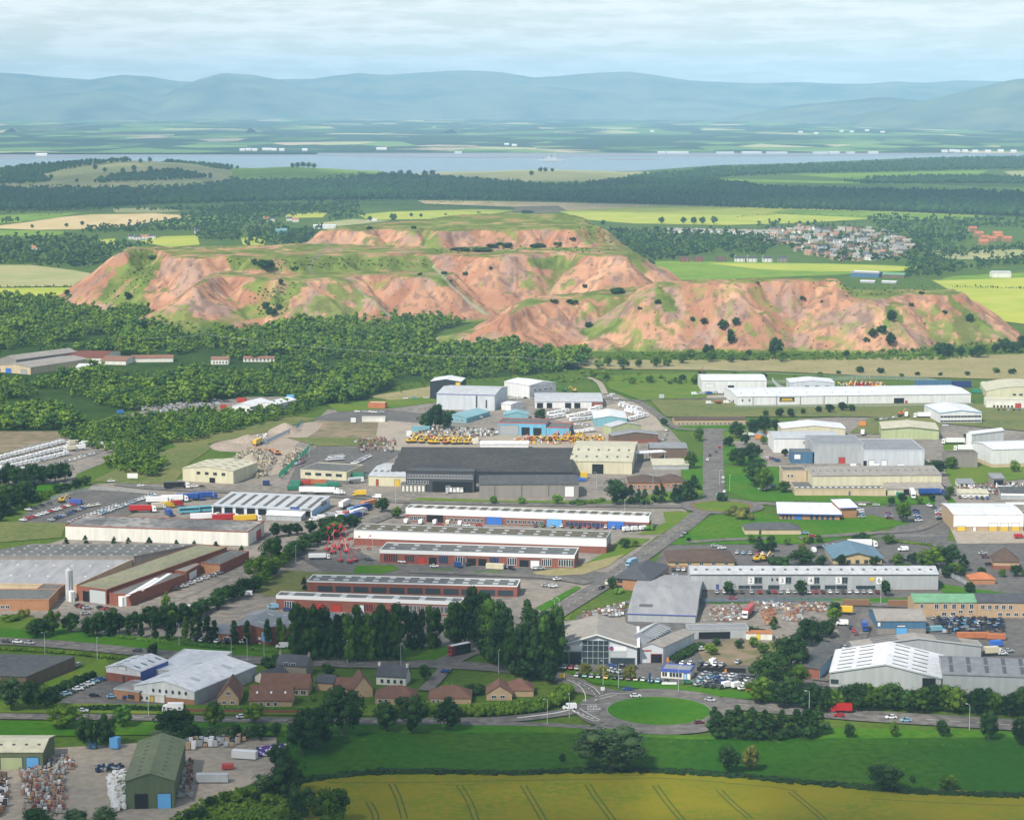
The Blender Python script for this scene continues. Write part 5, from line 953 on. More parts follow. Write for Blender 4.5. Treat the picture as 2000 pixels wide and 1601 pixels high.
bld('scrap_office','low white hut with three dark windows in the right-hand scrap yard',(1872,952),(1903,952),944,dep=10,roof='mono',wall='render',rf='grey_roof',wins=[W_(1874,1901,3,.8,2,.5,'dark_trim')],cat='hut')
bld('yard_shed','dark shed with open front in the right-hand scrap yard',(1938,948),(1962,948),934,dep=12,roof='mono',wall='taupe_cladding',rf='grey_roof',doors=[(1941,1959,0,3.4,O)],cat='shed')
bld('yard_shed','grey low shed at the right edge above the white fascia wall',(1955,975),(2060,977),962,dep=14,roof='mono',wall='grey_cladding',rf='dark_roof',fascia=('white_trim',.6),cat='shed')
bld('yard_shed','long cream-roofed lean-to with cars before it at the scrap yard',(1873,970),(1931,970),964,dep=7,roof='mono',wall='render',rf='cream_roof',cat='shed')
bld('low_brick_units','low brick unit row with brown roof by the head of the avenue',(1318,831),(1457,830),820,dep=14,roof='gx',rise=1,wall='buff_brick',rf='brown_roof',wins=[W_(1322,1452,16,.6,2,.5)],cat='units')
# bottom left
bld('dark_store','brown clad store with dark corrugated roof at the left edge',(-100,1340),(52,1345),1316,C=(146,1284),skew=True,roof='mono',rise=.5,wall='brown_cladding',rf='dark_roof',cat='store')
bld('white_roof_works','white and brick works with blue side and red porch',(208,1328),(275,1337),1302,C=(328,1289),roof='gy',rise=1.8,wall='white_cladding',rf='white_roof',band=('red_brick',.62),sidewall='blue_trim',sky=(4,[.6],.8,3),skym='dark_light',doors=[(232,247,5.2,6.6,'white_trim'),(241,244,0,2.6,'dark_trim'),(252,262,0,2.4,'red_door')],cat='works')
bld('white_roof_works','big white-roofed gabled works with six square windows',(262,1366),(380,1378),1338,C=(500,1300),skew=True,roof='gy',rise=3,wall='white_cladding',rf='white_roof',band=('orange_brick',.42),sidewall='grey_cladding',wins=[W_(294,370,6,4.2,5.2,.25,'dark_trim')],sky=(2,[.5],2.5,4),skym='light',cat='works')
bld('white_roof_works','flat white-roofed middle range between the two works',(300,1324),(396,1330),1308,dep=34,roof='flat',wall='white_cladding',rf='white_roof',cat='works')
bld('brick_annex','low brown brick annex with flat grey roof by the car park',(223,1364),(272,1370),1346,dep=14,roof='flat',wall='orange_brick',rf='taupe_roof',trim='light',wins=[W_(250,263,1,1,2.4,.9,'dark_trim')],cat='annex')
bld('site_cabin','white portable cabin with a yellow door',(270,1368),(321,1373),1354,dep=4.5,roof='flat',wall='render',rf='white_roof',doors=[(294,301,0,2.5,'yellow_door')],wins=[W_(272,293,2,1,2,.3,'dark_trim')],cat='cabin')
bld('green_shed','olive green ridge-roofed shed with black and blue doorways',(246,1580),(341,1578),1525,dep=46,roof='gy',rise=2.6,wall='green_cladding',rf='olive_roof',eaves=.4,skym='dark_trim',doors=[(264,289,0,5.2,O),(308,334,0,5.2,'sky_door')],sky=(10,[.5],.25,1.2),cat='shed')
bld('green_shed','pale olive shed with sky blue door at the lower left edge',(-40,1503),(84,1503),1468,dep=20,roof='gx',rise=2,wall='olive_roof',rf='cream_roof',skym='dark_trim',sky=(5,[.5],1,1),doors=[(52,76,0,4.6,'sky_door'),(2,44,.2,4.6,'lime_cladding')],cat='shed')
# houses by the lower road
HB=dict(cat='house')
bld('house','stone house with slate roof and two white dormers',(540,1318),(598,1322),1298,dep=9,roof='gx',rise=3.6,wall='stone',rf='slate_roof',chim=2,wins=[W_(552,580,2,4.4,5.6,.6)],**HB)
bld('house','white cottage with slate roof and end chimneys by the junction',(735,1336),(792,1339),1320,dep=8.5,roof='gx',rise=3.6,wall='render',rf='slate_roof',chim=2,wins=[W_(740,790,4,1,2.2,.35,'dark_trim')],**HB)
bld('house','small white-gabled house behind the works roof',(497,1330),(520,1336),1320,dep=12,roof='gy',rise=2.4,wall='render',rf='slate_roof',**HB)
bld('house','brick villa with steep front gable and brown tiled roof',(425,1378),(466,1378),1362,dep=16,roof='gy',rise=5.2,wall='buff_brick',rf='tile_roof',wins=[W_(440,452,1,4.5,5.6,.6),W_(430,462,2,.8,2,.4)],**HB)
bld('house','long brown-roofed house with white rooflights facing the lower road',(487,1381),(570,1381),1368,dep=12,roof='gx',rise=4.6,wall='buff_brick',rf='tile_roof',sky=(3,[.5],.7,1),skym='white_trim',wins=[W_(490,545,4,.6,2,.4)],**HB)
bld('house','brown-roofed house with a tall dormer gable behind the long one',(508,1356),(602,1358),1343,dep=11,roof='gx',rise=4.6,wall='buff_brick',rf='tile_roof',wins=[W_(570,600,2,.4,2.1,.6)],**HB)
bld('garage','tan brick garage with dark roof between the houses',(617,1347),(650,1349),1332,dep=9,roof='gx',rise=2.2,wall='buff_brick',rf='slate_roof',cat='garage')
bld('house','brown house with a tall triangular brick gable left of the white cottage',(690,1362),(728,1360),1346,dep=12,roof='gy',rise=5,wall='buff_brick',rf='tile_roof',**HB)
bld('house','low brown-roofed wing left of the triangular brick gable',(655,1357),(690,1358),1345,dep=10,roof='gx',rise=3.4,wall='buff_brick',rf='tile_roof',**HB)
bld('house','brown hip-roofed bungalow directly below the white cottage',(733,1375),(812,1375),1362,dep=11,roof='hip',rise=3.6,wall='buff_brick',rf='tile_roof',wins=[W_(736,760,2,.8,2,.5)],**HB)
bld('house','brown hip-roofed bungalow between two dark trees right of the cottage',(838,1376),(920,1376),1363,dep=12,roof='hip',rise=3.8,wall='buff_brick',rf='tile_roof',sky=None,wins=[W_(842,860,2,.8,2,.5)],**HB)
bld('house','easternmost brown-roofed bungalow beside the clipped hedge',(950,1367),(1000,1367),1354,dep=11,roof='gy',rise=3.2,wall='buff_brick',rf='tile_roof',wins=[W_(956,990,2,.8,2,.5)],**HB)
bld('house','brown hip-roofed rear wing of the easternmost bungalow',(985,1360),(1042,1360),1348,dep=11,roof='hip',rise=3.6,wall='buff_brick',rf='tile_roof',**HB)
# northern bits
bld('container_shed','orange-red low container shed left of the dark bushes',(719,797),(752,798),787,dep=7,roof='flat',wall='orange_tile',rf='cream_roof',cat='container')
bld('site_cabin','long white site cabin on the grey yard left of the bushes',(707,824),(752,824),816,dep=4,roof='flat',wall='render',rf='grey_roof',cat='cabin')
bld('site_cabin','teal site cabin behind the digger yard',(804,843),(839,843),835,dep=4,roof='flat',wall='teal_cladding',rf='teal_roof',cat='cabin')
# far village, farm and hamlet houses
def far_house(u,v,w_,d_,h_,rz,wall,rf,lab,grp,z=0,shared={}):
    key=(w_,d_,h_,wall,rf)
    if key not in shared:
        q=MB();q.prism([(0,-1),(0,h_),(d_/2,h_+d_*.38),(d_,h_),(d_,-1)],0,w_,M[wall]);a_=q.mesh('wall');q=MB();slabs(q,[(0,h_),(d_/2,h_+d_*.38),(d_,h_)],-.3,w_+.3,.25,M[rf],'x');q.box(.3,1.3,d_/2-.5,d_/2+.5,h_,h_+d_*.38+1.2,M[wall]);b2=q.mesh('roof')
        q=MB();[q.box(x,x+1.2,-.1,-.02,z_,z_+1.3,M['glass'])for x in(1,w_/2-.6,w_-2.2)for z_ in((.9,3.4)if h_>4.5 else(.9,))];shared[key]=(a_,b2,q.mesh('windows'))
    x,y,_=P(u,v);o=empty('village_house',(x,y,z),rz);tag(o,lab,'house',grp);a_,b2,c2=shared[key];link('wall',a_,o);link('roof',b2,o);link('window',c2,o)
rr=random.Random(11);k=0
vpoly=[(1480,472),(1500,448),(1560,445),(1650,446),(1720,452),(1780,478),(1760,505),(1640,512),(1560,498),(1545,480),(1500,478)]
hs=scatter_px(vpoly,17,6.4,.7)
side=lambda u,v:('upper' if v<468 else 'middle' if v<490 else 'lower')+(' left' if u<1590 else ' right' if u>1680 else ' central')
seen={}
hs=sorted([(u,v)for u,v in hs]);cnt={}
for u,v in hs:
    wl=rr.choice(['buff_brick','render','stone','buff_brick']);rf_=rr.choice(['slate_roof','slate_roof','grey_roof','taupe_roof','taupe_roof','pink_tile','grey_roof','brown_roof'])if u>1570 else rr.choice(['pink_tile','taupe_roof','slate_roof'])
    s=side(u,v);cnt[s,rf_]=cnt.get((s,rf_),0)+1;far_house(u,v,rr.choice([10,13,17]),8,rr.choice([4.8,5.2]),rr.choice([-.5,-.1,.3,.7,-1.0]),wl,rf_,f"{rf_.replace('_', ' ')} house, {ORD[cnt[s, rf_] - 1]} from the left in the {s} part of the village",f"village houses, {s}, {rf_.replace('_', ' ')}")
for i in range(11):far_house(1303+19*i,455+i*.4,24,9,5,.03,'render','taupe_roof',f'grey-roofed house in the row along the pale field, {ORD[i]} from the left','row of grey-roofed houses along the field')
for u,wl,rf_,lb in[(1328,'red_brick','brown_roof','leftmost brown cottage below the far scrubby wood'),(1355,'red_brick','brown_roof','second brown cottage from the left below the scrubby wood'),(1436,'render','slate_roof','first white house of three along the green field'),(1460,'render','slate_roof','second white house of three along the green field'),(1490,'render','slate_roof','third white house of three along the green field'),(1520,'stone','slate_roof','dark terraced house with white dormers by the green field'),(1400,'brown_cladding','brown_roof','low brown cottages between the brown and white houses')]:far_house(u,512,14,9,5,.05,wl,rf_,lb,None)
for i,(u,v)in enumerate(sorted([(1895,452),(1905,462),(1918,470),(1930,472),(1945,468),(1960,472),(1912,478),(1940,462)])):far_house(u,v,16,9,5.5,.4-.2*(i%3),'orange_brick','orange_tile',f'orange-roofed house in the hamlet at the far right, {ORD[i]} listed from the left','orange-roofed hamlet houses')
for i,(u,v)in enumerate(sorted([(515,432),(525,433),(560,432),(572,434),(250,468),(262,469),(275,468),(290,467),(62,490),(380,456)])):far_house(u,v,12,8,5,.2,'render','slate_roof' if i%3 else 'orange_tile',f'white farmhouse among far trees, {ORD[i]} from the left','white farmhouses among the far trees')
bld('farm_shed','grey-blue farm shed with white rooflight beyond the heap',(1661,541),(1716,543),533,dep=20,roof='gx',rise=2.5,wall='blue_cladding',rf='grey_roof',sky=(1,[.8],34,3),skym='white_trim',cat='farm shed')
bld('farm_shed','green-roofed farm shed right of the blue-grey one',(1722,542),(1766,543),536,dep=18,roof='gx',rise=2,wall='brown_cladding',rf='green_roof',cat='farm shed')
bld('farm_shed','long thin white-roofed poultry shed, left of the pair',(1680,552),(1708,553),549,dep=8,roof='gx',rise=1,wall='grey_cladding',rf='white_roof',cat='farm shed');bld('farm_shed','long thin white-roofed poultry shed, right of the pair',(1722,553),(1750,554),550,dep=8,roof='gx',rise=1,wall='grey_cladding',rf='white_roof',cat='farm shed')
bld('farm_shed','pale stable block with white roof at the right edge of the fields',(1938,543),(1975,543),533,dep=18,roof='gx',rise=2,wall='render',rf='pale_roof',cat='farm shed');bld('farm_shed','white barn roof peeping over the trees behind the heaps',(612,447),(655,447),441,dep=14,roof='gx',rise=2,wall='white_cladding',rf='white_roof',cat='farm shed')
bld('farm_shed','teal farm store among trees behind the shale heaps',(538,458),(560,458),449,dep=14,roof='gx',rise=2,wall='teal_cladding',rf='teal_roof',cat='farm shed');bld('farm_shed','white roofed barn right of the lone tree behind the summit',(718,432),(736,432),428,dep=10,roof='gx',rise=1,wall='white_cladding',rf='white_roof',cat='farm shed')
# waterside sheds across the firth
for i,(u0,u1,rf_)in enumerate(sorted([(1450,1488,'white_roof'),(1498,1538,'pale_roof'),(1400,1434,'pale_roof'),(1590,1618,'pale_roof'),(1620,1640,'white_roof'),(1698,1716,'white_roof'),(1285,1300,'white_roof'),(1302,1345,'white_roof'),(888,902,'white_roof'),(1655,1670,'pale_roof')])):
    bld('dock_shed',f'long pale dock shed on the far shore, {ORD[i]} from the left along the quay',(u0,300.8),(u1,300.8),297.5,dep=50,roof='gx',rise=3,wall='pale_grey_cladding',rf=rf_,cat='dock shed',group='dock sheds along the far shore')
for i,(u,v)in enumerate(sorted([(468,296),(480,295.5),(492,296),(512,295),(520,295),(530,295.6),(545,296),(590,296),(70,306),(80,306),(735,294),(745,294),(1840,299),(1855,298),(1865,299),(1880,298.5),(1900,299),(1925,299),(1950,298),(1975,299),(1640,270),(1660,271),(1690,268),(1720,272),(1590,275),(1560,272),(1760,226),(985,285),(1000,287),(1270,270)])):far_house(u,v,26,14,6,.1,'render','white_roof',f'tiny white building across the firth, {ORD[i]} from the left','tiny white buildings across the firth',40 if v<280 else 3)
# the moored ship
q=MB();x,y,_=P(1078,314.5);o=empty('warship',(x,y,.3),-.12);tag(o,'pale grey ship with two tall masts moored in the firth','ship');q=MB()
ln=110;hull=[(-ln/2,6),(-ln/2+4,-1),(ln/2-14,-1),(ln/2,9),(ln/2-20,6)]
b=MB();b.prism([(-ln/2,6),(-ln/2+4,-1),(ln/2-12,-1),(ln/2-2,9),(ln/4,6.5)],-7,7,M['pale_roof'],'y');b.link('hull',o)
b=MB();b.box(-30,20,-5,5,6.5,12,M['pale_roof']);b.box(-20,-4,-4,4,12.01,17,M['pale_roof']);b.box(5,15,-4,4,12.01,18,M['pale_roof']);b.link('superstructure',o)
for x_ in(-12,12):b=MB();b.tube((x_,0,12),(x_,0,46),1.6,M['pale_roof'],6,.6);b.tube((x_-5,0,30),(x_+5,0,30),.5,M['pale_roof'],4);b.link('mast',o)
b=MB();b.tube((-2,0,12),(-2,0,22),2.4,M['grey_roof'],8);b.link('funnel',o)
# ------------------------------------------------------------------ vehicles
def ordn(i):return ORD[i]if i<len(ORD)else f'{i + 1}th' if(i+1)%10 not in(1,2,3)else f"{i + 1}{ {1: 'st', 2: 'nd', 3: 'rd'}[(i + 1) % 10]}"
PAINT={}
for k,(nm,c)in dict(w=('white',(.80,.80,.79)),s=('silver',(.42,.44,.45)),k=('black',(.015,.015,.018)),b=('blue',(.02,.07,.28)),r=('red',(.42,.02,.02)),g=('dark grey',(.07,.075,.08)),y=('yellow',(.72,.46,.03)),n=('green',(.03,.22,.06)),l=('light blue',(.25,.42,.55)),c=('cream',(.62,.56,.40)),o=('orange',(.62,.20,.03)),m=('maroon',(.15,.02,.035)),t=('turquoise',(.10,.38,.48))).items():
    PAINT[k]=(nm,mat('paint_'+nm.replace(' ','_'),c,.3,spec=.5))
TY=mat('tyre',(.02,.02,.02),.9);GL=mat('car_glass',(.02,.025,.03),.08,spec=.8);HL=mat('headlamp',(.8,.8,.75),.2);TLm=mat('tail_lamp',(.4,.02,.02),.3)
def frustum(b,x0,x1,z0,x2,x3,z1,w0,w1,m,top=None):
    V=[(x0,-w0,z0),(x1,-w0,z0),(x1,w0,z0),(x0,w0,z0),(x2,-w1,z1),(x3,-w1,z1),(x3,w1,z1),(x2,w1,z1)]
    b.add(V,[(0,1,5,4),(1,2,6,5),(2,3,7,6),(3,0,4,7)],m);b.add(V[4:],[(0,1,2,3)],top or m)
def wheel(b,x,y,r=.32,w=.2):b.tube((x,y-w/2,r),(x,y+w/2,r),r,TY,10)
def veh_parts(kind,c):
    P_=[];pm=PAINT[c][1];T=[]
    def nb(name):b=MB();P_.append((name,b));return b
    if kind=='car':
        L_=2.1;b=nb('body');b.prism([(-L_,.32),(-L_-.06,.6),(-L_+.1,.92),(-.9,.97),(.85,.95),(L_-.25,.80),(L_+.05,.6),(L_+.02,.32)],-.86,.86,pm,'y');b.add([(x,y,z)for x,z in((-1.25,1.42),(.25,1.44))for y in(-.62,.62)],[(0,2,3,1)],pm)
        b=nb('windows');frustum(b,-1.75,1.05,.93,-1.25,.25,1.41,.80,.63,GL)
        b=nb('headlight');[b.box(L_-.02,L_+.05,y-.16,y+.16,.58,.74,HL)for y in(-.62,.62)]
        T=[(-1.3,.8),(-1.3,-.8),(1.3,.8),(1.3,-.8)];r=.32
    elif kind=='van':
        b=nb('body');b.prism([(-2.6,.35),(-2.65,2.0),(-2.5,2.25),(1.0,2.3),(1.35,2.15),(1.95,1.3),(2.65,1.05),(2.75,.35)],-.95,.95,pm,'y')
        b=nb('windscreen');b.add([(1.40,-.8,2.08),(1.93,-.85,1.36),(1.93,.85,1.36),(1.40,.8,2.08)],[(0,1,2,3)],GL);b.box(.9,1.55,-.97,.97,1.35,1.9,GL)
        T=[(-1.6,.88),(-1.6,-.88),(1.7,.88),(1.7,-.88)];r=.36
    elif kind=='box_lorry':
        b=nb('box');b.box(-4.2,1.9,-1.22,1.22,.95,3.5,pm);b=nb('cab');b.prism([(2.0,.5),(2.0,2.7),(2.4,2.8),(3.6,2.5),(3.9,1.5),(3.95,.5)],-1.15,1.15,PAINT['w'][1]if c in 'wcs' else pm,'y')
        b=nb('windscreen');b.box(3.70,3.97,-1.0,1.0,1.55,2.35,GL);b.box(2.8,3.5,-1.17,1.17,1.6,2.3,GL);b=nb('chassis');b.box(-4.2,3.8,-.9,.9,.55,.94,TY)
        T=[(-2.6,1.0),(-2.6,-1.0),(3.0,1.0),(3.0,-1.0)];r=.48
    elif kind=='lorry':
        b=nb('trailer');b.box(-9.5,3.2,-1.26,1.26,1.2,4.0,pm);b=nb('cab');b.prism([(3.9,.5),(3.9,3.4),(4.6,3.5),(5.9,2.9),(6.1,1.5),(6.1,.5)],-1.22,1.22,PAINT['w'][1]if c!='b' else pm,'y')
        b=nb('windscreen');b.box(5.95,6.14,-1.05,1.05,1.7,2.6,GL);b.box(4.8,5.6,-1.24,1.24,1.7,2.5,GL);b=nb('chassis');b.box(-9.3,5.9,-.8,.8,.7,1.18,TY)
        T=[(x,y)for x in(-8,-6.8,-5.6,2.8,5.0)for y in(-1.05,1.05)];r=.5
    elif kind=='coach':
        b=nb('body');b.prism([(-6,.4),(-6,3.0),(-5.8,3.3),(5.6,3.3),(6,2.9),(6.1,.4)],-1.25,1.25,pm,'y');b=nb('windows');b.box(-5.6,5.5,-1.28,1.28,1.7,2.7,GL);b.box(5.9,6.12,-1.1,1.1,1.4,2.9,GL)
        T=[(x,y)for x in(-3.6,3.8)for y in(-1.1,1.1)];r=.5
    elif kind=='bus':
        b=nb('body');b.prism([(-5.2,.4),(-5.2,4.1),(-5.0,4.3),(4.9,4.3),(5.2,4.0),(5.3,.4)],-1.25,1.25,PAINT['k'][1],'y');b=nb('front_panel');b.box(5.22,5.34,-1.26,1.26,.5,4.1,PAINT['r'][1]);b.box(3.2,5.2,-1.28,1.28,.5,4.0,PAINT['m'][1])
        b=nb('roof');b.box(-5.1,5.0,-1.2,1.2,4.32,4.42,PAINT['w'][1]);b=nb('windows');[b.box(-4.8,3.0,-1.29,1.29,z,z+.8,GL)for z in(1.4,3.0)];b.box(5.35,5.38,-1.1,1.1,1.5,2.3,GL);b.box(5.35,5.38,-1.1,1.1,2.9,3.7,GL)
        T=[(x,y)for x in(-3.2,3.4)for y in(-1.1,1.1)];r=.5
    elif kind=='caravan':
        b=nb('body');b.prism([(-3,.5),(-3.1,1.6),(-2.7,2.6),(2.5,2.65),(3.1,1.9),(2.9,.5)],-1.1,1.1,pm,'y');b=nb('windows');b.box(-2.2,2.0,-1.12,1.12,1.4,2.0,GL);T=[(0,1.0),(0,-1.0)];r=.35
    elif kind=='digger':
        b=nb('body');b.box(-1.5,1.2,-1.2,1.2,1.0,2.0,pm);b.box(-1.6,-.4,-1.1,1.1,2.01,2.5,pm);b=nb('cab');b.box(-.2,1.3,.2,1.2,2.0,3.0,GL);b.box(-.25,1.35,.15,1.25,3.01,3.15,pm)
        b=nb('boom');b.tube((1.0,-.3,1.6),(3.2,-.3,4.6),.22,pm,5);b.tube((3.2,-.3,4.6),(5.0,-.3,2.6),.18,pm,5);b=nb('bucket');b.box(4.6,5.5,-.8,.2,1.5,2.5,TY);b=nb('track')
        for y in(-1,1):b.prism([(-2,.25),(-1.7,0),(1.7,0),(2,.25),(2,.7),(1.7,.95),(-1.7,.95),(-2,.7)],y-.3,y+.3,TY,'y')
        r=0
    elif kind=='boom_lift':
        b=nb('chassis');b.box(-1.6,1.6,-1.1,1.1,.5,1.3,pm);b=nb('boom');b.tube((-1,0,1.5),(2.4,0,6.8),.22,pm,5);b.tube((2.4,0,6.8),(-.6,0,9.4),.18,pm,5);b.tube((-.6,0,9.4),(1.2,0,11.8),.12,pm,5);b=nb('basket');b.box(1.0,2.2,-.7,.7,11.2,12.2,pm)
        T=[(-1.2,1),(-1.2,-1),(1.2,1),(1.2,-1)];r=.45
    elif kind=='tanker':
        b=nb('tank');b.tube((-5,0,2.4),(3,0,2.4),1.15,pm,12);b=nb('cab');b.box(3.4,5.3,-1.2,1.2,.5,3.0,PAINT['w'][1]);b=nb('windscreen');b.box(5.31,5.36,-1,1,1.6,2.5,GL);T=[(x,y)for x in(-4,-2.8,4.4)for y in(-1.05,1.05)];r=.5
    wp=None
    if r:b=MB();wheel(b,0,0,r,.24);wp=b
    return P_,T,r,wp
VP={}
CNT={'car':0}
NAMES=dict(car='parked_car',van='van',box_lorry='box_lorry',lorry='articulated_lorry',coach='coach',bus='double_decker_bus',caravan='caravan',digger='excavator',boom_lift='boom_lift',tanker='tanker_lorry')
FAR=[]
def veh(kind,c,x,y,rz,label,group=None,parts=True,cat=None,z=0,s=1.0,now=False):
    if kind=='car' and not now:FAR.append((y,c,x,rz,label,group,parts,z));return
    key=(kind,c)
    if key not in VP:
        P_,T,r,wp=veh_parts(kind,c);whole=MB()
        for _,b in P_:
            for f,mi in zip(b.F,b.M):whole.add([b.V[i]for i in f],[tuple(range(len(f)))],b.mats[mi])
        for x_,y_ in T:wheel(whole,x_,y_,r,.24)
        VP[key]=([(n,b.mesh(n))for n,b in P_],T,r,wp.mesh('wheel')if wp else None,whole.mesh(NAMES[kind]))
    ps,T,r,wm,whole=VP[key]
    z=z+gz(x,y)
    ct=cat or dict(car='car',van='van',box_lorry='lorry',lorry='lorry',coach='coach',bus='bus',caravan='caravan',digger='excavator',boom_lift='boom lift',tanker='tanker')[kind]
    if not parts:o=link(NAMES[kind],whole,None,(x,y,z),rz);o.scale=(s,s,s);return tag(o,label,ct,group)
    o=empty(NAMES[kind],(x,y,z),rz);o.scale=(s,s,s);tag(o,label,ct,group)
    for n,me in ps:link(n,me,o)
    for x_,y_ in T:link('wheel',wm,o,(x_,y_,0))
    return o
GZ0=ROADZ+.03
def row(kind,phrase,u0,v0,u1,v1,n,pal,face='across',group=None,jit=.25,dz=None,flip=False,end='from the left'):
    """n vehicles in a row between two pixels; face: 'across' or 'along' the row, or an angle in degrees"""
    a=np.array(P(u0,v0)[:2]);b=np.array(P(u1,v1)[:2]);d=b-a;ang=atan2(d[1],d[0])
    rz=ang+pi/2 if face=='across' else ang if face=='along' else radians(face)
    if flip:rz+=pi
    parts=max(v0,v1)>1090 or kind in('bus','boom_lift')or n==1
    word=dict(car='car',van='van',box_lorry='box lorry',lorry='articulated lorry',coach='coach',bus='double-decker bus',caravan='caravan',digger='digger',boom_lift='boom lift',tanker='tanker lorry')[kind]
    for i in range(n):
        t=i/max(n-1,1);p=a+d*t+np.array([R.uniform(-jit,jit),R.uniform(-jit,jit)]);c=pal[i%len(pal)]if n<=len(pal)else R.choice(pal)
        lab=f'{PAINT[c][0]} {word} {phrase}' if n==1 else f'{PAINT[c][0]} {word}, {ordn(i)} {end} {phrase}'
        veh(kind,c,p[0],p[1],rz+R.uniform(-.05,.05),lab,group or(None if n==1 else f'{word}s {phrase}'),parts,z=GZ0)
CM='wsskgbrwslk'
row('car','in the row before the long units',1398,1159,1500,1159,7,'swsgsrk','across');row('car','in the row below panel three',1512,1159,1564,1159,5,'rswsw','across');row('car','in the row below panels four and five',1580,1159,1712,1159,11,'wrmwsgwwswm','across')
row('car','on the lane below the long units',1430,1172,1430,1172,1,'r',5)
row('car','in the front forecourt row at the verge',1128,1322,1300,1334,13,'slssykgmcsllk','across');row('car','in the second row behind the yellow trees',1092,1306,1150,1309,6,'swrswk','across');row('car','beneath the showroom glass',1193,1304,1235,1306,3,'bkk','along');row('car','in the middle forecourt cluster',1195,1312,1212,1316,3,'wss','across')
row('car','in the near forecourt row by the green car',1342,1336,1342,1336,1,'n',5);row('car','in the nearest row of the dense used-car block',1366,1340,1410,1345,4,'sggg',35)
row('van','at the end of the nearest used-car row',1422,1343,1440,1344,2,'ww',35);row('car','parked last at the kerb by the orange sign',1452,1348,1452,1348,1,'w',20)
for k,(u0,v0,u1,v1,n,pl)in enumerate([(1370,1332,1458,1338,7,'lsgbsgw'),(1374,1325,1462,1331,7,'slbssgs'),(1380,1319,1466,1326,6,'sgswgk')]):row('car',f'in the {["second", "third", "fourth"][k]} used-car row from the verge',u0,v0,u1,v1,n,pl,35)
row('car','on the upper brown lot behind the barrier',1368,1300,1412,1302,4,'gsws',60);row('van','on the upper brown lot among cars',1394,1298,1394,1298,1,'w',60);row('car','alone on the upper brown lot',1442,1296,1442,1296,1,'s',60);row('car','by the white container with the yellow centre',1448,1255,1448,1255,1,'k',80)
row('car','under trees right of the service workshop',1320,1298,1350,1299,3,'kww',60);row('car','beside the shrubs above the sales cabin',1358,1268,1385,1274,3,'wws',30)
row('van','leaving the roundabout to the left',1112,1387,1112,1387,1,'w',188);row('car','entering the roundabout at its top left',1225,1350,1225,1350,1,'b',175);row('car','circling just above the roundabout lawn',1242,1363,1242,1363,1,'w',8);row('car','on the far right of the roundabout ring',1387,1371,1387,1371,1,'s',-28)
row('car','at the lower right of the roundabout',1366,1415,1366,1415,1,'m',20);row('car','side by side with the lorry on the right-hand road',1640,1401,1640,1401,1,'r',175);row('box_lorry','on the right-hand dual road',1642,1393,1642,1393,1,'r',175);row('car','behind a sapling on the right-hand road',1740,1405,1740,1405,1,'w',185);row('car','in the near lane of the right-hand road',1770,1411,1770,1411,1,'l',185)
row('bus','with a white roof coming down the wooded road',899,1279,899,1279,1,'k',222);row('car','crossing the wide junction below the bus',869,1315,869,1315,1,'b',180);row('van','on the car park under the dark poplars',704,1263,704,1263,1,'w',235);row('van','behind the poplars by the works',551,1267,551,1267,1,'w',190)
row('car','below the works behind the hedge',380,1252,440,1257,5,'gsgwk','across');row('car','beside the brick office',452,1257,476,1257,2,'kw',20);row('car','near the blue shutter',510,1256,512,1256,2,'gr',10)
row('car','on the upper left road',12,1256,58,1259,3,'gws','along');row('car','passing the small tree on the upper road',268,1274,268,1274,1,'g',174)
row('car','in the line under the green bank',105,1369,196,1330,9,'kglgwswlb',20);row('car','in the middle of the works car park',185,1361,185,1361,1,'k',5);row('car','before the brick annex',220,1364,248,1366,2,'lb',10);row('car','beside the dark store',152,1302,152,1302,1,'s',80)
row('car','hidden under the bright tree on the lower road',162,1392,162,1392,1,'s',0);row('box_lorry','on the lower road behind the round dark tree',338,1392,338,1392,1,'w',180);row('car','on the lower road near the brick wall',474,1404,474,1404,1,'w',20)
row('car','in the factory car park',155,1186,170,1190,3,'krs',25);row('car','in the near row of the factory car park',166,1201,190,1206,2,'ss',25);row('car','beside the squat storage tank',198,1190,220,1194,3,'krg',25);row('car','in the lane beside the factory annexes',345,1153,428,1122,7,'gwwwwss',40)
row('van','in the small fenced yard below the hedge',482,1165,482,1165,1,'w',175);row('van','in the yard near the slim trees',364,1193,364,1193,1,'w',185);row('car','with two vans near the slim trees',345,1196,372,1197,2,'sm',10);row('van','in front of the red-door terrace',534,1190,534,1190,1,'l',185);row('car','in front of the red-door terrace',560,1194,560,1194,1,'b',5)
row('car','outside the southern terrace',720,1095,785,1100,3,'gsw','along');row('car','by the middle lawn of the southern terrace',848,1109,848,1109,1,'w',0);row('van','by the middle lawn of the southern terrace',895,1108,895,1108,1,'b',300);row('car','parked at the right of the southern terrace',912,1105,912,1105,1,'g',40);row('car','near the cream tank',985,1110,1000,1113,3,'bsk','along')
row('car','at the terrace entrance',1046,1113,1055,1113,2,'ws',5);row('car','at the lane mouth by the dark terrace',1088,1134,1088,1134,1,'w',30);row('car','beside the dark terrace end',1066,1146,1080,1148,2,'sw',10)
row('van','before the northern terrace',797,1022,900,1026,5,'wwwcw','across',jit=.8);row('car','before the northern terrace, left half',860,1028,935,1029,4,'rswr','along');row('car','before the northern terrace, right half',1045,1029,1215,1033,11,'gnswkkrbwsb','across',jit=.8);row('van','at the right end of the northern terrace',1225,1038,1258,1036,3,'www',25)
row('box_lorry','climbing the diagonal road',1234,1106,1234,1106,1,'l',235);row('van','parked by the orange office corner',1189,1142,1189,1142,1,'c',250);row('car','turning by the orange office',1175,1151,1175,1151,1,'k',235);row('car','passing on the diagonal road near the roundabout',1333,1049,1340,1043,2,'gk','along')
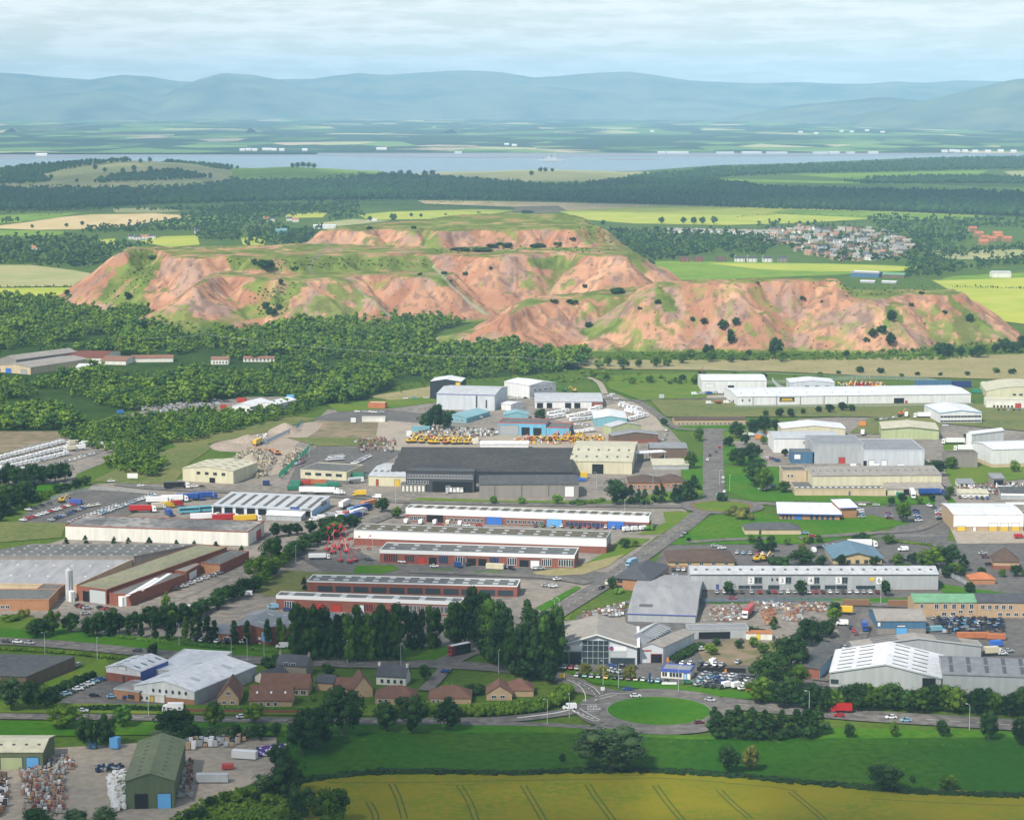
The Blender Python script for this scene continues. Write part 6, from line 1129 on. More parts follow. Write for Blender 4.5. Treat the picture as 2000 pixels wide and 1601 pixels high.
row('car','in the orange office car park',1316,1128,1330,1130,3,'wsk','across');row('car','at the top of the orange office car park',1315,1115,1345,1116,4,'kswk','across');row('van','at the back wall of the grey shed',1308,1145,1308,1145,1,'w',10)
row('car','in the queue down the avenue, right lane',1412,935,1416,972,5,'wsgww',80);row('car','going up the avenue',1380,900,1412,868,5,'wkgrk',85,jit=.8);row('car','at the avenue foot, left lane',1402,968,1402,968,1,'s',80)
row('car','outside the white swooping-roofed centre',1680,998,1683,1012,4,'wwls',10);row('car','along the top of the centre car park',1684,988,1740,989,3,'wsg','along');row('car','in the middle of the centre car park',1735,1005,1737,1014,4,'rbsm',10);row('car','right of the bushy tree in the car park',1788,1000,1795,1019,5,'kbsbw',10);row('car','left of the yellow-door depot',1833,1000,1836,1016,5,'swrsk',20);row('car','at the upper edge of the right car park',1815,990,1850,1002,4,'wgwr','along')
row('car','behind the blue-roofed shed',1602,1072,1655,1064,5,'ksskg',10);row('van','standing left of the blue-roofed shed',1588,1079,1588,1079,1,'w',95);row('lorry','parked behind the blue-roofed shed',1690,1070,1690,1070,1,'w',2);row('van','on the lot right of the blue-roofed shed',1764,1077,1764,1077,1,'w',185);row('car','in the lot corner below the white van',1742,1099,1776,1097,4,'gskk','along')
row('car','beside the brown pyramid-roofed hall',1920,1083,1924,1090,2,'sm',10);row('car','before the brown pyramid-roofed hall',1930,1105,1985,1108,2,'kk',10);row('car','at the dark bungalow gable',1572,1044,1572,1044,1,'l',5);row('car','on the drive right of the dark bungalow',1587,1050,1587,1050,1,'r',5)
row('car','by the brown hipped offices',1396,1069,1410,1073,2,'sw',10);row('car','among the plant hire vehicles',1440,1082,1490,1084,5,'slsrw','across');row('digger','beside the brown hipped offices',1478,1098,1492,1096,2,'yy',20);row('van','right edge near the yellow doors',1990,1052,1990,1052,1,'r',10)
row('car','in the row below the mint-roofed block',1822,1210,1925,1211,10,'skswkkskgk','across');row('car','in the second row below the mint-roofed block',1830,1218,1925,1220,8,'gkslskwk','across');row('box_lorry','in the lane below the long units',1647,1200,1647,1200,1,'y',170);row('van','in the narrow yard by the big trees',1645,1222,1645,1222,1,'w',175);row('box_lorry','with a pale cargo bed left of the blue shed',1688,1232,1688,1232,1,'b',265);row('car','in the yard between trees and blue shed',1662,1228,1672,1242,3,'krm',80)
row('car','along the old brick shed',1618,1298,1652,1268,5,'kgkgs',55);row('lorry','standing in the tile yard',1460,1205,1460,1205,1,'r',250);row('box_lorry','right of the twin-slope warehouse',1940,1280,1940,1280,1,'c',10);row('car','right of the twin-slope warehouse',1958,1280,1970,1275,2,'ws',10)
# truck workshop yard and the car storage compound
row('van','before the truck workshop',612,1018,660,1008,4,'wwsw',200,jit=1);row('lorry','right of the truck workshop',676,990,676,990,1,'w',75);row('lorry','in the crowded truck yard',690,1016,728,990,4,'bwbo',60,jit=1);row('box_lorry','in the crowded truck yard',660,1024,690,1004,4,'wwrl',60,jit=1)
row('lorry','at the back of the truck yard',285,1001,285,1001,1,'r',2);row('coach','in the truck yard beside the workshop',370,1003,402,1000,2,'tt',20);row('lorry','in the upper row of the truck yard',318,984,405,975,4,'wwbb',10);row('box_lorry','in the middle of the truck yard',310,995,345,990,3,'cyr',30);row('van','in front of the workshop bays',425,1010,500,1016,5,'cbwyk','across');row('lorry','along the white warehouse',405,1017,490,1020,3,'wry',15);row('box_lorry','near the workshop bays',330,1008,330,1008,1,'b',300)
row('car','in the long diagonal rank of the storage compound',150,1022,300,968,24,'wwswwl','across');row('car','in the second diagonal rank of the storage compound',140,1022,225,990,13,'swwsw','across')
row('car','in the white and red rank of the compound',45,1018,140,988,12,'wrwrw','across');row('car','in the dark rank of the compound',100,1018,160,995,9,'kgskb','across');row('car','at the compound hedge',55,998,95,986,4,'wgkg','across');row('car','in the short rank below the blue container',165,992,190,988,4,'cwcw','across')
row('digger','at the back of the storage compound',120,982,120,982,1,'y',30);row('car','on the estate road by the hoarding',217,942,275,951,2,'ww',15);row('lorry','at the bend before the recycling shed',350,955,350,955,1,'k',10);row('car','in front of the recycling shed',380,952,395,953,2,'wk',10)
# lorry park of white vehicles
k=0
for(u0,v0,u1,v1,n,kd)in[(-20,903,125,866,17,'van'),(0,910,130,878,15,'van'),(10,917,132,889,14,'van'),(-10,925,80,917,9,'van'),(80,918,190,886,12,'car'),(70,906,120,892,5,'car')]:
    row(kd,f'in the {ORD[k]} rank of the white vehicle park',u0,v0,u1,v1,n,'wwwww' if kd=='van' else 'wwsw',40,jit=.5);k+=1
row('box_lorry','at the top of the white vehicle park',140,871,215,876,4,'cwww',210);row('box_lorry','in the heart of the white vehicle park',135,882,155,880,2,'cw',210)
# caravans
for k,(u0,v0,u1,v1,n)in enumerate([(1075,812,1105,806,5),(1075,819,1100,815,4),(1115,818,1160,808,9),(1120,824,1155,820,7),(1155,804,1170,799,3),(1225,805,1250,812,6),(1232,822,1258,815,5),(1215,795,1245,803,5)]):row('caravan',f'in caravan cluster {["at far left", "at lower left", "in the middle", "in the lower middle", "by the brick end", "behind the blue shed", "at the lower right", "along the lane"][k]}',u0,v0,u1,v1,n,'w',30,jit=.8)
row('car','between the blue wing and the caravan shed',1128,830,1150,832,5,'wwwsw','across');row('van','on the sandy yard right of the blue wing',1128,847,1155,843,4,'wwww',20,jit=1);row('car','on the lane by the caravans',1190,775,1245,800,5,'wwwgw',10,jit=1);row('car','at the lane bend below the sheds',1298,860,1304,842,3,'ssw',60)
row('digger','in the yellow digger yard, left part',800,866,918,868,13,'yyoyy',25,jit=2.5);row('digger','in the back of the digger yard, left part',812,860,912,861,9,'yyyo',140,jit=2.5);row('digger','on the sandy yard before the blue works',1035,862,1165,862,12,'yoyyo',200,jit=3);row('digger','close behind the depot roof, right part',1080,856,1140,857,6,'yyo',70,jit=2)
row('digger','amid the rubble of the recycling yard',505,885,540,890,3,'ooo',200,jit=2);row('lorry','on the quarry track',505,868,505,868,1,'y',80)
row('van','on the estate road before the depot',736,974,742,974,1,'w',170);row('box_lorry','on the estate road before the depot',702,970,702,970,1,'y',185);row('lorry','parked behind the truck workshop',615,965,615,965,1,'w',2);row('lorry','second in line behind the truck workshop',643,966,643,966,1,'w',2);row('van','behind the truck workshop',660,966,665,966,2,'ww',2);row('tanker','beside the cream annex of the depot',695,944,695,944,1,'s',30)
row('car','on the roof-side car park of the cream office',645,895,670,893,8,'wwsww','across');row('car','in the second rank above the cream office',640,900,668,898,7,'wwsw','across');row('car','in the rank leading to the depot corner',692,907,720,893,9,'wswww','across');row('car','left of the cream office',580,908,592,904,3,'wsr','along')
row('lorry','with red stripes above the grey block',1880,882,1880,882,1,'w',180);row('lorry','with a turquoise tail near the grey plant',1857,868,1857,868,1,'w',180);row('lorry','backed against the white office',1800,817,1800,817,1,'w',178);row('lorry','in the yard of the beige works',1782,972,1782,972,1,'w',265);row('lorry','in blue behind the works fence',1825,968,1825,968,1,'b',0);row('van','before the loading docks',1668,914,1762,916,3,'www',0,jit=.5)
row('car','in the lorry park by the lime warehouse',1712,822,1770,814,6,'gwswkg','along');row('digger','in the lorry park by the lime warehouse',1760,812,1760,812,1,'o',20);row('box_lorry','behind the lime warehouse',1685,850,1770,815,2,'ww',80);row('car','before the blue cabin',1500,895,1520,902,6,'wsrbkb',20,jit=1);row('van','near the trees of the white factory',1450,850,1505,856,4,'wwlw',20,jit=1)
row('car','below the buff offices',1535,958,1548,952,5,'wswsw','across');row('car','near the works entrance by the lawn',1488,958,1510,952,5,'wywkb','across');row('car','on the lawn side of the white lime warehouse',1846,833,1846,833,1,'w',5);row('car','before the red doors of the cream units',1950,802,1990,803,5,'kmskb','across');row('car','before the scrap yard lean-to',1875,973,1928,975,6,'kwsbkb','across')
row('van','by the brown doorway of the white shed',1358,772,1410,770,5,'wsbsw',20,jit=.8);row('van','at the left end of the long white shed',1386,790,1436,788,4,'wrwg',15,jit=.8);row('car','behind the ridge of the long shed',1640,762,1730,764,8,'wswlwrsw','along',jit=1);row('digger','in red and yellow behind the long shed',1660,755,1715,757,7,'yorrroy',20,jit=2);row('van','at the far right beyond the blue hoarding',1925,752,1990,747,4,'www',5,jit=1)
row('car','beside the white corner-on warehouse',988,779,1040,780,5,'swwks',20,jit=.5);row('car','before the black warehouse',790,780,850,778,4,'wtww',10,jit=1);row('digger','lime green crushing machine by the white warehouse',1102,765,1122,766,2,'ny',180);row('car','on the track to the shale heaps',1196,772,1196,772,1,'w',10)
row('car','on the grey yard behind the soil mound',700,806,745,807,5,'wswws','along',jit=1);row('van','near the teal sheds',920,820,936,818,3,'www',30);row('car','on the farm track behind the heaps',1155,406,1205,405,2,'ww',0)
for k,(u,v,rz)in enumerate([(640,1076,70),(652,1070,100),(662,1074,60),(672,1068,200),(676,1080,110),(650,1082,30),(665,1098,80),(682,1100,100),(692,1098,150),(700,1076,60),(720,1074,20)]):
    x,y,_=P(u,v);veh('boom_lift','r',x,y,radians(rz),f'red boom lift, {ordn(k)} of the cluster at the hire yard corner','red boom lifts at the hire yard',True,z=GZ0,s=.6 if k in(9,10)else 1.0)
veh('lorry','w',*P(628,1093)[:2],.1,'white-beamed red crane lorry left of the red boom lifts',None,True,'crane lorry',GZ0,.7)
# the 300 nearest cars are things; the farthest specks are one mass
FAR.sort(key=lambda q:q[0]);q9=MB()
for i,(y,c,x,rz,label,group,parts,z)in enumerate(FAR):
    if len(label.split())>16:print('LONG',label)
    if i<298:veh('car',c,x,y,rz,label,group,parts,z=z,now=True);continue
    cr,sr=cos(rz),sin(rz)
    for _,b in veh_parts('car',c)[0]:
        for f,mi in zip(b.F,b.M):q9.add([(x+b.V[k][0]*cr-b.V[k][1]*sr,y+b.V[k][0]*sr+b.V[k][1]*cr,z+b.V[k][2])for k in f],[tuple(range(len(f)))],b.mats[mi])
tag(q9.link('distant_cars'),'specks of white and dark cars in the farthest yards','cars',None,'stuff')
def box_thing(name,label,u,v,w_,d_,h_,m,rz=0,cat='container',group=None,z=None,lid=None):
    x,y,_=P(u,v);o=empty(name,(x,y,GZ0 if z is None else z),rz);tag(o,label,cat,group);b=MB();b.box(-w_/2,w_/2,-d_/2,d_/2,0,h_,M[m]);b.link('body',o)
    b=MB();n_=max(2,int(w_/.9));[b.box(-w_/2+w_*(i+.5)/n_-.06,-w_/2+w_*(i+.5)/n_+.06,-d_/2-.07,-d_/2-.01,.1,h_-.1,M[m])for i in range(n_)];b.box(-w_/2-.04,w_/2+.04,-d_/2-.04,d_/2+.04,h_+.01,h_+.1,M[lid or m]);b.link('ribs',o);return o
for i,(u,v,m,w_,h_,lab)in enumerate([(568,784,'sky_door',6,4.5,'bright blue stacked container beyond the white workshops'),(472,786,'red_door',7,3,'red container behind the left gabled workshop'),(437,800,'red_door',5,3,'red machine-like container at the stone yard'),(300,812,'blue_door',6,2.4,'dark blue container at the left of the stone yard'),(235,808,'blue_door',5,2,'blue skip at the far left of the stone yard'),
    (578,948,'green_door',6,2.4,'green skip with white panel beside the cream office'),(572,957,'green_door',7,2.2,'long green skip nearest the road'),(600,946,'red_trim',7,2.4,'rust red skip behind the green ones'),(622,946,'orange_tile',9,2.4,'long rust red skip in the middle of the skip yard'),(628,955,'green_door',8,2.6,'green skip right of the middle of the skip yard'),(650,950,'green_door',8,2.2,'dark green skip below the cream office door'),(700,935,'green_door',8,3,'green tank-like container left of the cream annex'),(520,948,'navy',4,2.4,'dark blue box with orange end in the recycling yard'),
    (620,928,'green_door',5,2,'small green skip by the rubble fence'),(555,925,'green_door',4,2,'green skip under the green fence'),(148,985,'blue_trim',7,2.4,'blue container at the back of the storage compound'),(1672,1183,'wood',12,2.4,'orange-brown container left of the lane gate'),(1760,1184,'wood',12,2.4,'orange-brown container right of the lane gate'),(967,1112,'cream_cladding',9,2.4,'cream tank-like box on the small lawn'),(690,826,'white_trim',3.5,3,'white cube beside the grey yard'),(799,853,'white_trim',3.5,3.5,'white cube at the left of the digger yard'),(822,857,'cream_cladding',3.5,2.6,'cream cube in the digger yard'),
    (928,868,'render',4,3.5,'cream box at the right end of the digger yard'),(1140,935,'yellow_paint',4,3.6,'yellow box by the depot side yard'),(1135,940,'blue_door',6,1.6,'blue flatbed skip by the depot side yard'),(1482,858,'orange_paint',5,2.6,'orange skip among the trees'),(1505,850,'orange_paint',5,2.2,'orange skip left of the white factory'),(1685,832,'orange_paint',5,2.6,'orange cabin on the grass by the lime warehouse'),(1822,758,'blue_cladding',30,6,'long blue hoarding behind the long white shed'),(1868,757,'navy',24,5,'dark blue hoarding right of the long blue one'),(1907,768,'green_door',8,3,'green store at the end of the long white shed'),
    (1757,970,'green_door',4,2,'green skip outside the flat works'),(1750,966,'white_trim',2.5,2.6,'white box outside the flat works'),(1945,1262,'blue_door',5,2,'blue skip right of the twin-slope warehouse'),(1900,1247,'orange_tile',14,2.2,'long orange hurdle stack in the machinery yard'),(1945,1249,'orange_tile',8,2,'shorter orange hurdle stack in the machinery yard'),(1820,1233,'teal_cladding',9,1.8,'turquoise trough beside the blue shed'),(181,1462,'blue_cladding',3,3.6,'dark blue cabin under the dark trees'),(225,1462,'sky_door',3.2,3.8,'light blue cabin right of the dark blue one'),(445,1502,'red_trim',4,1.4,'red trailer in the pallet yard'),(478,1482,'white_trim',9,2.6,'block of white wrapped pallets in the yard'),(415,1528,'pale_roof',11,2.6,'pale blue-white sheeted stack at the bank foot'),(312,1446,'green_cladding',6,3,'small green-roofed store behind the olive shed')]):
    box_thing('container' if h_>1.7 else 'crate',lab,u,v,w_,2.6 if w_<12 else 2.2,h_,m,rz=R.uniform(-.3,.3)if w_<10 else 0)
def heap(name,label,poly,n,s,pal,hmax,kind='stuff',lie=False):
    rows=name in('scrap_bales','tile_stacks','stone_blocks','pallet_clutter','wrapped_bales','farm_machinery')
    """a jumble of small blocks within an outline"""
    pts=[]
    us=[p[0]for p in poly];vs=[p[1]for p in poly]
    while len(pts)<n:
        u,v=R.uniform(min(us),max(us)),R.uniform(min(vs),max(vs))
        if inpoly([u],[v],poly)[0]:pts.append((u,v))
    b=MB();cx=np.mean(us);cy=np.mean(vs)
    for u,v in pts:
        x,y,_=P(u,v);t=1-min(1,math.hypot((u-cx)/(max(us)-min(us))*2,(v-cy)/(max(vs)-min(vs))*2));a=s*R.uniform(.5,1.4);c=s*R.uniform(.4,1.2);z0=GZ0+hmax*t*R.random();h_=s*R.uniform(.4,1.1)
        if rows:
            g=s*1.35;x=round(x/g)*g;y=round(y/(g*1.9))*g*1.9+R.uniform(-.2,.2);a,c=s*R.uniform(.9,1.25),s*R.uniform(.9,1.2);z0=GZ0+s*.9*R.randrange(max(1,int(hmax/s)+1));h_=s*.86;b.box(x-a/2,x+a/2,y-c/2,y+c/2,GZ0,z0+h_,M[R.choice(pal)],R.uniform(-.12,.12));continue
        b.box(x-a/2,x+a/2,y-c/2,y+c/2,z0 if not lie else GZ0,z0+h_,M[R.choice(pal)],R.random()*3)
    return tag(b.link(name),label,'pile',None,kind)
J1=['red_brick','white_trim','light','wood','pink_tile','grey_cladding','taupe_cladding','buff_brick','light','pink_tile','concrete'];RUB=['stone','buff_brick','taupe_cladding','concrete','cream_cladding']
heap('scrap_bales','tall jumble of sorted bales filling the lower left yard',[(42,1500),(80,1490),(122,1510),(130,1590),(50,1590)],330,.95,J1,1.4);heap('scrap_bales','dark bagged bales at the left edge of the yard',[(-20,1525),(10,1520),(14,1590),(-20,1601)],90,1.3,['dark_trim','wood','white_trim','brown_cladding'],2.0)
heap('white_bags','long heap of white sacks along the olive shed',[(212,1515),(243,1510),(246,1585),(218,1588)],170,1.5,['white_trim','white_cladding','render'],2.0);heap('dark_tyres','low heap of dark tyres and plastic beside the olive shed',[(185,1500),(243,1495),(243,1508),(190,1510)],90,.9,['dark_trim','black_paint','navy','light'],1.2);heap('pallet_clutter','scattered pallets and drums right of the olive shed',[(340,1480),(375,1488),(372,1560),(344,1560)],120,.9,J1,1.0)
heap('pallet_clutter','wrapped pallet stacks at the back of the yard',[(330,1448),(480,1442),(478,1456),(335,1466)],90,1.4,['white_trim','buff_brick','grey_cladding','light'],2.0);heap('purple_crates','purple crates with white sheeting near the dark trees',[(500,1468),(560,1455),(560,1472),(505,1480)],110,1.0,['purple','purple','white_trim','navy'],1.5);heap('pallet_clutter','loose rubbish strewn by the pale olive shed',[(90,1478),(140,1482),(145,1505),(95,1500)],80,.8,J1,.8)
heap('rubble_heap','sunlit rubble heap behind the recycling shed',[(455,895),(480,878),(520,882),(540,900),(520,930),(500,935),(500,905)],420,1.3,RUB,6);heap('rubble_heap','heap of mixed waste along the green fence',[(545,905),(580,880),(600,884),(580,905),(555,920)],240,1.2,RUB+['dark_trim','red_brick'],4);heap('rubble_heap','white boulders below the grey spoil mounds',[(480,858),(520,850),(525,866),(490,868)],120,1.2,['concrete','white_trim','stone'],1.5)
heap('tile_stacks','pink and buff tile stacks filling the builders yard, left',[(1390,1190),(1445,1182),(1450,1212),(1388,1215)],170,1.0,J1,.9);heap('tile_stacks','terracotta pots and tiles in the middle of the builders yard',[(1490,1196),(1512,1196),(1512,1222),(1495,1222)],110,1.1,['pink_tile','orange_tile','buff_brick'],1.6);heap('tile_stacks','mixed goods along the top fence of the builders yard',[(1465,1178),(1625,1180),(1620,1196),(1465,1190)],190,1.0,J1,.9);heap('tile_stacks','small stacks near the right of the builders yard',[(1530,1196),(1565,1192),(1565,1215),(1530,1212)],90,1.0,J1,1.0);heap('tile_stacks','salvage rows beside the dealership access',[(1135,1200),(1220,1180),(1222,1202),(1140,1215)],160,1.1,J1,.8)
heap('farm_machinery','crowded jumble of blue and black farm machines',[(1830,1215),(1960,1212),(1960,1238),(1830,1236)],300,1.4,['sky_door','navy','dark_trim','black_paint','grey_cladding','brown_cladding','dark_trim','black_paint','dark_trim'],1.2)
heap('stone_blocks','grey gravestone-like stone blocks in the stone yard',[(250,800),(420,782),(440,790),(330,806)],380,1.6,['concrete','grey_cladding','concrete','light','dark_trim','taupe_cladding'],1.5);heap('plant_parts','scattered scrap parts behind the digger yard',[(840,836),(960,838),(985,850),(900,858),(800,856)],260,1.4,['brown_cladding','dark_trim','light','wood','grey_cladding','white_trim'],.8);heap('plant_parts','pipes and parts strewn on the sandy yard',[(1000,855),(1180,852),(1180,868),(1010,868)],200,1.2,['yellow_paint','orange_paint','red_trim','light','white_trim'],.8)
heap('plant_parts','scattered waste at the left corner of the depot',[(690,860),(770,855),(775,885),(700,885)],130,1.3,['dark_trim','light','wood','brown_cladding','taupe_cladding','red_brick'],.8);heap('scrap_clutter','scrap and pallets in the right-hand scrap yard',[(1870,950),(2000,945),(2000,968),(1875,965)],200,1.2,['dark_trim','brown_cladding','light','red_brick','white_trim'],1.0);heap('scrap_clutter','colourful clutter behind the long white shed',[(1630,748),(1720,748),(1740,760),(1640,762)],160,1.2,['red_trim','yellow_paint','white_trim','dark_trim','light'],1.0)
heap('wrapped_bales','silvery wrapped bales piled before the depot',[(866,955),(900,945),(905,962),(870,964)],90,1.6,['white_trim','light','pale_roof'],3)
def mound(name,label,u,v,wpx,hpx,m,D=None):
    x,y,_=P(u,v);s=SZ(v);r=wpx/2/s;h=hpx/s
    def hf(X,Y):d=np.hypot(X-x,(Y-y)*1.0)/r+.3*(fbm(X/r*1.5,Y/r*1.5)-.5);return h*np.clip(1-d**1.3,-.1,1)+.3*(fbm(X/2,Y/2)-.5)
    me,*_=grid(name,x-r*1.2,x+r*1.2,y-r*1.2,y+r*1.2,34,34,hf,m);tag(link(name,me),label,'mound')
mound('spoil_mound','smooth grey gravel mound, rear and tallest of the pair',556,842,70,17,G['gravel']);mound('spoil_mound','lower grey gravel mound nearer the recycling shed',485,862,70,14,G['gravel']);mound('spoil_mound','long low pinkish gravel tail left of the lower mound',440,872,70,7,G['gravel']);mound('spoil_mound','sunlit rubble mound directly behind the recycling shed',490,905,60,20,G['paleyard'])
# hoarding, signs, fences
def panel(name,label,u,v,w_,z0,z1,m,rz=0,posts=2,cat='sign'):
    x,y,_=P(u,v);o=empty(name,(x,y,GZ0),rz);tag(o,label,cat);b=MB();b.box(-w_/2,w_/2,-.08,.08,z0,z1,M[m]);b.link('board',o)
    for i in range(posts):b=MB();X=(-.35+.7*i/max(posts-1,1))*w_ if posts>1 else 0;b.tube((X,.14,0),(X,.14,z1),.06,M['light'],5);b.link('post',o)
panel('hoarding','blank white hoarding beside the estate road',259,939,6.4,1.2,4.2,'white_trim');panel('signboard','pale signboard on the grass by the northern track',1292,781,4,1,4,'light');panel('forecourt_banner','low white banner at the forecourt edge',1307,1340,6,.3,1.2,'white_trim');panel('totem_sign','tall dark blue totem sign at the forecourt edge',1269,1338,.9,.2,4.6,'navy',posts=1)
panel('orange_sign','orange sign box on the verge below the used cars',1463,1352,2.8,.3,1.8,'orange_paint');panel('orange_banner','orange pillar sign among the used cars',1417,1322,.9,.2,2.8,'orange_paint',posts=1);panel('orange_banner','orange flag sign right of the service bay',1304,1296,.9,.2,2.2,'orange_paint',posts=1);panel('traffic_sign','white-backed sign on the splitter island',1177,1356,1.6,1.2,2.6,'white_trim',posts=1);panel('yellow_sign','yellow sign at the hedge end by the junction',1098,1330,2,1,2.6,'yellow_paint')
b=MB();x,y,_=P(1361,1312);b.box(0,20,0,.3,0,1.6,M['black_paint']);o=b.link('barrier_wall',None,loc=(x,y,GZ0),rz=-.12);tag(o,'low black barrier between the two used-car lots','barrier')
def fence(name,label,pts,h,m,step=4,cat='fence'):
    q=spline([P(*p)[:2]for p in pts],6);o=empty(name,(q[0][0],q[0][1],GZ0));tag(o,label,cat);ox,oy=q[0];b=MB()
    for a,c in zip(q[:-1],q[1:]):
        for z_ in(h*.25,h*.6,h*.96):b.tube((a[0]-ox,a[1]-oy,z_),(c[0]-ox,c[1]-oy,z_),.05,M[m],4,cap=False)
        L_=math.hypot(c[0]-a[0],c[1]-a[1]);k=int(L_/.5)
        for i in range(k):t=i/k;X,Y=a[0]+(c[0]-a[0])*t-ox,a[1]+(c[1]-a[1])*t-oy;b.box(X-.05,X+.05,Y-.02,Y+.02,0,h,M[m])
    b.link('pales',o);acc=0;b=MB();b.tube((0,0,0),(0,0,h+.1),.09,M[m],5);pm=b.mesh('post')
    for a,c in zip(q[:-1],q[1:]):
        L_=math.hypot(c[0]-a[0],c[1]-a[1]);t=0
        while t<L_:
            if acc<=0:link('post',pm,o,(a[0]+(c[0]-a[0])*t/L_-ox,a[1]+(c[1]-a[1])*t/L_-oy,0));acc=step
            t+=1;acc-=1
fence('palisade_fence','green palisade fence beside the recycling rubble',[(545,935),(575,908),(602,882),(606,868)],3.4,'green_door');fence('palisade_fence','grey fence on the diagonal between spoil mounds and soil field',[(515,870),(545,855),(580,838),(590,825)],2.4,'blue_cladding');fence('palisade_fence','grey fence round the empty bays of the storage compound',[(100,978),(170,960),(240,962),(290,966)],2.2,'light')
fence('palisade_fence','grey fence behind the northern white sheds',[(1495,752),(1560,748),(1700,742),(1800,745),(1830,750)],3,'light');fence('palisade_fence','pale fence slanting to the long white shed',[(1508,745),(1520,758),(1545,768)],3,'light');fence('palisade_fence','grey fence in front of the long white shed',[(1436,796),(1600,796),(1780,794),(1900,790)],1.6,'light');fence('palisade_fence','grey fence along the builders yard',[(1350,1180),(1500,1177),(1625,1178)],2.2,'blue_cladding');fence('palisade_fence','grey fence by the long units and the orange hut',[(1835,1120),(1870,1135),(1893,1148)],2.2,'light')
def wallrun(name,label,pts,h,m,th=.25,cat='wall'):
    b=MB();q=[P(*p)[:2]for p in pts]
    for a,c in zip(q[:-1],q[1:]):
        L_=math.hypot(c[0]-a[0],c[1]-a[1]);an=atan2(c[1]-a[1],c[0]-a[0]);V0=len(b.V);b.box(0,L_,-th/2,th/2,0,h,M[m]);
        for i in range(V0,len(b.V)):x,y,z=b.V[i];b.V[i]=(a[0]+x*cos(an)-y*sin(an),a[1]+x*sin(an)+y*cos(an),z)
    tag(b.link(name),label,cat)
wallrun('brick_wall','long red-brick garden wall along the lower road',[(355,1390),(470,1392),(560,1393),(640,1392)],1.3,'red_brick')
wallrun('white_wall','low white wall at the right-hand scrap yard',[(1964,985),(2060,985)],1.4,'white_trim')
# lamp posts, poles and the overhead line
lb=MB();lb.tube((0,0,0),(0,0,9.5),.13,M['light'],6,.08);LPm=lb.mesh('pole');lb=MB();lb.tube((0,0,9.5),(1.3,0,9.8),.05,M['light'],5);lb.box(1.2,1.9,-.15,.15,9.72,9.86,M['white_trim']);LHm=lb.mesh('lamp_head')
LAMPS=[(88,1280,'left edge of the upper road'),(190,1290,'upper road left of the white works'),(350,1262,'gap between the two clipped hedges'),(452,1290,'upper road above the big white roof'),(483,1292,'upper road right of the white roof'),(516,1293,'upper road near the stone house'),(678,1296,'upper road before the garage'),(783,1302,'upper road by the white cottage'),(974,1318,'lawn under the right-hand poplars'),(1069,1416,'lower road left of the roundabout'),(1112,1404,'splitter island of the lower road'),(1178,1340,'dealership verge at left'),(1208,1345,'dealership verge behind the blue car'),(1325,1352,'dealership verge at the sales cabin'),(1893,1428,'right-hand road near the big sapling'),(1580,1400,'right-hand road by the conifers'),(1060,1245,'junction by the right poplar'),(1083,1215,'diagonal road below the lawn strip'),(1092,1212,'diagonal road beside its twin'),(578,1105,'yard by the hire machines'),(728,1095,'hire yard at the white pole'),(773,985,'corner of the northern terrace'),(1405,950,'avenue left verge'),(1425,960,'avenue right verge'),(584,905,'green fence near the cream office'),(604,895,'green fence top'),(1220,1010,'verge above the northern terrace'),(290,1400,'lower road before the site cabin'),(1165,955,'depot side yard'),(1275,960,'trees by the hipped offices'),(1720,1180,'lane below the long units'),(1657,1160,'lawn strip before panel five')]
for u,v,lab in LAMPS:x,y,_=P(u,v);o=empty('street_lamp',(x,y,GZ0),R.random()*6);link('pole',LPm,o);link('lamp_head',LHm,o);tag(o,f'tall pale street lamp at the {lab}','street lamp','street lamps along the estate roads')
lp=[(232,672),(405,665),(722,700),(1002,712),(1372,735),(1700,752)]
pts3=[]
for i,(u,v)in enumerate(lp):
    x,y,_=P(u,v+22);o=empty('power_pole',(x,y,0));tag(o,f'wooden power pole carrying the overhead line, {ORD[i]} from the left','power pole','poles of the overhead line');b=MB();b.tube((0,0,0),(0,0,17),.2,M['wood'],6);b.link('pole',o);b=MB();b.box(-1.4,1.4,-.1,.1,16.2,16.5,M['wood']);b.link('crossarm',o);pts3.append((x,y,16.6))
for a_ in(-1.2,1.2):
    b=MB()
    for p,q_ in zip(pts3[:-1],pts3[1:]):
        prev=None
        for i in range(13):t=i/12;c=(p[0]+(q_[0]-p[0])*t,p[1]+(q_[1]-p[1])*t+a_*.6,p[2]-14*t*(1-t)*.5);(b.tube(prev,c,.045,M['light'],4,cap=False)if prev else None);prev=c
    tag(b.link('power_line'),'pale overhead wire, '+('nearer' if a_<0 else 'farther')+' of two crossing the wood below the heaps','power line')
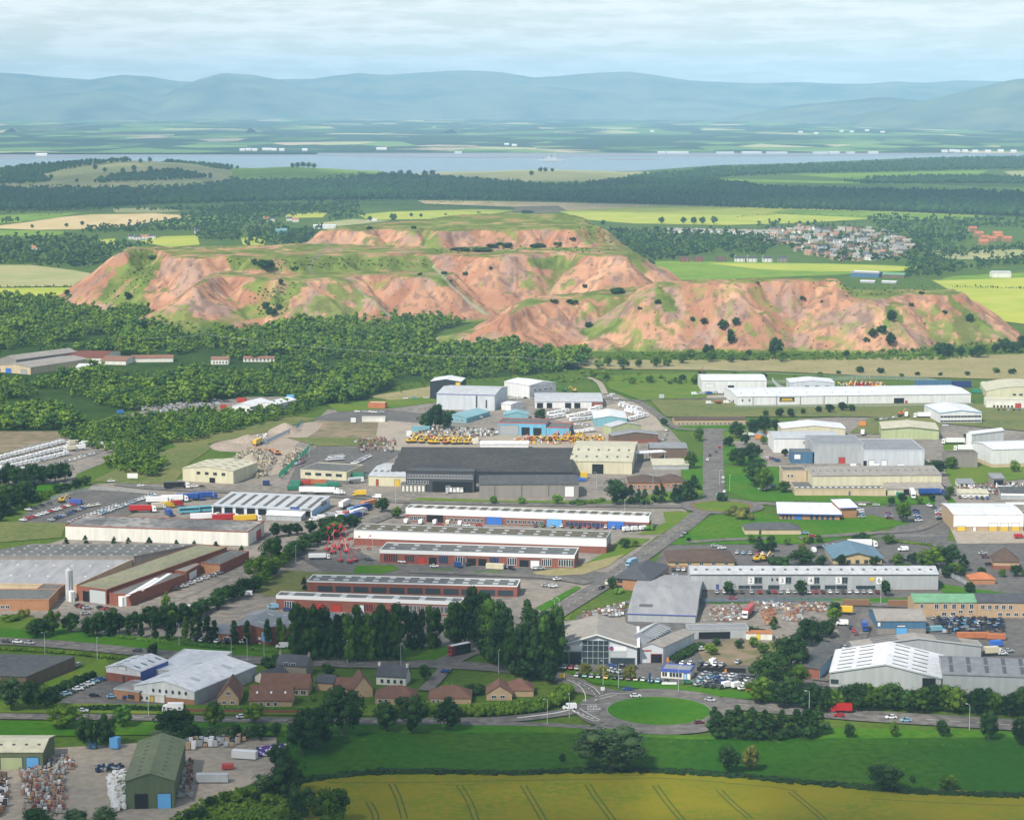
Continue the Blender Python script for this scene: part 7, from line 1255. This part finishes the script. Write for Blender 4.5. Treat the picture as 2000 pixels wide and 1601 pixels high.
# ------------------------------------------------------------------ single trees
NAT=dict(round=.86,tall=.46,conifer=.5,bush=1.35)
def tp(u,v,hp,wp,kind='round',leafm='leaf',label='',group=None,name=None,cat=None):
    x,y,z=onheap(u,v)if 415<v<700 else(*P(u,v)[:2],0);s=(math.hypot(y,CH-z));h=hp*s/F*1.02
    return tree(x,y,h,kind,leafm,label,group,(wp/hp)/NAT[kind],z,cat,name)
D_,L_,B_='leaf_dark','leaf','leaf_bright'
for a in[(125,1422,52,72,'round',L_,'wide mid-green tree on the lower road left of two dark trees'),(172,1462,70,52,'round',D_,'tall dark tree with thin lower trunk above the blue cabins'),(208,1458,68,48,'round',D_,'right one of two touching dark trees by the blue cabins'),(240,1420,46,44,'round',B_,'bright green round tree before the brick annex'),(340,1438,62,84,'round',D_,'broad dark round tree in front of the white site cabin'),(420,1424,58,46,'round',L_,'bright conical tree before the villa with the steep gable'),(498,1414,44,44,'round',L_,'round tree before the long brown-roofed house'),
          (22,1388,72,66,'round','leaf_pale','pale willow-like tree at the left edge by the car line'),(66,1386,64,56,'round',D_,'dark tree right of the pale willow at the left edge'),(100,1384,46,46,'round',D_,'low dark tree at the left end of the car line'),(132,1345,26,40,'bush',D_,'dark shrub on the bank below the dark store'),
          (668,1436,98,104,'round',D_,'massive dark round tree left of the brown bungalow'),(592,1478,100,84,'round',D_,'tall dark tree rising beside the purple crates'),(618,1462,88,78,'round',D_,'dark tree tucked between the massive tree and its neighbour'),(562,1560,84,80,'round',D_,'dark leaning tree at the stream below the crates'),(590,1600,70,60,'round',D_,'lowest dark tree at the stream corner'),(640,1615,84,96,'round',L_,'olive bushy tree at the corner of the yellow crop'),(516,1552,44,52,'round','leaf_pale','pale rounded shrub tree on the grassy bank'),(545,1500,50,50,'round',D_,'dark tree beside the pallet yard corner'),
          (756,1428,62,62,'round',D_,'left of three dark trees on the lower road'),(803,1432,82,76,'round',D_,'middle and tallest of three dark trees on the lower road'),(874,1428,68,66,'round',D_,'right of three dark trees on the lower road'),
          (1192,1506,96,150,'round','leaf_pale','huge spreading grey-green willow below the roundabout'),(1422,1510,60,48,'round',D_,'dark upright bush tree in the pasture'),(1464,1508,56,44,'round','leaf_gold','sparse olive bush right of the dark upright one'),(1098,1490,22,14,'round',D_,'tiny dark bush left of the huge willow'),
          (1727,1544,56,78,'round',D_,'round dark tree at the edge of the crop'),(1783,1530,18,14,'round',D_,'tiny dark bush right of the round crop-edge tree'),(1852,1544,34,40,'round',L_,'small olive bush at the crop edge, rightmost'),
          (1659,1442,30,26,'round',D_,'first sapling from the left on the right-hand verge'),(1746,1440,34,22,'round',L_,'second sapling on the verge, in front of a white car'),(1841,1440,38,30,'round',D_,'third sapling on the right-hand verge'),(1931,1446,62,44,'round',D_,'fourth and oval tree on the right-hand verge'),(1996,1458,62,50,'round',D_,'last dark tree at the right edge of the verge'),
          (1503,1345,76,84,'round',D_,'large dark tree right of the used-car block'),(1545,1312,78,86,'round',D_,'largest dark tree crowning the clump by the old brick shed'),(1585,1262,60,66,'round',D_,'dark tree beside the narrow yard'),(1484,1374,54,66,'round',L_,'mid-green tree at the foot of the dark clump'),(1532,1382,60,74,'round',D_,'dark tree at the right foot of the clump'),(1555,1345,50,60,'round',L_,'greener tree before the old brick shed'),(1612,1245,34,44,'round',D_,'small dark tree behind the yellow lorry'),(1475,1240,24,46,'bush',D_,'dark shrubs at the corner of the builders yard'),(1512,1228,26,18,'conifer',D_,'small pointed conifer beside the terracotta pots'),
          (530,1106,64,54,'round',D_,'single dark round tree right of the white warehouse end'),(505,1132,52,66,'round',L_,'leafy green tree below the dark round one'),(594,1152,26,14,'conifer',D_,'little dark conifer at the left end of the dark terrace'),(325,1200,46,24,'conifer',L_,'tall green cypress beside the factory annex'),
          (70,1246,40,56,'round',D_,'dark purple-green shrub tree at the factory lawn'),(103,1240,52,40,'round',L_,'green tree with narrow crown on the factory lawn'),(140,1236,42,40,'round',D_,'dark tree right of the narrow one on the factory lawn'),(22,1212,18,50,'bush',L_,'low hedge-like shrub by the brick offices'),(45,1206,24,30,'bush','leaf_gold','golden shrub by the brick offices'),(298,1280,26,26,'round',D_,'small dark tree on the upper road verge'),(530,1300,30,46,'bush',D_,'dark shrub by the slate-roofed stone house'),
          (1483,1076,30,26,'conifer',D_,'dark conical tree right of the dark bungalow lawn'),(1506,1078,24,26,'round',D_,'dark tree just right of the conical one'),(1565,1104,36,60,'round',D_,'dark leafy tree left of the blue-roofed shed'),(1522,1104,24,44,'bush',D_,'dark shrub over the left part of the long units'),(1682,1062,24,38,'round',D_,'dark tree above the white lorry'),(1736,1062,20,28,'round',L_,'round shrub by the hatched parking bays'),(1818,1112,46,56,'round',L_,'left of two bulky trees right of the white van'),(1848,1110,52,62,'round',D_,'right of two bulky trees right of the white van'),(1882,1116,36,22,'conifer',D_,'slim dark conifer beside the bulky trees'),(1765,1020,42,36,'round',L_,'bushy tree in the middle of the right car park'),(1567,1078,20,18,'round','leaf_gold','small olive tree on the lawn by the bungalow'),(1765,1110,14,40,'bush',L_,'low shrubs at the right end of the blue-roofed shed'),
          (1425,1162,30,28,'round',D_,'first street tree before the long units'),(1565,1162,32,30,'round',D_,'second street tree before the long units'),(1730,1164,34,26,'round',D_,'third street tree before the long units'),(1895,1162,28,26,'round',D_,'street tree below the orange hut'),(1195,1150,26,22,'round',D_,'small dark tree at the orange office corner'),(1208,1158,14,26,'bush',B_,'bright round shrub before the orange office'),
          (1141,1322,32,30,'round','leaf_gold','left of three yellow-leaved trees on the forecourt'),(1178,1324,28,28,'round','leaf_gold','middle of three yellow-leaved trees on the forecourt'),(1230,1330,36,32,'round','leaf_gold','right of three yellow-leaved trees on the forecourt'),
          (964,984,17,19,'round',B_,'left bright green bush before the depot wing'),(1019,985,17,19,'round',B_,'middle bright green bush before the depot wing'),(1088,985,22,24,'round',B_,'right bright green bush before the depot wing'),(1127,985,14,34,'bush',L_,'wide low shrub right of the depot wing'),(746,1000,30,36,'round',D_,'dark tree between the truck yard and northern terrace'),(775,1012,24,24,'round',L_,'brownish bush at the corner of the northern terrace'),(693,1022,14,30,'bush',L_,'shrub above the left end of the middle terrace'),
          (1204,986,56,54,'round',D_,'tall dark tree left of the hip-roofed offices'),(1410,981,22,28,'round',D_,'dark little tree on the small roundabout'),(1438,856,34,38,'round',D_,'round tree right of the avenue head'),(1470,851,36,32,'round',D_,'tree left of the trio by the orange skip'),(1493,846,38,34,'round',D_,'middle tree of the trio by the orange skip'),(1514,842,26,22,'round',D_,'right tree of the trio by the orange skip'),(1440,910,40,44,'round',D_,'left dark tree of the pair beside the avenue'),(1470,903,40,46,'round',D_,'right dark tree of the pair beside the avenue'),(1474,950,52,56,'round',D_,'large tree on the avenue lawn, left half'),(1490,960,54,44,'round',L_,'large tree on the avenue lawn, right half'),(1531,962,26,28,'round',L_,'small tree by the works car park'),(1560,985,14,30,'bush',L_,'low brownish shrub above the white centre'),
          (1826,930,36,46,'round',D_,'round dark tree below the grey plant'),(1858,916,26,32,'round',L_,'bush before the grey concrete block'),(1982,922,26,24,'round',L_,'shrub before the large white hall'),(1895,856,16,30,'bush',D_,'dark shrub above the turquoise-tailed lorry'),(1365,862,30,22,'round',L_,'tree left of the avenue head'),(1350,915,34,28,'round',L_,'leafy tree left of the avenue'),(1355,975,48,30,'conifer',D_,'tall dark cypress left of the avenue'),
          (1265,1035,16,30,'bush',B_,'clipped shrub on the verge right of the northern terrace'),(1222,1070,20,30,'round',D_,'dark shrub tree at the right end of the middle terrace'),(1240,1068,16,18,'round',L_,'small shrub at the right end of the middle terrace'),(1345,1058,10,10,'round',D_,'tiny tree by the diagonal road'),(1440,1006,22,50,'bush','leaf_gold','brown-green shrubs beside the small roundabout'),(1455,1014,26,40,'bush','leaf_gold','sparse brown shrub right of the small roundabout'),
          (1263,850,10,14,'bush',D_,'dark bush on the lane bend'),(1297,832,18,16,'round',D_,'dark tree by the caravan lane'),(1462,748,8,16,'bush',L_,'small bush behind the white northern shed'),(1403,790,8,10,'bush',L_,'bush at the left end of the long shed'),(850,838,52,46,'round',D_,'tallest dark tree of the clump left of the teal shed'),(832,838,36,40,'round',D_,'lower dark tree at the left of the clump'),(868,838,34,38,'round',D_,'dark tree right of the tallest in the clump'),(1055,822,26,28,'round',D_,'dark tree before the four-bay workshops'),(880,812,14,30,'bush',D_,'dark shrub before the tall pale warehouse'),(912,812,14,20,'bush',D_,'second dark shrub before the tall pale warehouse'),(830,1330,36,26,'round',D_,'dark tree right of the white cottage'),(640,1322,30,30,'round',D_,'dark garden tree above the tan garage'),(612,1368,16,16,'bush',L_,'garden shrub before the dormer-gabled house'),(873,1350,20,28,'round',B_,'bright green garden tree by the side road'),(925,1352,26,60,'bush',D_,'dark garden shrubbery right of the side road'),(1032,1330,44,50,'round',D_,'dark tree over the easternmost bungalow'),(1070,1335,50,44,'round',D_,'dark tree at the hedge corner by the junction'),
          (150,1612,34,60,'round','leaf_pale','grey-green sapling clump at the bottom edge, left'),(205,1612,40,50,'round','leaf_pale','grey-green sapling clump at the bottom edge, right'),(75,1620,46,80,'round',D_,'dark bush cut by the bottom edge'),(1785,1190,10,10,'bush',L_,'small shrub by the container gate')]:tp(*a)
def belt(stem,pts,n,h0,h1,kind,leafm,group,jit=4,wf=1.0):
    q=spline(pts,20);
    for i in range(n):
        p=q[int(i/max(n-1,1)*(len(q)-1))];hp=R.uniform(h0,h1);tp(p[0]+R.uniform(-jit,jit),p[1]+R.uniform(-jit,jit)*.5,hp,hp*{'round':.8,'tall':.42,'conifer':.45,'bush':1.5}[kind]*wf,kind,leafm if not isinstance(leafm,(list,tuple))else R.choice(leafm),f'{stem}, {ordn(i)} from the left',group)
belt('tall dark poplar in the left half of the roadside screen',[(585,1288),(650,1292),(720,1292),(770,1288)],17,84,112,'tall',[D_,D_,'leaf_mid'],'poplars of the left screen',5,.82);belt('poplar in the middle of the roadside screen',[(770,1262),(820,1270),(880,1262),(910,1250)],12,74,94,'tall',[D_,'leaf_mid'],'poplars of the middle screen',5,.8);belt('tall dark poplar in the right half of the roadside screen',[(925,1262),(960,1300),(1010,1318),(1060,1320),(1085,1300)],18,92,128,'tall',[D_,D_,'leaf_mid'],'poplars of the right screen',8,.82)
belt('tall poplar behind the right screen',[(930,1245),(980,1260),(1040,1262),(1075,1268)],8,72,92,'tall',D_,'poplars behind the right screen',8,.95)
belt('slim sparse tree before the brick works',[(215,1244),(330,1248),(420,1254),(560,1262),(600,1268)],22,40,58,'tall',[D_,D_,L_],'slim trees before the brick works',6,.9);belt('dark tree in the thicket left of the slim trees',[(170,1246),(230,1238),(300,1228),(360,1215)],9,40,52,'round',D_,'thicket trees left of the slim ones',8,1.1)
belt('hedge tree on the diagonal from yard to factory',[(655,1048),(600,1072),(560,1100),(500,1150),(440,1180),(380,1205),(320,1228)],26,26,36,'round',[D_,L_],'diagonal hedge trees',5,1.6);belt('dark bush under the truck yard',[(545,1048),(600,1040),(660,1035),(690,1030)],9,24,32,'round',D_,'bushes under the truck yard',5,1.3)
belt('screen tree along the right-hand warehouses',[(1575,1388),(1700,1388),(1850,1392),(2010,1398)],27,44,60,'round',[L_,D_],'screen trees along the warehouses',6,1.15);belt('conifer on the right of the roundabout',[(1392,1438),(1440,1442),(1500,1444),(1560,1442),(1592,1436)],12,52,68,'conifer',D_,'conifers right of the roundabout',6,1.5)
for st_,pt_,n_,a_,b_ in[('shrub tree on the lawn edge below the dark bungalow',[(1470,1062),(1560,1064),(1600,1062)],6,14,22),('tree between builders yard and lorry lane',[(1632,1196),(1628,1215),(1620,1240)],5,22,34),('tree between dealership yard and dark clump',[(1400,1262),(1385,1280),(1460,1262),(1490,1275)],6,18,28),('garden tree along the orange hut lane',[(1850,1128),(1880,1122),(1960,1128),(2000,1126)],7,16,28),('shrub along the right works fence',[(1740,985),(1790,982),(1850,978),(1860,962)],7,14,22),('tree behind the long units',[(1600,1106),(1730,1104),(1800,1104)],6,16,26),('hedge tree left of the white factory',[(1425,872),(1500,872),(1530,890)],6,14,24)]:belt(st_,pt_,n_,a_,b_,'round',[L_,D_],st_+'s',6,1.3)
belt('small conifer along the white warehouse',[(120,1064),(203,1066),(257,1066),(336,1070),(391,1074),(477,1084)],9,16,26,'conifer',D_,'small conifers along the white warehouse',10,1.5);belt('dark cypress before the hip-roofed offices',[(1235,984),(1275,984),(1320,980),(1345,975)],9,32,42,'conifer',D_,'cypresses before the offices',5,1.3)
belt('dark tree behind the storage compound',[(0,950),(40,948),(80,945),(120,942)],9,34,46,'round',D_,'trees behind the compound',8,1.2);belt('dark tree at the left edge by the bright lawn',[(-10,1005),(20,1000),(45,985),(60,965)],7,40,54,'round',D_,'trees by the bright lawn',8,1.2);belt('hedge tree above the storage compound',[(0,1016),(60,985),(120,962),(165,946)],12,14,20,'round',[L_,D_],'hedge above the compound',4,1.6)
belt('tree in the belt along the lower yard',[(330,1455),(400,1450),(470,1445),(530,1440)],9,28,40,'round',[D_,'leaf_pale'],'trees along the lower yard',8,1.3);belt('bush on the grassy bank at the bottom',[(380,1605),(420,1575),(470,1560),(520,1570),(560,1610)],10,18,28,'round',[D_,L_],'bushes on the grassy bank',10,1.6)
belt('bush on the grass north of the brick units',[(1500,812),(1530,814),(1560,812),(1600,808),(1640,806),(1665,804)],8,12,20,'round',D_,'bushes north of the brick units',6,1.3);belt('bush behind the northern fence',[(1300,748),(1400,740),(1560,738),(1660,732),(1760,734),(1860,732),(1980,728)],16,8,16,'round',[D_,L_],'bushes behind the northern fence',8,1.7)
belt('tree at the foot of the right-hand heap',[(1170,718),(1250,722),(1330,708),(1420,706),(1520,704)],13,14,26,'round',L_,'trees at the foot of the heap',10,1.3);belt('tree at the right foot of the heap',[(1840,700),(1900,698),(1960,690),(2000,680)],10,18,32,'round',D_,'trees at the right foot',8,1.3)
belt('tree along the verge north of the estate',[(1160,738),(1250,748),(1330,752),(1362,745)],8,12,22,'round',L_,'trees north of the estate',10,1.3)
# bushes growing on the shale
for i,(u,v,hp,wp)in enumerate(sorted([(1741,632,24,24),(1412,645,22,24),(1438,640,18,18),(1428,675,34,20),(1352,626,10,12),(1375,634,14,16),(1567,588,10,14),(1705,660,20,20),(1722,650,20,24),(1740,678,28,24),(1692,668,12,14),(1894,630,18,18),(1845,612,10,12),(1515,700,42,36),(1384,700,30,28),(1462,698,16,14),(1653,697,14,14),(1205,574,16,36),(1142,565,10,12),(1082,592,9,18),(1118,592,10,26),(1285,596,12,16),(908,538,9,12),(958,528,7,8),
    (520,524,18,46),(497,522,14,14),(575,528,10,16),(548,560,12,12),(520,600,14,20),(530,612,18,24),(545,604,12,14),(250,585,16,18),(130,578,14,14),(300,508,9,20),(940,492,11,50),(900,490,9,50),(975,482,12,50),(1050,484,12,40),(1090,482,10,24),(1030,416,7,30),(935,416,4,8),(870,420,4,8),(1150,640,14,20),(1118,470,8,14),(820,538,8,10),(868,536,9,14),(880,552,8,10),(722,448,8,14),(808,447,8,14),(1605,590,5,7),(1480,556,6,8),(1780,600,10,12),(1800,575,8,12),(1250,610,8,10)])):
    tp(u,v,hp,wp,'bush' if wp>hp*1.15 else 'round',D_,f'bush on the red shale heaps, {ordn(i)} from the left','bushes dotted over the shale heaps','shale_bush','bush')
# hedges and scrub (each hedge one thing)
def hedge(label,pts,hm,wm_,leafm,name='hedge',kind=None,step=1.1,low=False):
    q=spline([P(*p)[:2]for p in pts],10);L0=[0]
    for a,c in zip(q[:-1],q[1:]):L0.append(L0[-1]+math.hypot(c[0]-a[0],c[1]-a[1]))
    n=int(L0[-1]/step);pr=[crown(90+s,'bush',110,.10,7)for s in range(3)];VV=[];TT=[];o=0
    for i in range(n):
        t=L0[-1]*i/n;x=np.interp(t,L0,[p[0]for p in q]);y=np.interp(t,L0,[p[1]for p in q]);v,f=pr[i%3];a=R.random()*6.28;s=wm_*R.uniform(.7,1);hh=hm*R.uniform(.85,1.1)
        w=np.empty_like(v);w[:,0]=(v[:,0]*cos(a)-v[:,1]*sin(a))*s+x;w[:,1]=(v[:,0]*sin(a)+v[:,1]*cos(a))*s+y;w[:,2]=v[:,2]*hh*1.15;VV.append(w);TT.append(f+o);o+=len(v)
    me=npmesh(name,np.vstack(VV),np.vstack(TT),MATS[leafm]);return tag(link(name,me),label,'hedge' if kind is None else 'scrub',None,kind)
hedge('bright clipped hedge on the upper road verge, left of two',[(232,1246),(280,1252),(332,1259)],2.2,3,B_);hedge('bright clipped hedge on the upper road verge, right of two',[(355,1258),(400,1264),(458,1268)],2.2,3,B_);hedge('clipped hedge beside the works entrance',[(493,1270),(540,1275),(580,1278),(700,1284)],2,3,B_);hedge('yellow-green garden hedge before the brown-roofed houses',[(430,1386),(500,1386),(600,1386),(640,1380)],1.6,2,B_)
hedge('tall dark hedge curving along the lower road to the junction',[(830,1392),(900,1398),(980,1396),(1050,1388),(1095,1370),(1105,1352)],5.5,6,L_,step=1.4);hedge('dark hedge between the works car park and lower road',[(140,1388),(230,1386),(330,1388),(360,1384)],2.4,3,D_);hedge('dark hedge behind the line of parked cars',[(100,1356),(140,1340),(185,1322)],3.5,4,D_)
hedge('hedge along the far side of the upper left road',[(-20,1268),(100,1274),(200,1284),(240,1288)],1.8,3,L_);hedge('hedge before the hatched parking bays',[(1735,1058),(1780,1062),(1820,1066)],1.6,3,L_);hedge('hedge under the long unit lawn at right',[(1700,1366),(1850,1378),(2010,1386)],1.4,3,D_);hedge('shrub hedge before the depot beside the road',[(1130,984),(1160,982),(1180,978)],2.4,4,L_);hedge('hedge at the front of the dealership shrubs',[(1085,1232),(1120,1230),(1150,1226)],3,5,D_);hedge('hedge beside the service workshop wall',[(1320,1290),(1345,1275),(1370,1262)],3,5,D_)
hedge('straggling scrub along the top edge of the yellow crop',[(600,1524),(700,1512),(800,1508),(900,1510),(1000,1512),(1100,1508),(1250,1506),(1400,1514),(1600,1532),(1800,1548),(2010,1556)],1.6,6,D_,'field_scrub','stuff',1.8)
hedge('rough growth along the pasture fence line',[(640,1448),(800,1444),(1000,1446),(1300,1450),(1700,1452),(2010,1462)],.5,2.5,L_,'field_scrub','stuff',2.2)
wood('bank_scrub','dense low scrub on the grassy bank at the bottom',Pz(scatter_px([(330,1601),(400,1560),(470,1540),(540,1530),(580,1560),(600,1620),(300,1650)],12,5)),[('bush',31),('bush',32)],(1.0,2.2),L_,1)
wood('heap_scrub','low scrub where the shale meets the rough grass',[onheap(u,v)for u,v in scatter_px([(1160,700),(1250,690),(1400,688),(1520,692),(1700,690),(1960,670),(2000,690),(1850,706),(1500,712),(1250,720)],9,4)],[('bush',31),('round',32)],(2.5,5),L_,1)
wood('heap_scrub','shrubby growth along the terraces of the shale hill',[onheap(u,v)for pl in([(440,508),(600,506),(830,508),(850,520),(600,530),(450,520)],[(840,484),(1120,478),(1220,490),(1140,496),(1030,490),(860,496)],[(260,490),(310,488),(300,540),(240,600),(200,598),(240,540)],[(1630,553),(1850,560),(1800,572),(1650,580)],[(480,570),(580,555),(560,615),(500,620)],[(1110,425),(1180,440),(1200,480),(1150,470)])for u,v in scatter_px(pl,11,5)],[('bush',31),('bush',32)],(.8,2.4),L_,1)
wood('heap_scrub','tiny dark shrubs peppering the bare shale slopes',[onheap(u,v)for pl,d in(([(1290,560),(1640,556),(1760,600),(1940,650),(1900,685),(1240,690),(1250,600)],26),([(640,455),(1160,450),(1180,478),(640,484)],30),([(850,500),(1200,505),(1240,560),(980,590)],34),([(400,545),(860,545),(920,620),(480,625)],30),([(180,520),(420,500),(430,620),(330,640),(160,590)],26))for u,v in scatter_px(pl,d,d*.6)],[('bush',31),('bush',32)],(.5,1.5),[D_,L_],1)
wood('bay_trees','trees and shrubs scattered on the rough ground below the heap',Pz(scatter_px([(1020,735),(1150,722),(1260,735),(1360,742),(1350,752),(1200,750),(1060,748),(960,752)],14,6)),[('bush',31),('round',32)],(2,5),L_,1)
wood('bay_trees','loose young trees between the wood and the black warehouse',Pz(scatter_px([(760,760),(840,745),(980,742),(980,748),(860,752),(780,770)],14,5)),[('round',32)],(3,6),L_,1)
# ------------------------------------------------------------------ air and clouds
hm=bpy.data.materials.new('haze');hm.use_nodes=True;nt=hm.node_tree;nt.nodes.clear()
o_=nn(nt,'ShaderNodeOutputMaterial');pv=nn(nt,'ShaderNodeVolumePrincipled');pv.inputs['Density'].default_value=HAZE_D
pv.inputs['Color'].default_value=HAZE_C;pv.inputs['Anisotropy'].default_value=-.4
nt.links.new(pv.outputs[0],o_.inputs['Volume'])
b=MB();b.box(-15900,15900,-1300,34200,-4.5,780,hm);o=b.link('haze');tag(o,None,None,None,'stuff')
def cloud(label,x0,x1,y0,y1,n,r,zc,edge=1.0):
    """a flat cumulus whose shade falls on the rectangle x0..x1, y0..y1 of the ground"""
    k=zc/tosun[2];ox,oy=tosun[0]*k,tosun[1]*k;v,f=CL_ICO;VV=[];TT=[];o=0;q=random.Random(label)
    for i in range(n):
        cx,cy=q.uniform(x0,x1),q.uniform(y0,y1);rr=r*q.uniform(.6,1.25);w=v*np.array([rr,rr,rr*.34])*(1+.3*(fbm(v[:,0]*2+i,v[:,1]*2+v[:,2]*3,3)-.5))[:,None]+np.array([cx+ox,cy+oy,zc+q.uniform(-.1,.1)*r]);VV.append(w);TT.append(f+o);o+=len(v)
    tag(link('cloud',npmesh('cloud',np.vstack(VV),np.vstack(TT),CLM,smooth=True)),label,'cloud')
import bmesh as _b
_m=_b.new();_b.ops.create_icosphere(_m,subdivisions=3,radius=1);CL_ICO=(np.array([q.co[:]for q in _m.verts]),np.array([[x.index for x in q.verts]for q in _m.faces]));_m.free()
CLM=bpy.data.materials.new('cloud');CLM.use_nodes=True;nt=CLM.node_tree;nt.nodes.clear();o_=nn(nt,'ShaderNodeOutputMaterial');d_=nn(nt,'ShaderNodeBsdfDiffuse');d_.inputs[0].default_value=(.85,.85,.87,1);t_=nn(nt,'ShaderNodeBsdfTransparent');x_=nn(nt,'ShaderNodeMixShader');x_.inputs[0].default_value=.2
nt.links.new(t_.outputs[0],x_.inputs[1]);nt.links.new(d_.outputs[0],x_.inputs[2]);nt.links.new(x_.outputs[0],o_.inputs['Surface'])
cloud('broad flat cloud overhead shading the near fields and lower road',-420,420,330,850,30,95,1500)
cloud('thin ragged cloud edge shading the terraces and poplars at left',-330,-60,850,1080,6,70,1500)
cloud('long bank of cloud shading the forest before the firth',-2600,2600,4900,6800,110,330,1700)
cloud('bank of cloud shading the far shore and its hills at left',-4500,-1200,12500,15500,12,600,2200)
